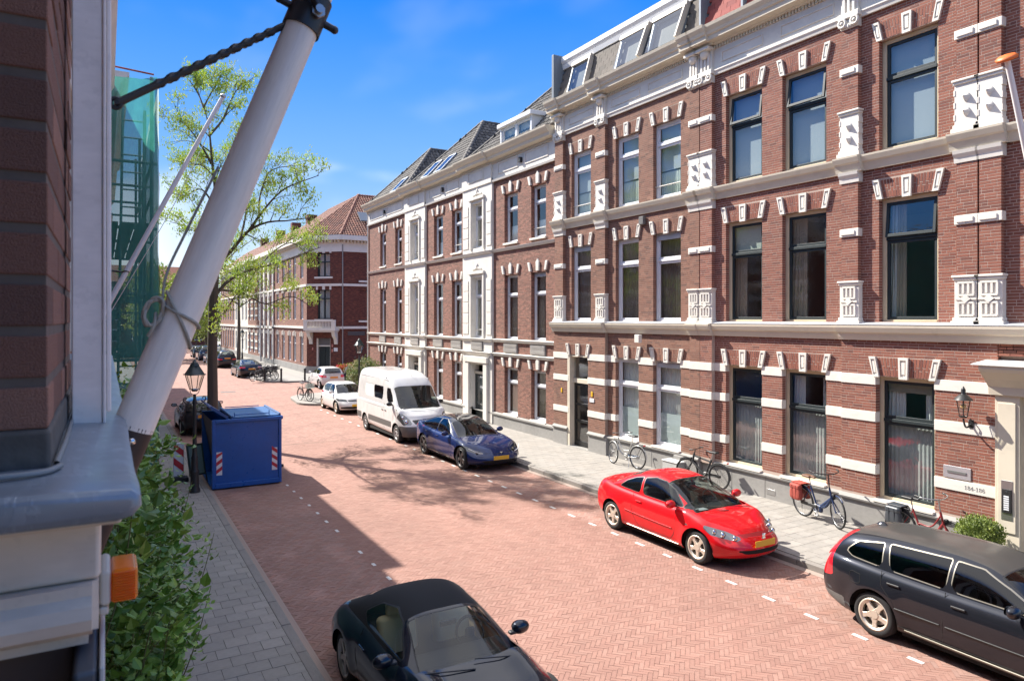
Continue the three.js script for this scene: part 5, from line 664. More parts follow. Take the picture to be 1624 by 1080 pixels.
// ================= scaffold with green netting =================
{
  const s = thing('scaffold', 'scaffold of steel tubes and planks wrapped in green netting on the left facade', 'scaffold', [0, 0, 0]); const X0 = LX + 0.25, X1 = 0.70, D0 = 12, D1 = 18.6, top = 8.3, lift = 2.0;
  const st = M([0.30, 0.30, 0.29], 0.45, { metalness: 0.6 });
  for (const D of [D0 + 0.12, D0 + 2.3, D0 + 4.4, D1 - 0.1]) for (const X of [X0, X1 - 0.08]) mesh('standard', rod(P3(X, 0.1, D), P3(X, top + 0.12, D), 0.026, 0.026, 8), st, s);
  for (let y = 2.1; y < top - 0.9; y += lift) { for (const X of [X0, X1 - 0.08]) for (const dy of [0, 0.5, 1.0]) if (X > 0 || !dy) mesh('ledger', rod(P3(X, y + dy, D0), P3(X, y + dy, D1), 0.024, 0.024, 8), st, s); for (const D of [D0 + 0.12, D0 + 2.3, D0 + 4.4, D1 - 0.1]) for (const dy of [0, 1.0]) mesh('transom', rod(P3(X0 - 0.1, y + dy, D), P3(X1, y + dy, D), 0.024, 0.024, 8), st, s);
    for (let k = 0; k < 3; k++) mesh('plank', rbb(X0 + 0.04 + k * 0.22, X0 + 0.24 + k * 0.22, y + 0.03, y + 0.075, -D1, -D0 - 0.05, 0.006), M([0.30, 0.22, 0.13], 0.85, { map: G.streak }), s); mesh('brace', rod(P3(X0, y - lift + 0.1, D0 + 0.12), P3(X1 - 0.1, y, D0 + 0.12), 0.02, 0.02, 8), st, s); }
  mesh('ladder', [rod(P3(0.15, 2.2, D0 + 0.5), P3(0.25, 8.1, D0 + 0.9), 0.02), rod(P3(0.46, 2.2, D0 + 0.5), P3(0.56, 8.1, D0 + 0.9), 0.02), ...Array.from({ length: 21 }, (_, i) => rod(P3(0.15 + i * 0.0045, 2.3 + i * 0.28, D0 + 0.5 + i * 0.018), P3(0.46 + i * 0.0045, 2.3 + i * 0.28, D0 + 0.5 + i * 0.018), 0.014, 0.014, 6))], MT.steel, s);
  const net = MP([0.05, 0.32, 0.25], 0.95, { transmission: 0.45, side: THREE.DoubleSide, map: tex(256, (u, v) => { const m = 0.72 + 0.28 * fbm(u, v, 8, 4, 91); return m; }, false, 1.2), transparent: true, opacity: 0.74 });
  const sheet = (P, nu, nv, am) => { const g = new THREE.PlaneGeometry(1, 1, nu, nv), p = g.attributes.position; for (let i = 0; i < p.count; i++) { const q = P(p.getX(i) + 0.5, p.getY(i) + 0.5), w = am * (fbm(p.getX(i) + 0.5, (p.getY(i) + 0.5) * 2, 5, 3, 95) - 0.5); p.setXYZ(i, q[0] + w * 0.4, q[1] + w * 0.3, -q[2] + w); } g.computeVertexNormals(); return muv(norm(g)); };
  mesh('netting', sheet((u, v) => [lerp(LX + 0.02, X1, u), lerp(0.4, top + (0.1 - 0.3 * u * (1 - u)), v), D0 - 0.03], 30, 90, 0.12), net, s); mesh('netting', sheet((u, v) => [X1 + 0.02, lerp(0.4, top, v), lerp(D0, D1, u)], 70, 80, 0.14), net, s);
  mesh('top_rail', [rod(P3(X0 - 0.2, top + 0.22, D0 + 0.1), P3(X1 - 0.05, top + 0.16, D0 + 0.1), 0.014)], M([0.25, 0.05, 0.035], 0.6), s);
}

// ================= trees and shrubs =================
const leafMat = (c) => MP(c, 0.75, { transmission: 0.42, side: THREE.DoubleSide, map: G.fine });
function leafBlade(w, l, fold = 0.15) {   // pointed leaf, folded on its midrib
  const g = new THREE.BufferGeometry(), P = [[0, 0, 0], [-w * 0.42, l * 0.3, fold * w], [-w * 0.46, l * 0.58, fold * w], [0, l, -0.1 * l], [w * 0.46, l * 0.58, fold * w], [w * 0.42, l * 0.3, fold * w], [0, l * 0.5, -0.02 * l]], F = [[0, 6, 1], [1, 6, 2], [2, 6, 3], [3, 6, 4], [4, 6, 5], [5, 6, 0]], v = []; for (const f of F) for (const k of f) v.push(...P[k]); g.setAttribute('position', new THREE.Float32BufferAttribute(v, 3)); g.computeVertexNormals(); return muv(norm(g));
}
function sprig(r, n, spread, w, l) { const gs = []; for (let i = 0; i < n; i++) { const b = leafBlade(w * (0.7 + 0.6 * r()), l * (0.7 + 0.6 * r())); b.rotateX(r() * 2.2 - 0.4).rotateY(r() * 6.283).rotateZ((r() - 0.5) * 1.4); b.translate((r() - 0.5) * spread, (r() - 0.5) * spread * 0.8, (r() - 0.5) * spread); gs.push(b); } return merge(gs); }
function crownMesh(name, spots, r, geos, mat, hues, s0, s1, parent) {
  geos.forEach((g, gi) => { const mine = spots.filter((_, i) => i % geos.length === gi), im = new THREE.InstancedMesh(g, mat, mine.length), m = new THREE.Matrix4(), q = new THREE.Quaternion(), e = new THREE.Euler(), c = new THREE.Color(); mine.forEach((p, i) => { e.set((r() - 0.5) * 1.2, r() * 6.283, (r() - 0.5) * 1.2); q.setFromEuler(e); const s = lerp(s0, s1, r()); m.compose(p, q, new THREE.Vector3(s, s, s)); im.setMatrixAt(i, m); const h = hues[Math.floor(r() * hues.length)], k = 0.75 + 0.5 * r(); im.setColorAt(i, c.setRGB(h[0] * k, h[1] * k, h[2] * k)); }); im.name = name; im.userData.kind = 'stuff'; im.castShadow = im.receiveShadow = true; parent.add(im); });
}
const barkMat = M([0.10, 0.078, 0.06], 0.95, { map: G.streak, bumpMap: G.streak, bumpScale: 0.03 });
function taper(pts, r0, r1, seg, rad = 7) { const cv = new THREE.CatmullRomCurve3(pts), g = new THREE.TubeGeometry(cv, seg, 1, rad), p = g.attributes.position, n = rad + 1, c = new THREE.Vector3(); for (let i = 0; i <= seg; i++) { cv.getPointAt(i / seg, c); const rr = lerp(r0, r1, Math.pow(i / seg, 0.8)); for (let j = 0; j < n; j++) { const k = i * n + j; p.setXYZ(k, c.x + (p.getX(k) - c.x) * rr, c.y + (p.getY(k) - c.y) * rr, c.z + (p.getZ(k) - c.z) * rr); } } g.computeVertexNormals(); return g; }
function branchOut(r, limb, base, level, out, tips, spread) {   // side twigs along a limb
  const n = level ? 5 : 8; for (let i = 0; i < n; i++) { const t = 0.28 + 0.72 * (i + r() * 0.8) / n, cv = new THREE.CatmullRomCurve3(limb), p = cv.getPointAt(Math.min(1, t)), d = cv.getTangentAt(Math.min(1, t)); const L = spread * (level ? 0.5 : 1) * (0.5 + 0.7 * r()) * (1.15 - 0.6 * t); const dir = d.clone().multiplyScalar(0.55).add(V3(r() - 0.5, (r() - 0.35) * 0.9, r() - 0.5).multiplyScalar(1.5)).normalize();
    const q = p.clone().addScaledVector(dir, L * 0.5).add(V3((r() - 0.5) * 0.1, 0.04, (r() - 0.5) * 0.1)), e = p.clone().addScaledVector(dir, L).add(V3(0, (r() - 0.4) * 0.25 * L, 0)), rr = base * (level ? 0.45 : 0.38) * (1 - 0.5 * t); out.push(taper([p, q, e], Math.max(rr, 0.008), 0.005, 5, 5));
    if (!level) branchOut(r, [p, q, e], rr, 1, out, tips, spread); else { tips.push(e, q.clone().lerp(e, 0.5)); if (r() < 0.4) tips.push(q); } }
}
{ // ---- street tree: airy crown, limbs drawn after the photograph at the trunk's distance ----
  const DT = 29.1, XT = 3.55, t = thing('street_tree', 'airy yellow green street tree with dark trunk beside the blue container', 'tree', [XT, 0, DT]), r = rng(901), out = [], tips = [];
  const at = (x, y, dz = 0) => { const k = (x - 812) / 1120, z = 27.0 + dz, X = z * (0.5 + 0.8660254 * k), D = z * (0.8660254 - 0.5 * k); return V3(X - XT, 4.72 + (506 - y) * z / 1120, -(D - DT)); };
  const trunk = [V3(0, 0, 0), V3(0.02, 1.5, 0), at(336, 560), at(338, 470), at(341, 400)];
  mesh('trunk', [taper(trunk, 0.205, 0.16, 22, 12), lathe([[0.30, 0], [0.25, 0.1], [0.215, 0.35], [0.205, 0.6]], 12)], barkMat, t);
  const limbs = [
    [[[341, 405, 0], [344, 350, 0], [341, 300, 0.2], [335, 250, 0], [331, 205, -0.2], [322, 165, 0]], 0.13], [[[331, 215, 0], [352, 190, 0.3], [370, 150, 0.6], [386, 128, 0.6]], 0.055], [[[335, 260, 0], [318, 230, -0.4], [300, 205, -0.6], [275, 180, -0.8]], 0.05], [[[322, 170, 0], [312, 145, 0.4], [300, 128, 0.6]], 0.04], [[[322, 170, 0], [338, 140, -0.5], [350, 118, -0.8]], 0.035],
    [[[341, 300, 0], [355, 262, 0.6], [380, 225, 1.2], [398, 200, 1.2]], 0.055], [[[341, 330, 0], [318, 300, -0.8], [290, 310, -1.4], [268, 305, -1.6]], 0.045], [[[339, 280, 0], [318, 262, 0.5], [295, 262, 0.9]], 0.035],
    [[[341, 420, 0], [362, 402, -0.3], [395, 365, -0.8], [425, 352, -1.2], [455, 350, -1.4], [492, 345, -1.6]], 0.095], [[[395, 365, -0.8], [420, 330, -1.4], [450, 300, -1.8], [505, 278, -2.2]], 0.06], [[[410, 345, -1.0], [412, 310, -0.4], [430, 270, 0.2], [470, 262, 0.4]], 0.05], [[[380, 380, -0.5], [390, 330, 0.6], [385, 290, 1.2], [410, 262, 1.6]], 0.05],
    [[[339, 470, 0], [362, 445, 0.4], [395, 428, 0.8], [440, 418, 1.0], [480, 402, 1.2], [508, 392, 1.2]], 0.08], [[[410, 424, 0.8], [432, 400, 1.6], [462, 385, 2.0], [495, 412, 2.2]], 0.04], [[[350, 460, 0.2], [385, 465, 1.0], [420, 482, 1.6], [462, 470, 1.8], [495, 488, 2.0]], 0.045],
    [[[338, 480, 0], [350, 500, -0.6], [372, 470, -1.2], [400, 440, -1.5]], 0.05], [[[341, 400, 0], [325, 372, 1.2], [300, 360, 2.0], [270, 352, 2.6]], 0.05], [[[340, 440, 0], [352, 420, 2.0], [372, 400, 3.4], [400, 380, 4.2]], 0.05], [[[340, 430, 0], [335, 400, -2.0], [350, 360, -3.6], [380, 320, -4.4]], 0.06],
  ];
  for (const [pts, rr] of limbs) { const L = pts.map((p) => at(...p)); out.push(taper(L, rr, 0.012, 14, 7)); branchOut(r, L, rr, 0, out, tips, rr > 0.09 ? 1.25 : 1.0); }
  mesh('limbs', out, barkMat, t);
  const spots = []; for (const p of tips) for (let i = 0; i < (r() < 0.72 ? 1 : 2); i++) spots.push(p.clone().add(V3((r() - 0.5) * 0.34, (r() - 0.5) * 0.26, (r() - 0.5) * 0.34)));
  crownMesh('crown', spots, r, [sprig(r, 10, 0.30, 0.038, 0.095), sprig(r, 8, 0.24, 0.036, 0.09), sprig(r, 12, 0.36, 0.034, 0.085)], leafMat([1, 1, 1]), [[0.39, 0.55, 0.05], [0.47, 0.60, 0.06], [0.32, 0.49, 0.045], [0.54, 0.60, 0.07]], 0.85, 1.4, t); console.log('tree sprigs', spots.length);
}
function simpleTree(name, label, X, D, H, R, crownBase, hues, seed, leafS, n, tr = 0.2, group) {
  const t = thing(name, label, 'tree', [X, 0, D], 0, group), r = rng(seed), out = [], spots = []; mesh('trunk', taper([V3(0, 0, 0), V3(0.05, crownBase * 0.5, 0), V3(0, crownBase, 0.05), V3(0.1, H * 0.75, 0)], tr, tr * 0.4, 14, 9), barkMat, t);
  for (let i = 0; i < 12; i++) { const y = lerp(crownBase * 0.8, H * 0.8, i / 11), a = i * 2.4 + r(), L = R * (0.6 + 0.4 * r()), e = V3(Math.cos(a) * L, y + L * 0.5, Math.sin(a) * L); out.push(taper([V3(0, y, 0), V3(Math.cos(a) * L * 0.5, y + L * 0.3, Math.sin(a) * L * 0.5), e], tr * 0.35, 0.02, 6, 5)); for (let k = 0; k < n; k++) { const f = Math.pow(r(), 0.5), c = V3(0, y, 0).lerp(e, 0.35 + 0.75 * f); spots.push(c.add(V3((r() - 0.5) * R * 0.55, (r() - 0.5) * R * 0.5, (r() - 0.5) * R * 0.55))); } }
  mesh('limbs', out, barkMat, t); crownMesh('crown', spots, r, [sprig(r, 9, leafS * 3, leafS * 0.5, leafS)], leafMat([1, 1, 1]), hues, 0.8, 1.4, t); return t;
}
const yg = [[0.28, 0.36, 0.04], [0.34, 0.40, 0.05], [0.22, 0.31, 0.035]];
simpleTree('street_tree', 'bright green street tree in front of the far row houses, behind the parked dark cars', 13.0, 84, 12.5, 3.6, 7.5, yg, 31, 0.22, 30, 0.24);
simpleTree('street_tree', 'yellow green tree seen past the green scaffold netting', 6.2, 92, 10.5, 4.2, 2.2, yg, 32, 0.3, 60, 0.25, 'far trees'); simpleTree('street_tree', 'light green tree standing beyond the tree at the netting', 8.8, 118, 9, 4, 2, yg, 33, 0.3, 60, 0.25, 'far trees'); simpleTree('street_tree', 'green tree at the end of the street behind the last parked cars', 14, 122, 8, 3.4, 1.5, yg, 34, 0.3, 50, 0.25, 'far trees');

{ // ---- climbing shrub against the left facade, reaching over the pavement ----
  const b = thing('climbing_shrub', 'dense green climbing shrub with broad leaves under the zinc ledge, over the shaded pavement', 'shrub', [0.1, 0, 6]), r = rng(555), stems = [], big = [], small = [];
  const bound = (D) => 0.085 * D - 0.06;
  for (let i = 0; i < 150; i++) { const D = 3.0 + 8.0 * r(), H = (D < 5.0 ? 2.6 : 3.35) * (0.55 + 0.5 * r()), X0 = LX + 0.1 + r() * 0.25, X1 = lerp(LX + 0.15, bound(D), Math.pow(r(), 0.6)), a = V3(X0 - 0.1, 0, -(D - 6)), m = V3(lerp(X0, X1, 0.4) - 0.1, H * 0.6, -(D - 6 + (r() - 0.5) * 0.6)), e = V3(X1 - 0.1, H * (0.8 + 0.2 * r()), -(D - 6 + (r() - 0.5))), sh = e.clone().add(V3(0.16 * r(), (r() - 0.2) * 0.25, (r() - 0.5) * 0.3));
    stems.push(taper([a, m, e, sh], 0.011, 0.003, 10, 5)); const cv = new THREE.CatmullRomCurve3([a, m, e, sh]); for (let k = 0; k < 34; k++) { const t = 0.12 + 0.88 * Math.pow(r(), 0.65), p = cv.getPointAt(Math.min(t, 1)); p.add(V3((r() - 0.3) * 0.3, (r() - 0.5) * 0.26, (r() - 0.5) * 0.34)); if (p.x + 0.1 > (0.084 + 0.012 * Math.sin(p.z * 3.1 + p.y * 2.3)) * (6 - p.z) + 0.34 * r() * r()) continue; (r() < 0.55 ? big : small).push(p); } }
  for (const [X, D, H] of [[0.95, 8.6, 2.3], [0.75, 7.2, 2.2], [0.82, 9.6, 2.7]]) { const a = V3(X - 0.3, H - 1.0, -(D - 6)), e = V3(X + 0.02, H, -(D - 6)); stems.push(taper([a, a.clone().lerp(e, 0.5).add(V3(0.03, 0, 0)), e], 0.008, 0.003, 8, 5)); for (let k = 0; k < 9; k++) { const p = a.clone().lerp(e, 0.2 + 0.09 * k).add(V3((r() - 0.5) * 0.12, 0, (r() - 0.5) * 0.12)); small.push(p); } }
  for (let i = 0; i < 26; i++) { const D = 4.6 + 4.6 * r(), X = LX + 0.2, a = V3(X - 0.1, 2.4, -(D - 6)), e = V3(X + 0.05 + 0.055 * D * r() - 0.1, 3.5 + 0.75 * r(), -(D - 6 + (r() - 0.5) * 0.7)), m = a.clone().lerp(e, 0.5).add(V3(0.06, 0, 0)); stems.push(taper([a, m, e], 0.008, 0.003, 8, 5)); const cv = new THREE.CatmullRomCurve3([a, m, e]); for (let k = 0; k < 22; k++) { const p = cv.getPointAt(0.15 + 0.85 * r()).add(V3((r() - 0.35) * 0.24, (r() - 0.5) * 0.2, (r() - 0.5) * 0.28)); if (p.x + 0.1 < 0.075 * (6 - p.z)) (r() < 0.5 ? big : small).push(p); } }
  for (let k = 0; k < 18; k++) small.push(V3(1.05 + (r() - 0.5) * 0.25, 0.12 + r() * 0.25, -(7.6 - 6) + (r() - 0.5) * 0.25));
  mesh('stems', stems, M([0.14, 0.13, 0.05], 0.9), b); const hu = [[0.14, 0.28, 0.038], [0.19, 0.35, 0.05], [0.11, 0.235, 0.034], [0.27, 0.43, 0.06]], lm = MP([1, 1, 1], 0.42, { transmission: 0.3, side: THREE.DoubleSide, map: G.fine });
  const pair = (w, l, n) => { const gs = []; for (let i = 0; i < n; i++) gs.push(leafBlade(w, l, 0.12).rotateX(0.9 + 0.5 * r()).rotateY(i / n * 6.283 + r()).translate((r() - 0.5) * 0.08, (r() - 0.5) * 0.10, (r() - 0.5) * 0.08)); return merge(gs); };
  crownMesh('leaves', big, r, [pair(0.068, 0.098, 4), pair(0.06, 0.088, 5)], lm, hu, 0.8, 1.35, b); crownMesh('leaves', small, r, [pair(0.045, 0.065, 5)], lm, [...hu, [0.24, 0.36, 0.06], [0.20, 0.32, 0.05]], 0.7, 1.3, b); console.log('leaf groups', big.length + small.length);
}
function ballShrub(name, label, X, Y, D, R, sy, hues, n, seed, leaf, pot) {
  const b = thing(name, label, 'shrub', [X, Y, D]), r = rng(seed), spots = [], st = []; for (let i = 0; i < n; i++) { const u = r() * 2 - 1, a = r() * 6.283, q = Math.sqrt(1 - u * u), k = R * (0.62 + 0.40 * Math.pow(r(), 0.5)) * (1 + 0.12 * Math.sin(a * 5 + u * 7)); spots.push(V3(q * Math.cos(a) * k, R * sy * 1.02 + u * k * sy, q * Math.sin(a) * k)); if (i % 40 === 0) st.push(rod([0, 0, 0], [q * Math.cos(a) * k * 0.8, R * sy + u * k * sy * 0.8, q * Math.sin(a) * k * 0.8], 0.008, 0.004, 5)); }
  mesh('stems', st, barkMat, b); crownMesh('foliage', spots, r, [sprig(r, 8, leaf * 2.4, leaf * 0.55, leaf)], leafMat([1, 1, 1]), hues, 0.8, 1.3, b); if (pot) mesh('pot', lathe([[0, 0], [0.2, 0], [0.26, 0.3], [0.28, 0.32], [0.24, 0.32], [0.2, 0.28], [0, 0.28]], 16).translate(0, pot, 0), MT.stoneDark, b); return b;
}
ballShrub('round_shrub', 'round clipped light green shrub in a dark pot beside the cream door surround', 14.02, 0.42, 6.98, 0.33, 0.9, [[0.22, 0.30, 0.035], [0.30, 0.36, 0.05], [0.16, 0.23, 0.03]], 900, 41, 0.045, -0.30);
ballShrub('pavement_shrub', 'loose green shrub with pale blossom behind the white van', 13.7, 0.12, 41.6, 1.0, 1.05, [[0.16, 0.22, 0.06], [0.22, 0.28, 0.08], [0.42, 0.38, 0.20]], 700, 42, 0.11);
{ const b = thing('flower_tub', 'tub of bright red flowers by the far corner behind the white cars', 'flowers', [15.3, 0.11, 50.2]), r = rng(17), sp = [], gr = []; for (let i = 0; i < 160; i++) { (i % 3 ? sp : gr).push(V3((r() - 0.5) * 1.5, 0.85 + r() * 0.45, (r() - 0.5) * 0.6)); } mesh('tub', rb(1.5, 0.8, 0.6, 0.04, 0, 0.4, 0), MT.stoneDark, b); crownMesh('blossom', sp, r, [sprig(r, 8, 0.16, 0.06, 0.08)], leafMat([1, 1, 1]), [[0.62, 0.05, 0.03], [0.72, 0.09, 0.04]], 0.9, 1.4, b); crownMesh('foliage', gr, r, [sprig(r, 8, 0.18, 0.05, 0.09)], leafMat([1, 1, 1]), yg, 0.9, 1.4, b); }

// ================= street furniture =================
function lampPost(label, X, Y, D) {
  const g = thing('street_lamp', label, 'street lamp', [X, Y, D], 0.3, 'old style street lamps'); 
  mesh('post', [lathe([[0.14, 0], [0.14, 0.08], [0.11, 0.12], [0.105, 0.5], [0.12, 0.53], [0.12, 0.58], [0.09, 0.62], [0.085, 0.9], [0.095, 0.93], [0.07, 0.98], [0.058, 1.1], [0.045, 2.35], [0.06, 2.38], [0.06, 2.44], [0.04, 2.48], [0.036, 2.62]], 14), ...[0, 1, 2, 3, 4, 5].map((i) => rod([0.1 * Math.cos(i), 0.14, 0.1 * Math.sin(i)], [0.1 * Math.cos(i), 0.5, 0.1 * Math.sin(i)], 0.012, 0.012, 5))], MT.iron, g);
  const scroll = (s) => tube([[0, 2.42, 0], [s * 0.12, 2.36, 0], [s * 0.24, 2.40, 0], [s * 0.30, 2.49, 0], [s * 0.25, 2.55, 0], [s * 0.20, 2.50, 0]], 0.014, 24, 6); mesh('cross_arm', [scroll(1), scroll(-1)], MT.iron, g);
  const y = 2.62; mesh('lantern_frame', [new THREE.CylinderGeometry(0.10, 0.07, 0.05, 4).rotateY(Math.PI / 4).translate(0, y + 0.10, 0), ...[0, 1, 2, 3].map((i) => { const a = i * Math.PI / 2 + Math.PI / 4, c = Math.cos(a), s = Math.sin(a); return rod([0.13 * c, y + 0.12, 0.13 * s], [0.255 * c, y + 0.52, 0.255 * s], 0.011, 0.011, 5); }), ...[0, 1].map((s) => tube([[s ? 0.035 : -0.035, y - 0.02, 0], [s ? 0.11 : -0.11, y + 0.05, 0], [s ? 0.12 : -0.12, y + 0.12, 0]], 0.010, 10, 5))], MT.iron, g);
  mesh('lantern_glass', [new THREE.CylinderGeometry(0.25, 0.128, 0.40, 4, 1, true).rotateY(Math.PI / 4).translate(0, y + 0.32, 0)], MT.lampGlass, g); mesh('lantern_floor', new THREE.CylinderGeometry(0.12, 0.12, 0.02, 4).rotateY(Math.PI / 4).translate(0, y + 0.135, 0), MT.whiteFrame, g);
  mesh('lantern_roof', [new THREE.CylinderGeometry(0.30, 0.31, 0.025, 4).rotateY(Math.PI / 4).translate(0, y + 0.53, 0), new THREE.CylinderGeometry(0.125, 0.27, 0.22, 4).rotateY(Math.PI / 4).translate(0, y + 0.65, 0), new THREE.CylinderGeometry(0.10, 0.125, 0.05, 10).translate(0, y + 0.785, 0), lathe([[0.08, y + 0.81], [0.09, y + 0.83], [0.04, y + 0.87], [0.02, y + 0.92], [0, y + 0.93]], 10)], M([0.022, 0.035, 0.034], 0.45), g); return g;
}
const lamp0 = lampPost('black lantern street lamp on the shaded pavement beside the blue container', 2.08, 0.09, 20.6);
copyOf(lamp0, 'black lantern street lamp on the sunny pavement behind the white van', [12.15, 0.12, 37.9]); copyOf(lamp0, 'black lantern street lamp in front of the far row houses', [12.6, 0.11, 79]); copyOf(lamp0, 'distant black lantern street lamp by the trees at the end of the street', [10.6, 0.11, 103]);
{ // ---- blue steel waste container ----
  const g = thing('waste_container', 'blue steel waste container with red and white warning strips and an open lid', 'container', [3.48, 0, 20.95]), blue = M([0.008, 0.095, 0.36], 0.42, { map: G.mottle, roughnessMap: G.rough, bumpMap: G.mottle, bumpScale: 0.003 }), W = 0.93, H = 1.93, L = 2.3;
  mesh('front_plate', [rbb(-W, W, 0.04, H, -0.06, 0, 0.01), rbb(-W, -W + 0.08, 0.04, H, 0, 0.05, 0.012), rbb(W - 0.08, W, 0.04, H, 0, 0.05, 0.012), rbb(-W + 0.08, W - 0.08, H - 0.09, H, 0, 0.05, 0.012), rbb(-W + 0.08, W - 0.08, 0.04, 0.17, 0, 0.06, 0.012)], blue, g);
  mesh('side_wall', [solid([V3(W, 0.05, -0.06), V3(W, H - 0.02, -0.06), V3(W, H - 0.02, -L), V3(W, 0.05, -L)], [[0, 3, 2, 1]]), ...[0.5, 1.0, 1.5, 2.0].map((d) => rbb(W - 0.01, W + 0.05, 0.1, H - 0.05, -d - 0.05, -d + 0.05, 0.01)), rbb(W - 0.04, W + 0.06, H - 0.1, H - 0.01, -L, -0.06, 0.01)], M([0.008, 0.095, 0.36], 0.42, { map: G.mottle, side: THREE.DoubleSide }), g);
  mesh('sloping_wall', [solid([V3(-W, H - 0.02, -0.06), V3(-W + 0.34, 0.05, -0.06), V3(-W + 0.34, 0.05, -L), V3(-W, H - 0.02, -L)], [[0, 1, 2, 3]])], M([0.012, 0.02, 0.04], 0.6, { side: THREE.DoubleSide, map: G.mottle }), g); mesh('back_wall', rbb(-W, W, 0.05, H, -L - 0.05, -L, 0.01), blue, g); mesh('floor_plate', bb(-W, W, 0.03, 0.08, -L, -0.06), blue, g);
  mesh('lid', [rbb(-0.42, W, H, H + 0.035, -L, -0.08, 0.008), rbb(-0.42, -0.36, H + 0.03, H + 0.08, -L, -0.08, 0.01), rbb(W - 0.06, W, H + 0.03, H + 0.08, -L, -0.08, 0.01)], M([0.05, 0.13, 0.30], 0.4, { map: G.mottle }), g);
  mesh('lid_handle', [tube([[-0.32, H + 0.03, -0.16], [-0.32, H + 0.15, -0.16]], 0.012, 6), rod([-0.32, H + 0.09, -0.16], [0.62, H + 0.09, -0.16], 0.012), tube([[0.62, H + 0.03, -0.16], [0.62, H + 0.17, -0.16]], 0.012, 6), rod([-0.3, H + 0.08, -L + 0.1], [0.7, H + 0.08, -L + 0.1], 0.014)], blue, g);
  mesh('open_lid', [new THREE.BoxGeometry(0.56, 0.04, L - 0.1).rotateZ(-0.62).translate(-W + 0.20, H + 0.17, -L / 2), new THREE.BoxGeometry(0.56, 0.06, 0.06).rotateZ(-0.62).translate(-W + 0.20, H + 0.20, -0.1)], M([0.02, 0.08, 0.24], 0.4, { map: G.mottle }), g);
  const strip = (u) => { const st = part('warning_strip', g); mesh('backing', rb(0.15, 0.64, 0.004, 0.001, u, 0.72, 0.006), M([0.72, 0.70, 0.68], 0.4), st); for (let i = 0; i < 3; i++) { const y = 0.44 + i * 0.215; mesh('red_stripe', ext(poly(u < 0 ? [[u - 0.075, y], [u + 0.075, y + 0.11], [u + 0.075, y + 0.22 > 1.04 ? 1.04 : y + 0.215], [u - 0.075, y + 0.105]] : [[u + 0.075, y], [u - 0.075, y + 0.11], [u - 0.075, y + 0.215], [u + 0.075, y + 0.105]]), 0.003, 0, 0.0075), M([0.48, 0.02, 0.03], 0.4), st); } }; strip(-0.74); strip(0.74);
  mesh('lock', [rb(0.06, 0.08, 0.05, 0.01, W + 0.03, 0.5, 0.0)], MT.iron, g); mesh('skid', [rbb(-0.75, -0.6, 0, 0.05, -L, -0.1, 0.01), rbb(0.6, 0.75, 0, 0.05, -L, -0.1, 0.01)], MT.iron, g);
}
{ const g = thing('warning_board', 'red and white striped warning board on the left pavement beside the lamp post', 'sign', [1.82, 0.09, 22.2]); mesh('board', rb(0.28, 0.95, 0.05, 0.02, 0, 0.62, 0), M([0.66, 0.66, 0.66], 0.4), g); for (let i = 0; i < 2; i++) mesh('red_stripe', ext(poly([[-0.13, 0.50 + i * 0.42], [0.13, 0.26 + i * 0.42], [0.13, 0.46 + i * 0.42], [-0.13, 0.70 + i * 0.42]]), 0.003, 0, 0.027), M([0.48, 0.02, 0.03], 0.4), g); mesh('foot', rb(0.5, 0.12, 0.4, 0.03, 0, 0.06, 0), MT.rubber, g); }
{ const g = thing('notice_frame', 'dark green metal frame leaning between the lamp post and the container', 'board', [2.32, 0.09, 21.9], 0.5); mesh('panel', rb(0.42, 0.8, 0.03, 0.01, 0, 0.62, 0).rotateX(-0.2), M([0.16, 0.22, 0.20], 0.4), g); mesh('frame', [rb(0.5, 0.05, 0.05, 0.01, 0, 1.04, 0), rb(0.5, 0.05, 0.05, 0.01, 0, 0.2, 0), rb(0.05, 0.9, 0.05, 0.01, -0.23, 0.62, 0), rb(0.05, 0.9, 0.05, 0.01, 0.23, 0.62, 0)].map((x) => x.rotateX(-0.2)), M([0.02, 0.04, 0.035], 0.5), g); mesh('leg', [rod([-0.2, 0, 0.1], [-0.2, 0.3, 0], 0.02), rod([0.2, 0, 0.1], [0.2, 0.3, 0], 0.02)], MT.iron, g); }
{ const spots = [[11.25, 53.5], [12.85, 53.0], [10.35, 54.9], [14.3, 53.6]]; let b0; for (const [X, D] of spots) { if (!b0) { b0 = thing('bollard', 'short black bollard on the far corner pavement', 'bollard', [X, 0.11, D], 0, 'corner bollards'); mesh('post', lathe([[0.09, 0], [0.09, 0.05], [0.075, 0.08], [0.07, 0.8], [0.085, 0.83], [0.085, 0.9], [0.06, 0.97], [0, 1.0]], 12), MT.iron, b0); } else copyOf(b0, 'short black bollard on the far corner pavement', [X, 0.11, D]); } }
{ const g = thing('meter_cabinet', 'low pale grey cabinet against the brown brick house plinth', 'cabinet', [14.45, 0.12, 15.55], RIGHT); mesh('body', rb(0.62, 0.42, 0.3, 0.015, 0, 0.21, 0), M([0.42, 0.42, 0.40], 0.8, { map: G.mottle }), g); mesh('lid', rb(0.66, 0.04, 0.34, 0.012, 0, 0.44, 0), M([0.55, 0.55, 0.53], 0.7), g); }
{ const wires = one('overhead_wire', [tube([P3(14.85, 9.2, 66), P3(11.5, 7.2, 62), P3(9.6, 6.4, 60)], 0.02, 20, 5)], MT.iron, 'thin cable sagging from the corner house over the street', 'wire'); void wires; }

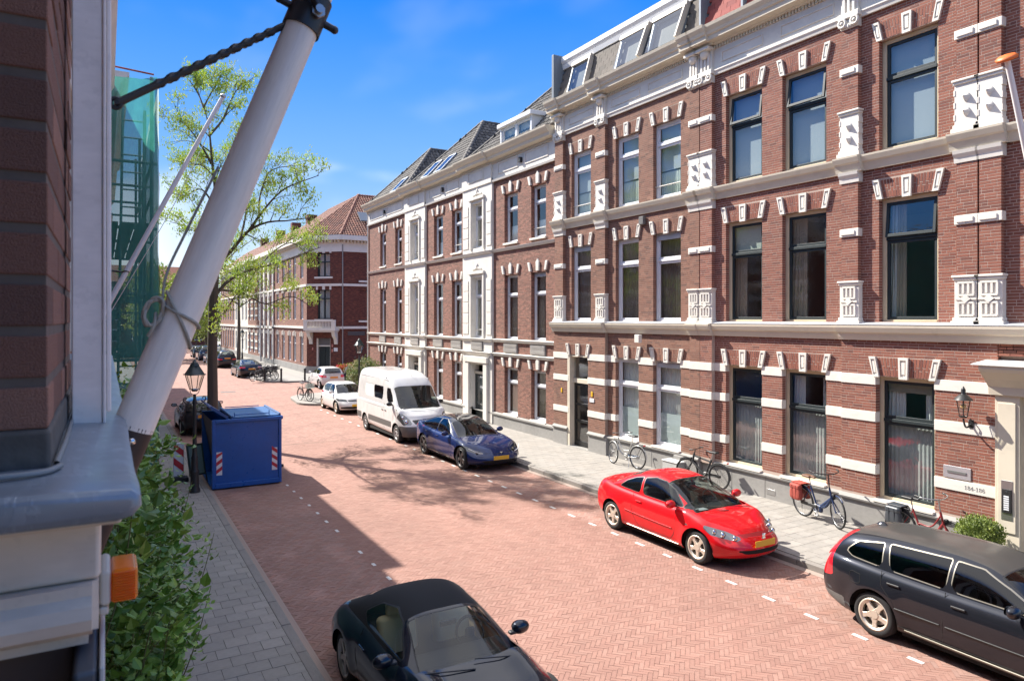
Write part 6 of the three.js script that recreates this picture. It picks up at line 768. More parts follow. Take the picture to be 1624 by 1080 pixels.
// ================= cars: warped rounded box below the belt line, lofted cabin above, cut into panels, glass and lamps =================
const ST = 9;   // soup stride: position, normal, (s along the car from its nose, q across -1..1, t up 0..1)
function split(soup, f) {   // cut along f = 0 -> [inside (f < 0), outside]
  const A = [], B = [], n = soup.length / ST / 3, mixv = (a, b, k) => { const o = []; for (let i = 0; i < ST; i++) o.push(a[i] + (b[i] - a[i]) * k); return o; };
  for (let i = 0; i < n; i++) { const v = [0, 1, 2].map((k) => soup.slice((i * 3 + k) * ST, (i * 3 + k + 1) * ST)), d = v.map(f), neg = d.map((x) => x < 0), c = neg.filter(Boolean).length;
    if (c === 3) { A.push(...v[0], ...v[1], ...v[2]); continue; } if (c === 0) { B.push(...v[0], ...v[1], ...v[2]); continue; }
    const k = c === 1 ? neg.indexOf(true) : neg.indexOf(false), a = v[k], b = v[(k + 1) % 3], e = v[(k + 2) % 3], ab = mixv(a, b, d[k] / (d[k] - d[(k + 1) % 3])), ae = mixv(a, e, d[k] / (d[k] - d[(k + 2) % 3]));
    const one1 = c === 1 ? A : B, two = c === 1 ? B : A; one1.push(...a, ...ab, ...ae); two.push(...ab, ...b, ...e, ...ab, ...e, ...ae); }
  return [A, B];
}
function soupGeo(s) { const n = s.length / ST, p = new Float32Array(n * 3), m = new Float32Array(n * 3); for (let i = 0; i < n; i++) for (let k = 0; k < 3; k++) { p[i * 3 + k] = s[i * ST + k]; m[i * 3 + k] = s[i * ST + 3 + k]; } const g = new THREE.BufferGeometry(); g.setAttribute('position', new THREE.BufferAttribute(p, 3)); g.setAttribute('normal', new THREE.BufferAttribute(m, 3)); return muv(g); }
function toSoup(pos, par, idx) { const g = new THREE.BufferGeometry(); g.setAttribute('position', new THREE.Float32BufferAttribute(pos, 3)); g.setIndex(idx); g.computeVertexNormals(); const nr = g.attributes.normal.array, o = []; for (const i of idx) o.push(pos[i * 3], pos[i * 3 + 1], pos[i * 3 + 2], nr[i * 3], nr[i * 3 + 1], nr[i * 3 + 2], par[i * 3], par[i * 3 + 1], par[i * 3 + 2]); return o; }
function sdPoly(P, x, y) { let d = 1e9, s = 1; for (let i = 0, j = P.length - 1; i < P.length; j = i++) { const ex = P[j][0] - P[i][0], ey = P[j][1] - P[i][1], wx = x - P[i][0], wy = y - P[i][1], k = clamp((wx * ex + wy * ey) / (ex * ex + ey * ey), 0, 1), bx2 = wx - ex * k, by2 = wy - ey * k; d = Math.min(d, bx2 * bx2 + by2 * by2); const c1 = y >= P[i][1], c2 = y < P[j][1], c3 = ex * wy > ey * wx; if ((c1 && c2 && c3) || (!c1 && !c2 && !c3)) s = -s; } return s * Math.sqrt(d); }
function wheelMesh(car, x, y, z, R, style, side) {
  const w = part('wheel', car), T = (g) => { g.rotateZ(-Math.PI / 2); if (side < 0) g.rotateY(Math.PI); return g.translate(x, y, z); }, wd = 0.105, rr = R * (style.rim ?? 0.69);
  mesh('tyre', T(lathe([[rr - 0.01, -wd], [R - 0.05, -wd - 0.004], [R - 0.012, -wd + 0.02], [R, -wd + 0.05], [R, wd - 0.05], [R - 0.012, wd - 0.02], [R - 0.04, wd], [rr + 0.02, wd - 0.004], [rr - 0.01, wd - 0.02]], 40)), MT.rubber, w);
  const sp = [lathe([[rr - 0.03, -wd + 0.02], [rr - 0.025, wd - 0.05], [rr - 0.008, wd - 0.025], [rr + 0.012, wd - 0.006], [rr - 0.012, wd - 0.012], [rr - 0.035, wd - 0.04]], 40)], n = style.spokes ?? 5;
  for (let i = 0; i < n; i++) { const a = i / n * 6.283, g = new THREE.ExtrudeGeometry(poly([[0.03, -(style.hub ?? 0.04)], [rr * 0.55, -(style.mid ?? 0.026)], [rr - 0.012, -(style.end ?? 0.05)], [rr - 0.012, (style.end ?? 0.05)], [rr * 0.55, (style.mid ?? 0.026)], [0.03, (style.hub ?? 0.04)]]), { depth: 0.022, bevelEnabled: true, bevelSize: 0.006, bevelThickness: 0.006, bevelOffset: -0.004, bevelSegments: 1 }).rotateX(-Math.PI / 2).rotateY(a).translate(0, wd - 0.055, 0); sp.push(g); }
  sp.push(new THREE.CylinderGeometry(0.062, 0.075, 0.04, 18).translate(0, wd - 0.04, 0)); mesh('rim', sp.map(T), style.mat ?? M([0.50, 0.50, 0.50], 0.3, { metalness: 0.75 }), w);
  mesh('brake_disc', [T(new THREE.CylinderGeometry(rr * 0.72, rr * 0.72, 0.02, 28).translate(0, 0.0, 0))], MT.steel, w); mesh('wheel_back', [T(new THREE.CylinderGeometry(rr - 0.02, rr - 0.02, 0.02, 24).translate(0, -wd + 0.03, 0))], MT.seam, w);
}
function buildCar(name, label, S, paint, [X, D], turn = 0, o = {}) {
  const car = thing(name, label, o.category ?? 'car', [X, 0, D], turn, o.group), { L, W, wb, fo, R } = S, zn = fo + wb / 2, q = S.q ?? 1;
  const top = spline(S.top), bot = spline(S.bot ?? [[0, 0.24], [0.5, 0.19], [L - 0.6, 0.20], [L, 0.30]]), plan = spline(S.plan ?? [[0, 0.80], [0.25, 0.92], [0.8, 0.985], [1.6, 1], [L - 1.2, 1], [L - 0.4, 0.955], [L, 0.86]]), tuck = S.tuck ?? 0.075, Ra = R + (S.gap ?? 0.055), wc = [[fo, R], [fo + wb, R]];
  const sect = (t) => 1 - 0.045 * Math.pow(Math.max(0, (0.5 - t) / 0.5), 2) - tuck * Math.pow(Math.max(0, (t - 0.55) / 0.45), 2);
  const flare = (s, y) => { let f = 0; for (const [a, b] of wc) { const d = Math.hypot(s - a, y - b) - Ra; f += (S.flare ?? 0.022) * Math.exp(-d * d / 0.012); } return f; };
  const sideX = (s, y) => { const b = bot(s), t = (y - b) / (top(s) - b); return W / 2 * plan(s) * sect(t) + flare(s, y); };
  // lower body
  const nx = Math.round(34 * q), ny = Math.round(16 * q), nz = Math.round(100 * q), bg = mergeVertices((() => { const g = new THREE.BoxGeometry(2, 2, 2, nx, ny, nz); g.deleteAttribute('uv'); g.deleteAttribute('normal'); return g; })(), 1e-4), bp = bg.attributes.position, pos = [], par = [], H0 = 0.62, r0 = S.round ?? 0.10;
  for (let i = 0; i < bp.count; i++) { const a = Math.sin(bp.getX(i) * Math.PI / 2), b = Math.sin(bp.getY(i) * Math.PI / 2), c = 0.6 * bp.getZ(i) + 0.4 * Math.sin(bp.getZ(i) * Math.PI / 2), dm = [W / 2, H0 / 2, L / 2], P = [a * dm[0], b * dm[1], c * dm[2]], inn = P.map((v, k) => clamp(v, -dm[k] + r0, dm[k] - r0)), dl = P.map((v, k) => v - inn[k]), ln = Math.hypot(...dl); if (ln > 1e-6) for (let k = 0; k < 3; k++) P[k] = inn[k] + dl[k] / ln * Math.min(r0, ln);
    const s = L / 2 - P[2], t = (P[1] + H0 / 2) / H0, qq = P[0] / (W / 2), ts = top(s), bs = bot(s), wf = 1 - sstep(0, 1.0, s), wr = sstep(L - 0.9, L, s);
    const y = bs + t * (ts - bs) + (S.crown ?? 0.035) * (1 - qq * qq) * Math.pow(t, 5) + (S.fender ? S.fender * Math.exp(-Math.pow((Math.abs(qq) - 0.78) / 0.2, 2)) * (1 - sstep(1.1, 1.9, s)) * Math.pow(t, 4) : 0), x = qq * (W / 2 * plan(s) * sect(t)) + (Math.abs(qq) > 0.8 ? Math.sign(qq) * flare(s, y) * (1 - Math.pow(t, 6)) : 0);
    let z = zn - s; z -= wf * ((S.bowF ?? 0.20) * Math.pow(Math.abs(qq), 2.6) + (S.leanF ?? 0.16) * Math.pow(Math.max(0, (t - 0.45) / 0.55), 1.5) + 0.07 * Math.max(0, 0.25 - t) / 0.25); z += wr * ((S.bowR ?? 0.13) * Math.pow(Math.abs(qq), 2.6) + (S.leanR ?? 0.10) * Math.pow(Math.max(0, (t - 0.5) / 0.5), 1.5) + 0.05 * Math.max(0, 0.3 - t) / 0.3);
    pos.push(x, y, z); par.push(s, qq, t); }
  let low = toSoup(pos, par, [...bg.index.array]);
  // cabin
  const rf = spline(S.roof), sA = S.roof[0][0], sB = S.roof[S.roof.length - 1][0], N = Math.round(80 * q), Mv = Math.round(44 * q), ex = 2 / (S.sq ?? 4.5), gp = [], gq = [], gi = [], tb = S.tumble ?? 0.17;
  for (let i = 0; i <= N; i++) { const s = lerp(sA, sB, i / N), belt = Math.min(top(s), rf(s)) - 0.03, h = Math.max(0.005, rf(s) - belt), a = W / 2 * plan(s) * sect(1) * (S.inset ?? 0.955);
    for (let j = 0; j <= Mv; j++) { const ph = j / Mv * Math.PI, cx = Math.cos(ph), X1 = Math.sign(cx) * Math.pow(Math.abs(cx), ex), Yh = Math.pow(Math.max(0, Math.sin(ph)), ex), x = a * X1 * (1 - tb * Yh * clamp(h / 0.45, 0, 1.2)), gf = 1 - sstep(sA, S.hdr + 0.5, s), gr = sstep(S.rear - 0.3, sB, s); gp.push(x, belt + h * Yh, zn - s - gf * (S.bowW ?? 0.20) * X1 * X1 + gr * (S.bowG ?? 0.14) * X1 * X1); gq.push(s, X1, Yh); } }
  for (let i = 0; i < N; i++) for (let j = 0; j < Mv; j++) { const a = i * (Mv + 1) + j, b = a + 1, c = a + Mv + 1, d = c + 1; gi.push(a, c, b, b, c, d); }
  let up = toSoup(gp, gq, gi);
  const so = (v) => zn - v[2], add = (nm, s, m) => { if (s.length) return mesh(nm, soupGeo(s), m, car); };
  // wheel arches and the open top under the cabin
  for (const [a, b] of wc) [, low] = split(low, (v) => Math.max(Math.hypot(so(v) - a, v[1] - b) - Ra, W / 2 - 0.42 - Math.abs(v[0])));
  [, low] = split(low, (v) => Math.max(sA + 0.14 - v[6], v[6] - (sB - 0.14), Math.abs(v[7]) - 0.86, 0.93 - v[8]));
  const glassM = o.glass ?? MT.carGlass, trim = o.trim ?? MT.blackPlastic;
  for (const f of o.cuts ?? []) { const mm = f.mat, ex2 = (src) => { const fn = (v) => { const sv = so(v), base = f.view === 'side' ? Math.max(sdPoly(f.poly, sv, v[1]), (f.minq ?? 0.6) - Math.abs(v[7])) : f.view === 'front' ? Math.max(sdPoly(f.poly, Math.abs(v[0]), v[1]), v[6] - (f.max ?? 1.1)) : f.view === 'rear' ? Math.max(sdPoly(f.poly, Math.abs(v[0]), v[1]), L - (f.max ?? 1.0) - v[6]) : Math.max(sdPoly(f.poly, sv, Math.abs(v[0])), 0.6 - v[8]); return base - (f.r ?? 0.012); }; return split(src, fn); };
    const both = []; if (f.on !== 'up') { const [a, b] = ex2(low); low = b; both.push(...a); } if (f.on !== 'low') { const [a, b] = ex2(up); up = b; both.push(...a); }
    if (f.view !== 'top' && !f.joined) { const [l, r] = split(both, (v) => v[0]); add(f.name, l, mm); add(f.name, r, mm); } else add(f.name, both, mm); }
  for (const P of S.win) { const fn = (k) => (v) => Math.max(sdPoly(P.p ?? P, so(v), v[1]) - k, 0.70 - Math.abs(v[7])); let tr, gl;[tr, up] = split(up, fn(0.026));[gl, tr] = split(tr, fn(0.012)); for (const sgn of [-1, 1]) { const [a] = split(gl, (v) => sgn * v[0]), [b] = split(tr, (v) => sgn * v[0]); add('side_window', a, P.glass ?? glassM); add('window_trim', b, P.trim ?? trim); } }
  const qW = S.qW ?? 0.84; { const f = (k) => (v) => Math.max(sA + 0.05 - k - v[6], v[6] - (S.hdr + k), Math.abs(v[7]) - qW - k * 1.2); let a, b;[a, up] = split(up, f(0.018));[b, a] = split(a, f(0)); add('windscreen', b, o.screenGlass ?? glassM); add('windscreen_seal', a, MT.blackPlastic); }
  if (!o.noRearGlass) { const f = (k) => (v) => Math.max(S.rear - k - v[6], v[6] - (sB - 0.05 + k), Math.abs(v[7]) - (S.qR ?? 0.80) - k); let a, b;[a, up] = split(up, f(0.018));[b, a] = split(a, f(0)); add('rear_window', b, o.rearGlass ?? glassM); add('rear_window_seal', a, MT.blackPlastic); }
  if (o.roofMat) { const [rp, rest] = split(up, (v) => Math.max(S.hdr + 0.02 - v[6], v[6] - (o.roofEnd ?? S.rear), Math.abs(v[7]) - (o.roofQ ?? 0.86))); add('roof_panel', rp, o.roofMat); up = rest; }
  add('body', low, paint); if (o.cabinMat) { const [fr, re] = split(up, (v) => v[6] - (S.hdr + 0.06)); add('screen_frame', fr, paint); up = re; } add('cabin', up, o.cabinMat ?? paint);
  // under the shell
  mesh('underbody', [bb(-W / 2 + 0.30, W / 2 - 0.30, 0.16, 0.60, zn - L + 0.35, zn - 0.35), bb(-W / 2 + 0.08, W / 2 - 0.08, 0.17, 0.50, zn - fo - wb + Ra + 0.03, zn - fo - Ra - 0.03)], MT.seam, car);
  for (const [a, b] of wc) for (const s of [-1, 1]) mesh('wheel_arch', new THREE.CylinderGeometry(Ra + 0.012, Ra + 0.012, 0.36, 24, 1, true, 0, Math.PI).rotateZ(Math.PI / 2).rotateX(s > 0 ? 0 : 0).translate(s * (W / 2 - 0.23), b, zn - a), M([0.008, 0.008, 0.008], 0.9, { side: THREE.DoubleSide }), car);
  for (const [a, b] of wc) for (const s of [-1, 1]) wheelMesh(car, s * (W / 2 - 0.125), b, zn - a, R, o.wheel ?? {}, s);
  // inside
  const beltY = top(S.hdr), inM = o.inside ?? M([0.035, 0.035, 0.036], 0.85), dashM = o.dash ?? M([0.022, 0.022, 0.024], 0.7), sF = S.hdr + 0.35, seat = (x, s, w) => [rb(w, 0.20, 0.52, 0.07, x, beltY - 0.48, zn - s, 2), rb(w, 0.62, 0.17, 0.07, 0, 0, 0, 2).rotateX(-0.22).translate(x, beltY - 0.16, zn - s - 0.30), rb(w * 0.5, 0.17, 0.10, 0.04, x, beltY + 0.20, zn - s - 0.38, 2)];
  mesh('seat', seat(0.37, sF, 0.50), inM, car); mesh('seat', seat(-0.37, sF, 0.50), inM, car); if (!o.twoSeat) mesh('rear_seat', [rb(1.2, 0.2, 0.5, 0.07, 0, beltY - 0.46, zn - sF - 0.95, 2), rb(1.2, 0.58, 0.16, 0.07, 0, 0, 0, 2).rotateX(-0.3).translate(0, beltY - 0.16, zn - sF - 1.25)], inM, car);
  mesh('dashboard', [rb(W * 0.78, 0.20, 0.42, 0.07, 0, beltY - 0.14, zn - sA - 0.50, 2), rb(W * 0.74, 0.03, 0.40, 0.012, 0, beltY - 0.075, zn - sA - 0.33)], dashM, car); mesh('steering_wheel', [new THREE.TorusGeometry(0.18, 0.018, 8, 26).rotateX(-0.45).translate(0.37, beltY - 0.02, zn - sA - 0.86), rb(0.13, 0.12, 0.05, 0.03, 0.37, beltY - 0.02, zn - sA - 0.86)], dashM, car);
  mesh('cabin_floor', [bb(-W / 2 + 0.13, W / 2 - 0.13, 0.30, 0.33, zn - sB + 0.3, zn - sA - 0.1), bb(-W / 2 + 0.12, -W / 2 + 0.16, 0.33, beltY - 0.10, zn - sB + 0.4, zn - sA - 0.15), bb(W / 2 - 0.16, W / 2 - 0.12, 0.33, beltY - 0.10, zn - sB + 0.4, zn - sA - 0.15), bb(-W / 2 + 0.16, W / 2 - 0.16, 0.33, beltY - 0.08, zn - sA - 0.2, zn - sA - 0.15)], o.tub ?? MT.seam, car); mesh('mirror_inside', rb(0.22, 0.07, 0.03, 0.02, 0, rf(S.hdr) - 0.12, zn - S.hdr + 0.06), MT.blackPlastic, car);
  // side mirrors, handles, seams, plates
  const sm = S.mirror ?? sA + 0.42; for (const s of [-1, 1]) { const mx = sideX(sm, top(sm) - 0.05) - 0.02, mir = part('side_mirror', car); mesh('mirror_shell', new THREE.SphereGeometry(0.12, 18, 12).scale(1.0, 0.68, 0.62).translate(s * (mx + 0.12), top(sm) + 0.07, zn - sm), o.mirrorMat ?? paint, mir); mesh('mirror_glass', new THREE.CircleGeometry(0.088, 16).scale(1, 0.66, 1).rotateY(Math.PI).translate(s * (mx + 0.12), top(sm) + 0.07, zn - sm - 0.0755), MT.chrome, mir); mesh('mirror_arm', rb(0.12, 0.04, 0.08, 0.015, s * (mx + 0.02), top(sm) + 0.03, zn - sm), MT.blackPlastic, mir); }
  const line = (pts, rad = 0.0045) => [-1, 1].map((k) => tube(pts.map(([s, y]) => V3(k * (sideX(s, y) + (rad > 0.006 ? 0.002 : -0.0015)), y, zn - s)), rad, pts.length * 8, 5));
  for (const l of S.seams ?? []) line(l).forEach((g) => mesh('door_seam', g, MT.seam, car));
  for (const l of S.mould ?? []) line(l, 0.013).forEach((g) => mesh('side_moulding', g, o.mouldMat ?? paint, car));
  for (const [s, y] of S.handles ?? []) for (const k of [-1, 1]) mesh('door_handle', rb(0.028, 0.032, 0.19, 0.012, k * (sideX(s, y) + 0.012), y, zn - s), o.handleMat ?? paint, car);
  if (S.plateF) mesh('number_plate', [rb(0.53, 0.115, 0.012, 0.004, 0, S.plateF[0], zn - S.plateF[1])], o.plateMat ?? MT.plate, car); if (S.plateR) mesh('number_plate', [rb(0.53, 0.115, 0.012, 0.004, 0, S.plateR[0], zn - L + S.plateR[1])], o.plateMatR ?? MT.plateOrange, car);
  const wy = top(sA + 0.1) + 0.02; mesh('wiper', [rod([0.62, wy, zn - sA - 0.0], [0.05, wy + 0.05, zn - sA - 0.10], 0.009, 0.006, 6), rod([0.0, wy, zn - sA + 0.02], [-0.56, wy + 0.04, zn - sA - 0.08], 0.009, 0.006, 6)], MT.blackPlastic, car);
  const surf = (x, y) => { let z = -9; for (let i = 0; i < pos.length; i += 3) if (Math.abs(pos[i] - x) < 0.06 && Math.abs(pos[i + 1] - y) < 0.04) z = Math.max(z, pos[i + 2]); return z; };
  for (const [x, y, r] of S.lenses ?? []) for (const k of [-1, 1]) mesh('lamp_reflector', new THREE.SphereGeometry(r, 14, 10).scale(1, 1, 0.55).rotateX(-0.35).translate(k * x, y, surf(x, y) - 0.012), MT.chrome, car);
  o.extra?.(car, { zn, top, rf, sideX, W, L }); return car;
}
const paintOf = (c, o = {}) => MP(c, o.rough ?? 0.38, { metalness: o.metal ?? 0.0, specularIntensity: o.spec ?? 0.12, clearcoat: 1, clearcoatRoughness: o.cr ?? 0.03, map: o.map ?? null });
const lampClear = MP([0.15, 0.155, 0.16], 0.10, { clearcoat: 1, metalness: 0.55, bumpMap: G.fine, bumpScale: 0.01 }), lampDark = MP([0.06, 0.065, 0.07], 0.06, { clearcoat: 1, metalness: 0.2 }), lampRed = MP([0.55, 0.012, 0.02], 0.12, { clearcoat: 1 });
const alloy = M([0.62, 0.56, 0.47], 0.38, { metalness: 0.55 }), darkAlloy = M([0.075, 0.075, 0.078], 0.4, { metalness: 0.6 });
// ---- red coupe ----
const coupe = { lenses: [[0.52, 0.62, 0.05], [0.64, 0.655, 0.055], [0.75, 0.70, 0.045]], L: 4.36, W: 1.77, wb: 2.61, fo: 0.92, R: 0.318, hdr: 1.99, rear: 2.95, tumble: 0.20, sq: 4.0, mirror: 1.55, leanF: 0.22, bowF: 0.30, plateF: [0.525, 0.002], plateR: [0.62, 0.02],
  top: [[0, 0.64], [0.12, 0.71], [0.35, 0.775], [0.7, 0.85], [1.0, 0.90], [1.3, 0.945], [2.0, 0.945], [3.1, 0.975], [3.6, 1.0], [4.1, 1.03], [4.3, 1.0], [4.36, 0.93]], roof: [[0.92, 0.865], [1.2, 1.03], [1.6, 1.22], [2.0, 1.365], [2.4, 1.42], [2.8, 1.40], [3.2, 1.30], [3.55, 1.15], [3.8, 1.01]],
  win: [[[1.42, 0.985], [2.58, 0.995], [2.64, 1.28], [2.4, 1.325], [2.1, 1.30], [1.8, 1.20]], [[2.70, 1.0], [3.32, 1.03], [3.18, 1.14], [2.95, 1.235], [2.74, 1.28]], [[1.18, 0.965], [1.36, 0.98], [1.36, 1.035], [1.28, 1.02]]],
  seams: [[[1.55, 0.94], [1.50, 0.75], [1.52, 0.45], [1.62, 0.32]], [[2.82, 0.97], [2.85, 0.7], [2.72, 0.42], [2.6, 0.32]], [[1.62, 0.31], [2.6, 0.31]]], mould: [[[1.58, 0.53], [2.2, 0.54], [2.80, 0.56], [3.05, 0.57]]], handles: [[2.62, 0.83]] };
const redPaint = paintOf([0.60, 0.006, 0.011], { rough: 0.45, cr: 0.05, map: G.dirt });
buildCar('red_coupe', 'red coupe parked at the kerb between the blue sedan and the dark estate car', coupe, redPaint, [10.74, 11.31], 0, {
  wheel: { spokes: 5, mat: alloy, hub: 0.05, mid: 0.03, end: 0.055 }, plateMat: MT.plate, tub: M([0.05, 0.05, 0.045], 0.9), inside: M([0.10, 0.095, 0.085], 0.85), handleMat: redPaint,
  cuts: [{ name: 'headlight', view: 'front', poly: [[0.40, 0.605], [0.50, 0.565], [0.80, 0.64], [0.845, 0.775], [0.78, 0.755], [0.56, 0.69]], mat: lampClear, on: 'low', max: 0.62 }, { name: 'upper_grille', view: 'front', joined: true, poly: [[-0.4, 0.60], [0.36, 0.61], [0.42, 0.655], [-0.4, 0.68]], r: 0.004, mat: M([0.30, 0.01, 0.012], 0.5), on: 'low', max: 0.6 }, { name: 'lower_grille', view: 'front', joined: true, poly: [[-0.5, 0.36], [0.42, 0.36], [0.54, 0.405], [-0.5, 0.425]], mat: MT.seam, on: 'low', max: 0.6 }, { name: 'tail_light', view: 'rear', poly: [[0.42, 0.78], [0.78, 0.80], [0.80, 0.90], [0.45, 0.88]], mat: lampRed, on: 'low' }, { name: 'indicator', view: 'side', poly: [[1.14, 0.70], [1.20, 0.70], [1.20, 0.715], [1.14, 0.715]], r: 0.012, mat: lampClear, on: 'low' }],
  extra: (c, { zn, sideX }) => { mesh('emblem', [ext(poly([[-0.045, 0.60], [-0.02, 0.585], [0.02, 0.60], [0.05, 0.59], [0.03, 0.64], [0.045, 0.69], [0.015, 0.67], [-0.01, 0.70], [-0.03, 0.665], [-0.05, 0.68], [-0.035, 0.64]]), 0.02, 0.003, zn - 0.055)], MT.chrome, c); mesh('sill_trim', [-1, 1].map((k) => tube([V3(k * sideX(1.4, 0.25), 0.25, zn - 1.4), V3(k * sideX(2.2, 0.25), 0.25, zn - 2.2), V3(k * sideX(3.0, 0.26), 0.26, zn - 3.0)], 0.012, 20, 6)), alloy, c); mesh('grille_bar', [tube([V3(-0.33, 0.635, zn - 0.12), V3(0, 0.64, zn - 0.045), V3(0.33, 0.635, zn - 0.12)], 0.012, 20, 6)], redPaint, c); mesh('parking_paper', rb(0.22, 0.004, 0.15, 0.001, -0.35, 0.905, zn - 1.28), MT.whiteFrame, c); } });
// ---- blue electric sedan ----
const sedan = { L: 5.0, W: 1.96, wb: 2.96, fo: 0.95, R: 0.35, hdr: 2.28, rear: 3.55, tumble: 0.21, sq: 4.0, mirror: 1.95, leanF: 0.20, bowF: 0.32, plateF: [0.44, -0.01], plateR: [0.75, 0.0],
  top: [[0, 0.58], [0.12, 0.66], [0.4, 0.745], [0.9, 0.83], [1.4, 0.90], [2.0, 0.925], [3.0, 0.94], [3.9, 0.99], [4.5, 1.06], [4.88, 1.09], [5.0, 1.0]], roof: [[1.30, 0.87], [1.7, 1.05], [2.05, 1.23], [2.35, 1.36], [2.7, 1.435], [3.1, 1.445], [3.6, 1.38], [4.05, 1.27], [4.5, 1.14], [4.72, 1.08]],
  win: [[[1.95, 0.975], [2.95, 0.98], [2.95, 1.33], [2.65, 1.335], [2.3, 1.20]], [[3.02, 0.98], [3.9, 1.03], [4.1, 1.06], [3.8, 1.20], [3.4, 1.31], [3.02, 1.335]]],
  seams: [[[1.75, 0.90], [1.72, 0.65], [1.80, 0.34]], [[2.98, 0.95], [3.0, 0.6], [2.98, 0.32]], [[3.95, 0.98], [3.85, 0.75], [3.62, 0.52], [3.5, 0.34]], [[1.8, 0.31], [3.5, 0.31]]], handles: [[2.75, 0.82], [3.65, 0.86]] };
const bluePaint = paintOf([0.0018, 0.013, 0.075], { metal: 0.0, rough: 0.4 });
buildCar('blue_sedan', 'dark blue metallic sedan with black glass roof parked in front of the white van', sedan, bluePaint, [10.62, 21.48], 0, {
  wheel: { spokes: 5, mat: darkAlloy, hub: 0.06, mid: 0.035, end: 0.06, rim: 0.76 }, roofMat: MP([0.01, 0.01, 0.012], 0.08, { clearcoat: 1 }), roofEnd: 3.55, glass: MP([0.16, 0.19, 0.20], 0, { transmission: 1, ior: 1.7 }), screenGlass: MP([0.40, 0.44, 0.46], 0, { transmission: 1, ior: 1.6 }), handleMat: bluePaint,
  cuts: [{ name: 'headlight', view: 'front', poly: [[0.50, 0.575], [0.62, 0.545], [0.88, 0.63], [0.95, 0.74], [0.88, 0.735], [0.70, 0.655]], mat: lampDark, on: 'low', max: 1.05 }, { name: 'nose_line', view: 'front', joined: true, poly: [[-0.5, 0.545], [0.46, 0.55], [0.50, 0.57], [-0.5, 0.568]], r: 0.004, mat: MT.seam, on: 'low', max: 0.6 }, { name: 'lower_grille', view: 'front', joined: true, poly: [[-0.6, 0.285], [0.50, 0.285], [0.58, 0.355], [-0.6, 0.36]], mat: MT.seam, on: 'low', max: 0.6 }, { name: 'tail_light', view: 'rear', poly: [[0.40, 0.88], [0.88, 0.88], [0.88, 0.97], [0.45, 0.96]], mat: lampRed, on: 'low' }],
  extra: (c, { zn }) => { mesh('emblem', ext(poly([[-0.05, 0.625], [0.05, 0.625], [0.045, 0.608], [0.013, 0.608], [0, 0.55], [-0.013, 0.608], [-0.045, 0.608]]), 0.012, 0.002, zn - 0.02), MT.chrome, c); mesh('daylight_strip', [-1, 1].map((k) => tube([V3(k * 0.56, 0.578, zn - 0.155), V3(k * 0.74, 0.625, zn - 0.255), V3(k * 0.9, 0.715, zn - 0.47)], 0.012, 16, 6)), MT.whiteFrame, c); } });
// ---- white high-roof van ----
const van = { lenses: [[0.78, 0.86, 0.08], [0.86, 1.0, 0.06]], L: 5.9, W: 1.99, wb: 3.665, fo: 1.0, R: 0.345, gap: 0.07, hdr: 1.62, rear: 5.76, tumble: 0.07, sq: 6.5, inset: 0.985, tuck: 0.02, crown: 0.02, mirror: 1.45, leanF: 0.28, bowF: 0.26, bowR: 0.03, leanR: 0.01, bowG: 0.02, bowW: 0.22, round: 0.08, qW: 0.88, plateF: [0.42, -0.03],
  plan: [[0, 0.84], [0.3, 0.93], [0.9, 0.985], [1.6, 1], [5.6, 1], [5.9, 0.975]], bot: [[0, 0.28], [0.6, 0.26], [5.9, 0.34]], top: [[0, 0.93], [0.12, 1.04], [0.45, 1.17], [0.85, 1.28], [1.2, 1.36], [5.8, 1.38], [5.9, 1.36]], roof: [[0.72, 1.20], [0.95, 1.44], [1.25, 1.72], [1.55, 2.0], [1.75, 2.18], [2.1, 2.42], [2.6, 2.58], [3.2, 2.62], [5.4, 2.62], [5.72, 2.58], [5.82, 2.2], [5.88, 1.42]],
  win: [[[1.42, 1.46], [2.12, 1.44], [2.12, 1.98], [1.86, 1.98], [1.62, 1.74]], { p: [[2.52, 1.42], [3.62, 1.42], [3.62, 2.0], [2.56, 2.0]], glass: MP([0.06, 0.065, 0.065], 0, { transmission: 1, ior: 1.7 }) }, { p: [[3.70, 1.42], [4.75, 1.42], [4.75, 2.0], [3.70, 2.0]], glass: M([0.78, 0.78, 0.77], 0.4) }],
  seams: [[[1.32, 1.33], [1.28, 0.8], [1.42, 0.38]], [[2.32, 1.38], [2.30, 0.9], [2.30, 0.42]], [[2.30, 1.20], [3.6, 1.20], [5.7, 1.22]]], handles: [[2.15, 1.12], [2.48, 1.12]] };
const whitePaint = paintOf([0.656, 0.656, 0.6478], { rough: 0.42, cr: 0.08, map: G.dirt });
const vanGrey = M([0.13, 0.125, 0.12], 0.7, { map: G.fine });
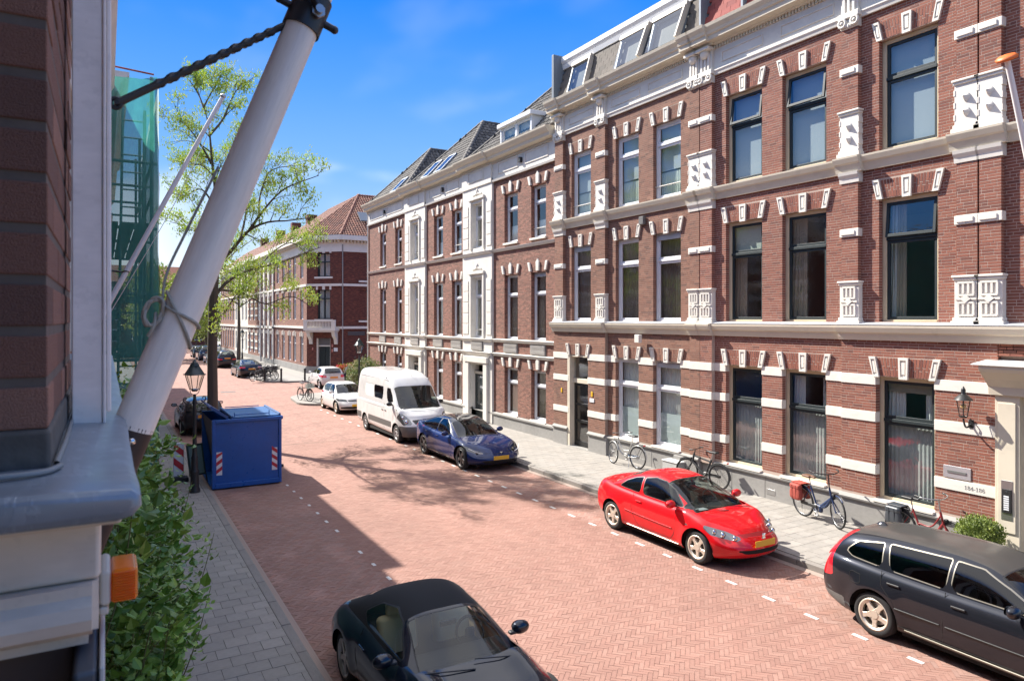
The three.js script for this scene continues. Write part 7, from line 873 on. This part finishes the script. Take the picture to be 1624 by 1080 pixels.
buildCar('white_van', 'white high roof panel van with black bumper parked behind the blue sedan', van, whitePaint, [10.60, 27.36], 0, { category: 'van', noRearGlass: true, twoSeat: true, wheel: { spokes: 6, mat: M([0.30, 0.30, 0.30], 0.5, { metalness: 0.5 }), hub: 0.05, mid: 0.03, end: 0.03, rim: 0.62 }, mirrorMat: MT.blackPlastic, handleMat: MT.blackPlastic, plateMat: MT.seam,
  cuts: [{ name: 'front_bumper', view: 'front', joined: true, poly: [[-1.2, 0.2], [1.2, 0.2], [1.2, 0.66], [0.4, 0.68], [-1.2, 0.68]], mat: vanGrey, on: 'low', max: 0.62 }, { name: 'headlight', view: 'front', poly: [[0.62, 0.76], [0.90, 0.74], [0.98, 0.95], [0.94, 1.13], [0.82, 1.10], [0.66, 0.92]], mat: lampClear, on: 'low', max: 0.9 }, { name: 'grille', view: 'front', joined: true, poly: [[-0.6, 0.78], [0.50, 0.78], [0.58, 0.90], [-0.6, 0.97]], mat: MT.blackPlastic, on: 'low', max: 0.6 }, { name: 'side_strip', view: 'side', poly: [[1.48, 0.52], [4.22, 0.52], [4.22, 0.74], [1.48, 0.74]], r: 0.006, mat: vanGrey, on: 'low', minq: 0.9 }, { name: 'rear_strip', view: 'side', poly: [[5.12, 0.50], [5.9, 0.50], [5.9, 0.74], [5.12, 0.74]], r: 0.006, mat: vanGrey, on: 'low', minq: 0.9 }],
  extra: (c, { zn }) => { mesh('bonnet_vent', [-1, 1].map((k) => rb(0.36, 0.02, 0.09, 0.006, k * 0.45, 1.225, zn - 0.78).rotateX(0)), MT.blackPlastic, c); mesh('aerial', [rod([0.1, 2.20, zn - 1.95], [0.1, 2.75, zn - 2.25], 0.006, 0.003, 6), rb(0.05, 0.09, 0.06, 0.02, 0.1, 2.20, zn - 1.9)], MT.blackPlastic, c); mesh('roof_rib', [-1, 1].map((k) => rod([k * 0.86, 2.30, zn - 2.2], [k * 0.88, 2.33, zn - 5.5], 0.016, 0.016, 6)), whitePaint, c); mesh('cargo_wall', bb(-0.85, 0.85, 0.5, 2.4, zn - 2.46, zn - 2.42), MT.room, c); } });
// ---- white hatchbacks ----
const hatch = { L: 4.05, W: 1.75, wb: 2.55, fo: 0.84, R: 0.318, hdr: 1.85, rear: 3.55, tumble: 0.17, q: 0.85, leanF: 0.18, bowF: 0.26, plateF: [0.46, -0.005], plateR: [0.80, -0.01],
  top: [[0, 0.66], [0.1, 0.745], [0.4, 0.83], [0.9, 0.92], [1.3, 0.965], [2.5, 0.97], [3.5, 1.01], [3.95, 1.02], [4.05, 0.96]], roof: [[0.98, 0.91], [1.3, 1.09], [1.65, 1.28], [1.95, 1.40], [2.4, 1.46], [3.1, 1.445], [3.55, 1.39], [3.8, 1.24], [3.98, 1.02]],
  win: [[[1.48, 1.01], [2.28, 1.005], [2.28, 1.35], [2.0, 1.34], [1.75, 1.22]], [[2.36, 1.005], [3.25, 1.03], [3.42, 1.22], [3.2, 1.32], [2.36, 1.36]]], seams: [[[1.35, 0.95], [1.32, 0.6], [1.42, 0.34]], [[2.32, 0.97], [2.33, 0.33]], [[3.15, 0.98], [3.0, 0.6], [2.85, 0.36]]], handles: [[2.15, 0.86], [2.98, 0.88]], mould: [[[1.0, 0.78], [2.2, 0.79], [3.3, 0.82], [3.9, 0.85]]] };
const hatchCuts = [{ name: 'headlight', view: 'front', poly: [[0.42, 0.63], [0.80, 0.655], [0.86, 0.755], [0.50, 0.715]], mat: lampDark, on: 'low', max: 0.9 }, { name: 'grille', view: 'front', joined: true, poly: [[-0.5, 0.645], [0.38, 0.645], [0.40, 0.70], [-0.5, 0.71]], r: 0.005, mat: MT.blackPlastic, on: 'low', max: 0.6 }, { name: 'lower_grille', view: 'front', joined: true, poly: [[-0.6, 0.30], [0.72, 0.30], [0.74, 0.36], [0.50, 0.40], [-0.6, 0.40]], r: 0.005, mat: MT.seam, on: 'low', max: 0.6 }, { name: 'tail_light', view: 'rear', poly: [[0.46, 0.80], [0.82, 0.80], [0.82, 0.95], [0.50, 0.93]], mat: lampRed, on: 'low' }];
buildCar('white_hatchback', 'white hatchback parked behind the white van at the pavement bulge', hatch, whitePaint, [10.82, 36.15], 0, { cuts: hatchCuts, wheel: { spokes: 5, mat: alloy, mid: 0.025 }, handleMat: whitePaint, mouldMat: whitePaint, extra: (c, { zn }) => mesh('emblem', [new THREE.TorusGeometry(0.05, 0.008, 6, 20).translate(0, 0.675, zn - 0.01), ext(poly([[-0.035, 0.70], [-0.02, 0.70], [0, 0.655], [0.02, 0.70], [0.035, 0.70], [0.008, 0.635], [-0.008, 0.635]]), 0.008, 0, zn - 0.012)], MT.chrome, c) });
buildCar('white_hatchback', 'white hatchback with dark rear window standing in the mouth of the side street', { ...hatch, q: 0.6 }, whitePaint, [13.35, 49.0], Math.PI, { cuts: hatchCuts, glass: MT.carGlassDark });
// ---- dark estate car ----
const estate = { L: 4.79, W: 1.85, wb: 2.80, fo: 0.93, R: 0.325, hdr: 2.08, rear: 4.36, tumble: 0.20, sq: 4.2, mirror: 1.82, plateR: [0.8, 0.0], leanR: 0.06, qR: 0.74,
  top: [[0, 0.66], [0.15, 0.755], [0.6, 0.86], [1.2, 0.95], [1.6, 0.985], [3, 0.995], [4.3, 1.03], [4.68, 1.03], [4.79, 0.93]], roof: [[1.22, 0.92], [1.6, 1.11], [2.0, 1.34], [2.35, 1.455], [2.9, 1.495], [3.6, 1.475], [4.1, 1.43], [4.40, 1.36], [4.60, 1.20], [4.74, 1.02]],
  win: [{ p: [[1.66, 1.02], [2.66, 1.025], [2.66, 1.365], [2.35, 1.35], [2.0, 1.205]] }, { p: [[2.76, 1.025], [3.52, 1.045], [3.60, 1.345], [2.76, 1.37]] }, { p: [[3.68, 1.055], [4.14, 1.08], [4.24, 1.13], [4.10, 1.27], [3.72, 1.335]] }],
  seams: [[[1.62, 0.97], [1.58, 0.65], [1.66, 0.34]], [[2.71, 0.99], [2.72, 0.6], [2.72, 0.32]], [[3.62, 1.01], [3.60, 0.82], [3.42, 0.62], [3.34, 0.34]], [[1.66, 0.31], [3.34, 0.31]], [[3.94, 0.86], [4.10, 0.865], [4.10, 0.74], [3.94, 0.735], [3.94, 0.86]]], mould: [[[1.66, 0.535], [2.68, 0.54]], [[2.76, 0.54], [3.38, 0.55]]], handles: [[2.52, 0.845], [3.42, 0.865]] };
const estPaint = paintOf([0.012, 0.0135, 0.019], { metal: 0.35, rough: 0.4, cr: 0.05 }), dustRoof = MP([0.058, 0.054, 0.050], 0.5, { specularIntensity: 0.2, clearcoat: 0.8, clearcoatRoughness: 0.18, map: G.dirt });
const trimGold = M([0.26, 0.24, 0.20], 0.4, { metalness: 0.7 });
for (const w of estate.win) w.trim = trimGold;
buildCar('dark_estate', 'dark estate car with tall red tail light and dusty roof near the red coupe', estate, estPaint, [10.80, 5.0], 0, { wheel: { spokes: 5, mat: alloy, hub: 0.055, mid: 0.03, end: 0.042 }, roofMat: dustRoof, roofEnd: 4.34, roofQ: 0.80, glass: MP([0.20, 0.25, 0.25], 0, { transmission: 1, ior: 1.6 }), handleMat: MT.blackPlastic, mouldMat: MT.blackPlastic,
  cuts: [{ name: 'tail_light', view: 'side', poly: [[4.44, 0.70], [4.62, 0.67], [4.95, 1.0], [4.75, 1.40], [4.29, 1.43], [4.25, 1.39], [4.41, 1.21], [4.49, 1.02]], r: 0.006, mat: lampRed, minq: 0.62 }, { name: 'rear_bumper', view: 'rear', joined: true, poly: [[-1.2, 0.2], [1.2, 0.2], [1.2, 0.42], [-1.2, 0.42]], mat: vanGrey, on: 'low', max: 0.5 }],
  extra: (c, { zn, sideX, rf }) => { mesh('sill_trim', [-1, 1].map((k) => tube([V3(k * sideX(1.4, 0.27), 0.27, zn - 1.4), V3(k * sideX(2.4, 0.27), 0.27, zn - 2.4), V3(k * sideX(3.25, 0.28), 0.28, zn - 3.25)], 0.014, 20, 6)), trimGold, c); mesh('roof_aerial', lathe([[0.07, 0], [0.045, 0.03], [0.02, 0.05], [0, 0.055]], 12).scale(0.8, 1, 1.4).translate(0, rf(4.15) + 0.005, zn - 4.15), estPaint, c); } });
// ---- black convertible ----
const cabrio = { L: 4.43, W: 1.79, wb: 2.35, fo: 0.93, R: 0.322, gap: 0.04, hdr: 1.98, rear: 3.18, tumble: 0.26, sq: 3.3, mirror: 1.72, tuck: 0.13, bowF: 0.34, leanF: 0.24, fender: 0.06, flare: 0.03, round: 0.14, bowR: 0.24, leanR: 0.22, qW: 0.80,
  plan: [[0, 0.74], [0.3, 0.88], [0.9, 0.96], [1.6, 0.965], [2.4, 0.975], [3.2, 1.0], [3.8, 0.985], [4.2, 0.90], [4.43, 0.78]], top: [[0, 0.48], [0.15, 0.575], [0.5, 0.665], [1.0, 0.765], [1.4, 0.845], [2.2, 0.875], [2.9, 0.915], [3.5, 0.91], [4.0, 0.83], [4.3, 0.70], [4.43, 0.58]], roof: [[1.22, 0.80], [1.5, 0.965], [1.8, 1.145], [2.05, 1.245], [2.4, 1.30], [2.8, 1.28], [3.15, 1.19], [3.5, 1.04], [3.78, 0.90]],
  win: [[[1.72, 0.91], [2.74, 0.935], [2.90, 1.02], [2.68, 1.16], [2.36, 1.20], [2.08, 1.13]]], seams: [[[1.62, 0.85], [1.58, 0.6], [1.66, 0.34]], [[2.72, 0.90], [2.74, 0.65], [2.62, 0.36]]], handles: [[2.56, 0.74]] };
const cabPaint = paintOf([0.006, 0.010, 0.020], { metal: 0.2, rough: 0.3 }), canvas = M([0.010, 0.011, 0.013], 0.9, { map: G.grit, bumpMap: G.grit, bumpScale: 0.001 });
buildCar('black_convertible', 'black convertible with closed fabric roof and tan interior parked beside the left pavement', cabrio, cabPaint, [3.55, 7.86], 0, { wheel: { spokes: 5, mat: M([0.42, 0.42, 0.43], 0.35, { metalness: 0.7 }), mid: 0.03, rim: 0.72 }, cabinMat: canvas, inside: M([0.66, 0.50, 0.28], 0.75), tub: M([0.55, 0.38, 0.19], 0.8), dash: M([0.025, 0.022, 0.02], 0.8), glass: MP([0.70, 0.76, 0.75], 0, { transmission: 1, ior: 1.55 }), twoSeat: true,
  extra: (c, { zn, W, rf }) => { mesh('door_pull', [-1, 1].map((k) => rb(0.05, 0.3, 0.9, 0.02, k * 0.74, 0.66, zn - 2.2)), M([0.50, 0.26, 0.08], 0.7), c); void W; void rf; } });
// ---- parked cars further away ----
const darkPaint = paintOf([0.014, 0.017, 0.026], { metal: 0.3 }), greyPaint = paintOf([0.30, 0.31, 0.33], { metal: 0.5 }), inkPaint = paintOf([0.02, 0.03, 0.055], { metal: 0.4 });
const saloonBack = [{ name: 'tail_light', view: 'rear', poly: [[0.42, 0.80], [0.90, 0.80], [0.90, 0.92], [0.48, 0.90]], mat: lampRed, on: 'low' }];
const suv = { ...estate, L: 4.6, H: 1.7, q: 0.5, top: estate.top.map(([a, b]) => [a * 0.96, b + 0.14]), roof: estate.roof.map(([a, b]) => [a * 0.96, b + 0.22]), win: [[[1.6, 1.2], [2.5, 1.2], [2.5, 1.56], [2.2, 1.54]], [[2.6, 1.2], [4.0, 1.22], [4.05, 1.5], [2.6, 1.56]]], seams: [], mould: [], handles: [], hdr: 2.0, rear: 4.1, R: 0.36, plateR: [0.95, 0.0] };
buildCar('parked_car', 'dark saloon parked by the far corner next to the bicycles', { ...sedan, q: 0.5, seams: [], handles: [] }, darkPaint, [10.15, 61.6], Math.PI, { cuts: saloonBack, group: 'cars parked far down the street' });
buildCar('parked_car', 'black sport utility car parked beyond the dark saloon', suv, darkPaint, [10.2, 74.6], Math.PI, { cuts: saloonBack, group: 'cars parked far down the street' });
buildCar('parked_car', 'silver car parked beyond the black sport utility car', { ...hatch, q: 0.4, seams: [], handles: [], mould: [] }, greyPaint, [10.1, 81.5], Math.PI, { group: 'cars parked far down the street' }); buildCar('parked_car', 'blue grey car parked beyond the silver car', { ...suv, q: 0.4 }, inkPaint, [10.1, 88.5], Math.PI, { group: 'cars parked far down the street' }); buildCar('parked_car', 'last dark car in the row, near the trees at the street end', { ...hatch, q: 0.4, seams: [], handles: [], mould: [] }, darkPaint, [10.1, 95], Math.PI, { group: 'cars parked far down the street' });
buildCar('parked_car', 'black car with orange number plate parked in shade behind the blue container', { ...hatch, q: 0.6 }, paintOf([0.012, 0.013, 0.015], {}), [3.5, 32.8], Math.PI, { cuts: hatchCuts.slice(0, 3) });

// ================= bicycles: local axes x forward, y up, z to the rider's right =================
function bicycle(label, [X, Y, D], turn, o = {}) {
  const b = thing(o.name ?? 'bicycle', label, 'bicycle', [X, Y, D], turn, o.group), R = o.R ?? 0.345, wbx = 0.54, fr = o.paint ?? MT.iron, tilt = o.lean ?? 0, lo = o.simple;
  const body = b; b.rotation.order = 'YXZ'; b.rotation.x = tilt;
  const wheel = (x, st = 0) => { const w = part('wheel', body), T = (g) => g.rotateY(st).translate(x, R, 0); mesh('tyre', T(new THREE.TorusGeometry(R - 0.02, 0.022, lo ? 5 : 8, lo ? 22 : 40)), MT.rubber, w); const sp = []; for (let i = 0; i < (lo ? 10 : 26); i++) { const a = i / (lo ? 10 : 26) * 6.283; sp.push(T(rod([0.025 * Math.cos(a + 1.2), 0.025 * Math.sin(a + 1.2), (i % 2 ? 0.025 : -0.025)], [(R - 0.04) * Math.cos(a), (R - 0.04) * Math.sin(a), 0], 0.0018, 0.0018, 4))); } sp.push(T(new THREE.TorusGeometry(R - 0.045, 0.010, 5, lo ? 20 : 36)), T(new THREE.CylinderGeometry(0.03, 0.03, 0.09, 10).rotateX(Math.PI / 2))); mesh('rim', sp, o.rim ?? MT.steel, w); if (!o.noFender) mesh('mudguard', T(new THREE.TorusGeometry(R + 0.018, 0.018, 5, 24, x > 0 ? 1.9 : 2.5).rotateZ(x > 0 ? 0.9 : 0.75)), o.fender ?? fr, w); };
  const st = o.steer ?? 0.25; wheel(-wbx); wheel(wbx, st);
  const bbk = [-0.08, R - 0.04, 0], seatT = [-0.28, R + 0.42, 0], headB = [0.36, R + 0.28, 0], headT = [0.30, R + 0.50, 0], rear = [-wbx, R, 0], front = [wbx, R, 0], tr = o.tr ?? 0.019;
  const fg = [rod(bbk, seatT, tr), rod(headB, headT, tr * 1.15), rod(bbk, rear, 0.012), rod(seatT.map((v, i) => i === 1 ? v - 0.05 : v), rear, 0.010), rod(headB, [front[0] - 0.005, front[1], -0.055], 0.014), rod(headB, [front[0] - 0.005, front[1], 0.055], 0.014)];
  if (o.step) fg.push(tube([headB, [0.18, R + 0.06, 0], bbk], o.down ?? 0.027, 16), ...(o.battery ? [] : [tube([[headT[0] + 0.02, headT[1] - 0.06, 0], [0.10, R + 0.16, 0], [-0.16, R + 0.16, 0]], 0.016, 16)])); else fg.push(rod(headB, bbk, tr * 1.15), rod(headT.map((v, i) => i === 1 ? v - 0.05 : v), [seatT[0] + 0.02, seatT[1] - 0.06, 0], tr));
  mesh('frame', fg, fr, body);
  mesh('seat_post', rod(seatT, [-0.315, R + 0.60, 0], 0.013), MT.steel, body); mesh('saddle', [rb(0.25, 0.055, 0.17, 0.026, -0.36, R + 0.63, 0, 2), rb(0.16, 0.045, 0.07, 0.02, -0.20, R + 0.635, 0, 2)], o.saddle ?? MT.blackPlastic, body);
  const hy = R + (o.bar ?? 0.72), T = (p) => { const c = Math.cos(st), s = Math.sin(st), x = p[0] - 0.30, z = p[2]; return [0.30 + x * c + z * s, p[1], -x * s + z * c]; }, back = o.back ?? 0.20; mesh('handlebar', [rod(headT, [0.27, hy - 0.02, 0], 0.014), tube([[0.27 - back, hy + 0.03, 0.31], [0.27 - back * 0.4, hy + 0.02, 0.27], [0.29, hy, 0.1], [0.29, hy, -0.1], [0.27 - back * 0.4, hy + 0.02, -0.27], [0.27 - back, hy + 0.03, -0.31]].map(T), 0.012, 30)], o.barMat ?? MT.steel, body); mesh('grip', [1, -1].map((k) => rod(T([0.27 - back + 0.05, hy + 0.028, k * 0.30]), T([0.27 - back - 0.06, hy + 0.032, k * 0.315]), 0.018)), MT.blackPlastic, body);
  mesh('crank', [new THREE.TorusGeometry(0.09, 0.008, 5, 20).translate(bbk[0], bbk[1], 0.05), rod([bbk[0], bbk[1], 0.07], [bbk[0] + 0.12, bbk[1] - 0.12, 0.09], 0.010), rod([bbk[0], bbk[1], -0.07], [bbk[0] - 0.12, bbk[1] + 0.12, -0.09], 0.010), rb(0.09, 0.02, 0.08, 0.005, bbk[0] + 0.12, bbk[1] - 0.12, 0.13), rb(0.09, 0.02, 0.08, 0.005, bbk[0] - 0.12, bbk[1] + 0.12, -0.13)], MT.steel, body);
  mesh('chain_guard', rb(0.52, 0.075, 0.03, 0.014, -0.29, R - 0.005, 0.055).rotateZ(0), o.guard ?? MT.blackPlastic, body);
  if (!o.noRack) mesh('rack', [rod([-0.32, R + 0.40, 0.05], [-0.80, R + 0.40, 0.06], 0.007), rod([-0.32, R + 0.40, -0.05], [-0.80, R + 0.40, -0.06], 0.007), rod([-0.75, R + 0.40, 0.06], [-wbx, R, 0.06], 0.007), rod([-0.75, R + 0.40, -0.06], [-wbx, R, -0.06], 0.007), ...[0, 1, 2].map((i) => rod([-0.45 - i * 0.14, R + 0.40, 0.055], [-0.45 - i * 0.14, R + 0.40, -0.055], 0.006))], MT.blackPlastic, body);
  mesh('kickstand', [rod([-0.22, R - 0.06, -0.03], [-0.30, 0.01 , -0.16], 0.009)], MT.steel, body); mesh('headlamp', [rb(0.07, 0.06, 0.06, 0.02, 0.42, R + 0.36, 0)], MT.blackPlastic, body); if (!o.simple) mesh('rear_lamp', rb(0.02, 0.05, 0.09, 0.01, -0.81, R + 0.40, 0), lampRed, body);
  if (o.bags) { for (const k of [-1, 1]) { const g = new THREE.SphereGeometry(1, 20, 14), p = g.attributes.position; for (let i = 0; i < p.count; i++) { const f = (v, e) => Math.sign(v) * Math.pow(Math.abs(v), e), y = f(p.getY(i), 0.5), sag = 1 - 0.18 * Math.max(0, y); p.setXYZ(i, -0.62 + 0.175 * sag * f(p.getX(i), 0.45), R + 0.20 + 0.165 * y, k * 0.125 + 0.07 * sag * f(p.getZ(i), 0.55) + 0.012 * k * (vnoise(p.getX(i) * 3 + 9, y * 3 + 9, 99, 6) - 0.5)); } g.computeVertexNormals(); mesh('pannier', [g, rb(0.33, 0.13, 0.135, 0.05, -0.62, R + 0.345, k * 0.128, 3), rod([-0.68, R + 0.08, k * 0.192], [-0.68, R + 0.38, k * 0.196], 0.007), rod([-0.56, R + 0.08, k * 0.192], [-0.56, R + 0.38, k * 0.196], 0.007)], o.bags, body); } mesh('pannier_bridge', rb(0.34, 0.02, 0.24, 0.008, -0.62, R + 0.425, 0), o.bags, body); }
  if (o.battery) mesh('motor', [rb(0.24, 0.17, 0.09, 0.04, bbk[0] + 0.03, bbk[1] + 0.0, 0, 2), rod([headB[0] - 0.02, headB[1] - 0.02, 0], [bbk[0] + 0.08, bbk[1] + 0.03, 0], 0.036)], fr, body);
  if (o.basket) mesh('crate', [rb(0.34, 0.02, 0.42, 0.006, 0.55, R + 0.42, 0), ...[-1, 1].flatMap((k) => [0, 1, 2].map((i) => rb(0.34, 0.045, 0.012, 0.004, 0.55, R + 0.47 + i * 0.08, k * 0.21))), ...[-1, 1].flatMap((k) => [0, 1, 2].map((i) => rb(0.012, 0.045, 0.42, 0.004, 0.55 + k * 0.17, R + 0.47 + i * 0.08, 0)))], o.basket, body);
  return b;
}
// local x (forward) points along the street towards the camera: turn of -90 degrees; forward = away: +90
const TOWARD = -Math.PI / 2, AWAY = Math.PI / 2, YP = 0.122;
bicycle('silver city bicycle leaning at the brown brick house by its ground floor window', [14.10, YP, 17.35], AWAY + 0.10, { step: true, paint: M([0.42, 0.42, 0.40], 0.35, { metalness: 0.4 }), guard: M([0.07, 0.16, 0.30], 0.5), lean: 0.03, steer: -0.3, bar: 0.66 });
bicycle('matt black slim bicycle with thick tubes leaning by the house boundary', [14.26, YP, 14.2], AWAY + 0.12, { paint: MT.ironMatt, noFender: false, noRack: true, tr: 0.027, rim: MT.blackPlastic, barMat: MT.blackPlastic, back: 0.02, bar: 0.62, steer: 0.2, lean: 0.03 });
bicycle('dark blue electric bicycle with red panniers leaning at the red brick house', [14.05, YP, 10.35], TOWARD - 0.20, { step: true, battery: true, down: 0.034, paint: M([0.014, 0.030, 0.085], 0.35), bags: M([0.36, 0.06, 0.04], 0.75, { map: G.mottle }), saddle: M([0.12, 0.055, 0.03], 0.6), bar: 0.80, steer: -0.3, barMat: MT.blackPlastic, lean: 0.03 });
bicycle('red bicycle with grey black pannier bags leaning beside the round shrub', [14.15, YP, 8.02], TOWARD - 0.10, { step: true, paint: M([0.20, 0.018, 0.020], 0.4), fender: MT.blackPlastic, bags: M([0.055, 0.062, 0.072], 0.42, { map: G.mottle }), bar: 0.74, steer: -0.25, lean: 0.03 });
{ const far = [[9.95, 54.9, 0.5], [10.35, 55.6, 0.6], [10.75, 56.1, 0.35], [10.55, 55.1, -0.5], [11.0, 55.5, 0.8]]; const f0 = bicycle('parked bicycle in the cluster on the far corner pavement', [far[0][0], 0.112, far[0][1]], far[0][2], { simple: true, name: 'parked_bicycle', group: 'bicycles on the far corner', basket: MT.blackPlastic }); for (const [X, D, a] of far.slice(1)) copyOf(f0, 'parked bicycle in the cluster on the far corner pavement', [X, 0.112, D], a); }
bicycle('black bicycle with front crate on the pavement bulge beside the white hatchback', [9.75, 0.114, 40.2], TOWARD + 0.25, { simple: true, basket: M([0.30, 0.33, 0.30], 0.7) }); bicycle('black bicycle standing close behind the crate bicycle on the pavement bulge', [10.2, 0.114, 41.2], TOWARD - 0.15, { simple: true });
{ const l0 = bicycle('bicycle parked on the shaded left pavement beyond the lamp post', [1.7, 0.088, 34.5], TOWARD + 0.3, { simple: true, name: 'parked_bicycle', group: 'bicycles on the shaded pavement' }); for (const [X, D, a] of [[1.3, 36, TOWARD + 0.5], [1.9, 37.4, TOWARD + 0.2], [1.5, 39, TOWARD + 0.4]]) copyOf(l0, 'bicycle parked on the shaded left pavement beyond the lamp post', [X, 0.088, D], a); }

// ================= person bending over beside the far hatchback =================
{
  const bones = [[[0, 0.92, 0], [0.02, 1.05, 0.12], 0.155, 0.16], [[0.02, 1.05, 0.12], [0.02, 1.28, 0.42], 0.16, 0.17], [[0.02, 1.30, 0.44], [0.02, 1.36, 0.56], 0.075, 0.06], [[0.20, 1.27, 0.40], [0.30, 1.02, 0.52], 0.07, 0.055], [[0.30, 1.02, 0.52], [0.24, 0.84, 0.70], 0.055, 0.04], [[-0.16, 1.27, 0.40], [-0.27, 1.02, 0.50], 0.07, 0.055], [[-0.27, 1.02, 0.50], [-0.20, 0.84, 0.68], 0.055, 0.04], [[0.10, 0.92, 0], [0.12, 0.50, 0.06], 0.10, 0.07], [[0.12, 0.50, 0.06], [0.12, 0.08, -0.04], 0.07, 0.045], [[0.12, 0.05, -0.05], [0.13, 0.04, 0.12], 0.05, 0.04], [[-0.10, 0.92, 0], [-0.11, 0.50, 0.04], 0.10, 0.07], [[-0.11, 0.50, 0.04], [-0.12, 0.08, -0.06], 0.07, 0.045], [[-0.12, 0.05, -0.07], [-0.13, 0.04, 0.10], 0.05, 0.04], [[0.02, 1.43, 0.63], [0.02, 1.46, 0.66], 0.10, 0.095], ...[-1, 1].flatMap((k) => [0, 1, 2, 3].map((i) => [[0.02 + k * 0.22, 0.83, 0.70], [0.02 + k * 0.22 + (i - 1.5) * 0.02, 0.75, 0.76], 0.016, 0.009])), ...[-1, 1].map((k) => [[0.02 + k * 0.22, 0.83, 0.70], [0.02 + k * 0.17, 0.80, 0.75], 0.016, 0.010])].map(([a, b, r, s]) => [V3(...a), V3(...b), r, s]);
  const { MarchingCubes } = await import('three/addons/objects/MarchingCubes.js'); const res = 72, mc = new MarchingCubes(res, M([1, 1, 1], 1), false, false, 120000), S = 0.95, C = V3(0, 0.82, 0.3), half = res / 2, p = V3(0, 0, 0), ab = V3(0, 0, 0);
  for (let k = 0; k < res; k++) for (let j = 0; j < res; j++) for (let i = 0; i < res; i++) { p.set((i - half) / half * S + C.x, (j - half) / half * S + C.y, (k - half) / half * S + C.z); let d = 9; for (const [a, b, r, s] of bones) { ab.copy(b).sub(a); const t = clamp(p.clone().sub(a).dot(ab) / ab.lengthSq(), 0, 1), e = p.distanceTo(a.clone().addScaledVector(ab, t)) - lerp(r, s, t), h = clamp(0.5 + 0.5 * (d - e) / 0.03, 0, 1); d = d + (e - d) * h - 0.03 * h * (1 - h); } mc.field[i + j * res + k * res * res] = -d; }
  mc.isolation = 0; mc.update(); const n = mc.count, g = new THREE.BufferGeometry(), pp = mc.positionArray.slice(0, n * 3), col = new Float32Array(n * 3); for (let i = 0; i < n; i++) { pp[i * 3] = pp[i * 3] * S + C.x; pp[i * 3 + 1] = pp[i * 3 + 1] * S + C.y; pp[i * 3 + 2] = pp[i * 3 + 2] * S + C.z; const y = pp[i * 3 + 1], z = pp[i * 3 + 2], skin = (y > 1.34 && z > 0.53) || (y < 0.87 && z > 0.62); col.set(skin ? [0.42, 0.24, 0.16] : y > 0.90 ? [0.012, 0.012, 0.014] : y < 0.11 ? [0.02, 0.02, 0.02] : [0.05, 0.055, 0.07], i * 3); }
  g.setAttribute('position', new THREE.BufferAttribute(pp, 3)); g.setAttribute('color', new THREE.BufferAttribute(col, 3)); const gm = mergeVertices(g, 1e-4); gm.computeVertexNormals();
  const per = thing('person', 'person in black jacket bending forward beside the far white hatchback', 'person', [14.55, 0.0, 48.3], 2.4); mesh('body', gm, M([1, 1, 1], 0.85, { vertexColors: true }), per); mesh('hair', new THREE.SphereGeometry(0.105, 14, 10, 0, 6.283, 0, 1.7).rotateX(-0.1).translate(0.02, 1.475, 0.635), M([0.30, 0.20, 0.10], 0.8), per); mesh('face_features', [new THREE.SphereGeometry(0.014, 8, 6).translate(0.055, 1.45, 0.745), new THREE.SphereGeometry(0.014, 8, 6).translate(-0.015, 1.45, 0.745), rb(0.02, 0.04, 0.03, 0.008, 0.02, 1.42, 0.755), rb(0.045, 0.010, 0.01, 0.003, 0.02, 1.385, 0.74)], M([0.30, 0.15, 0.11], 0.7), per);
}

renderer.render(scene, camera);
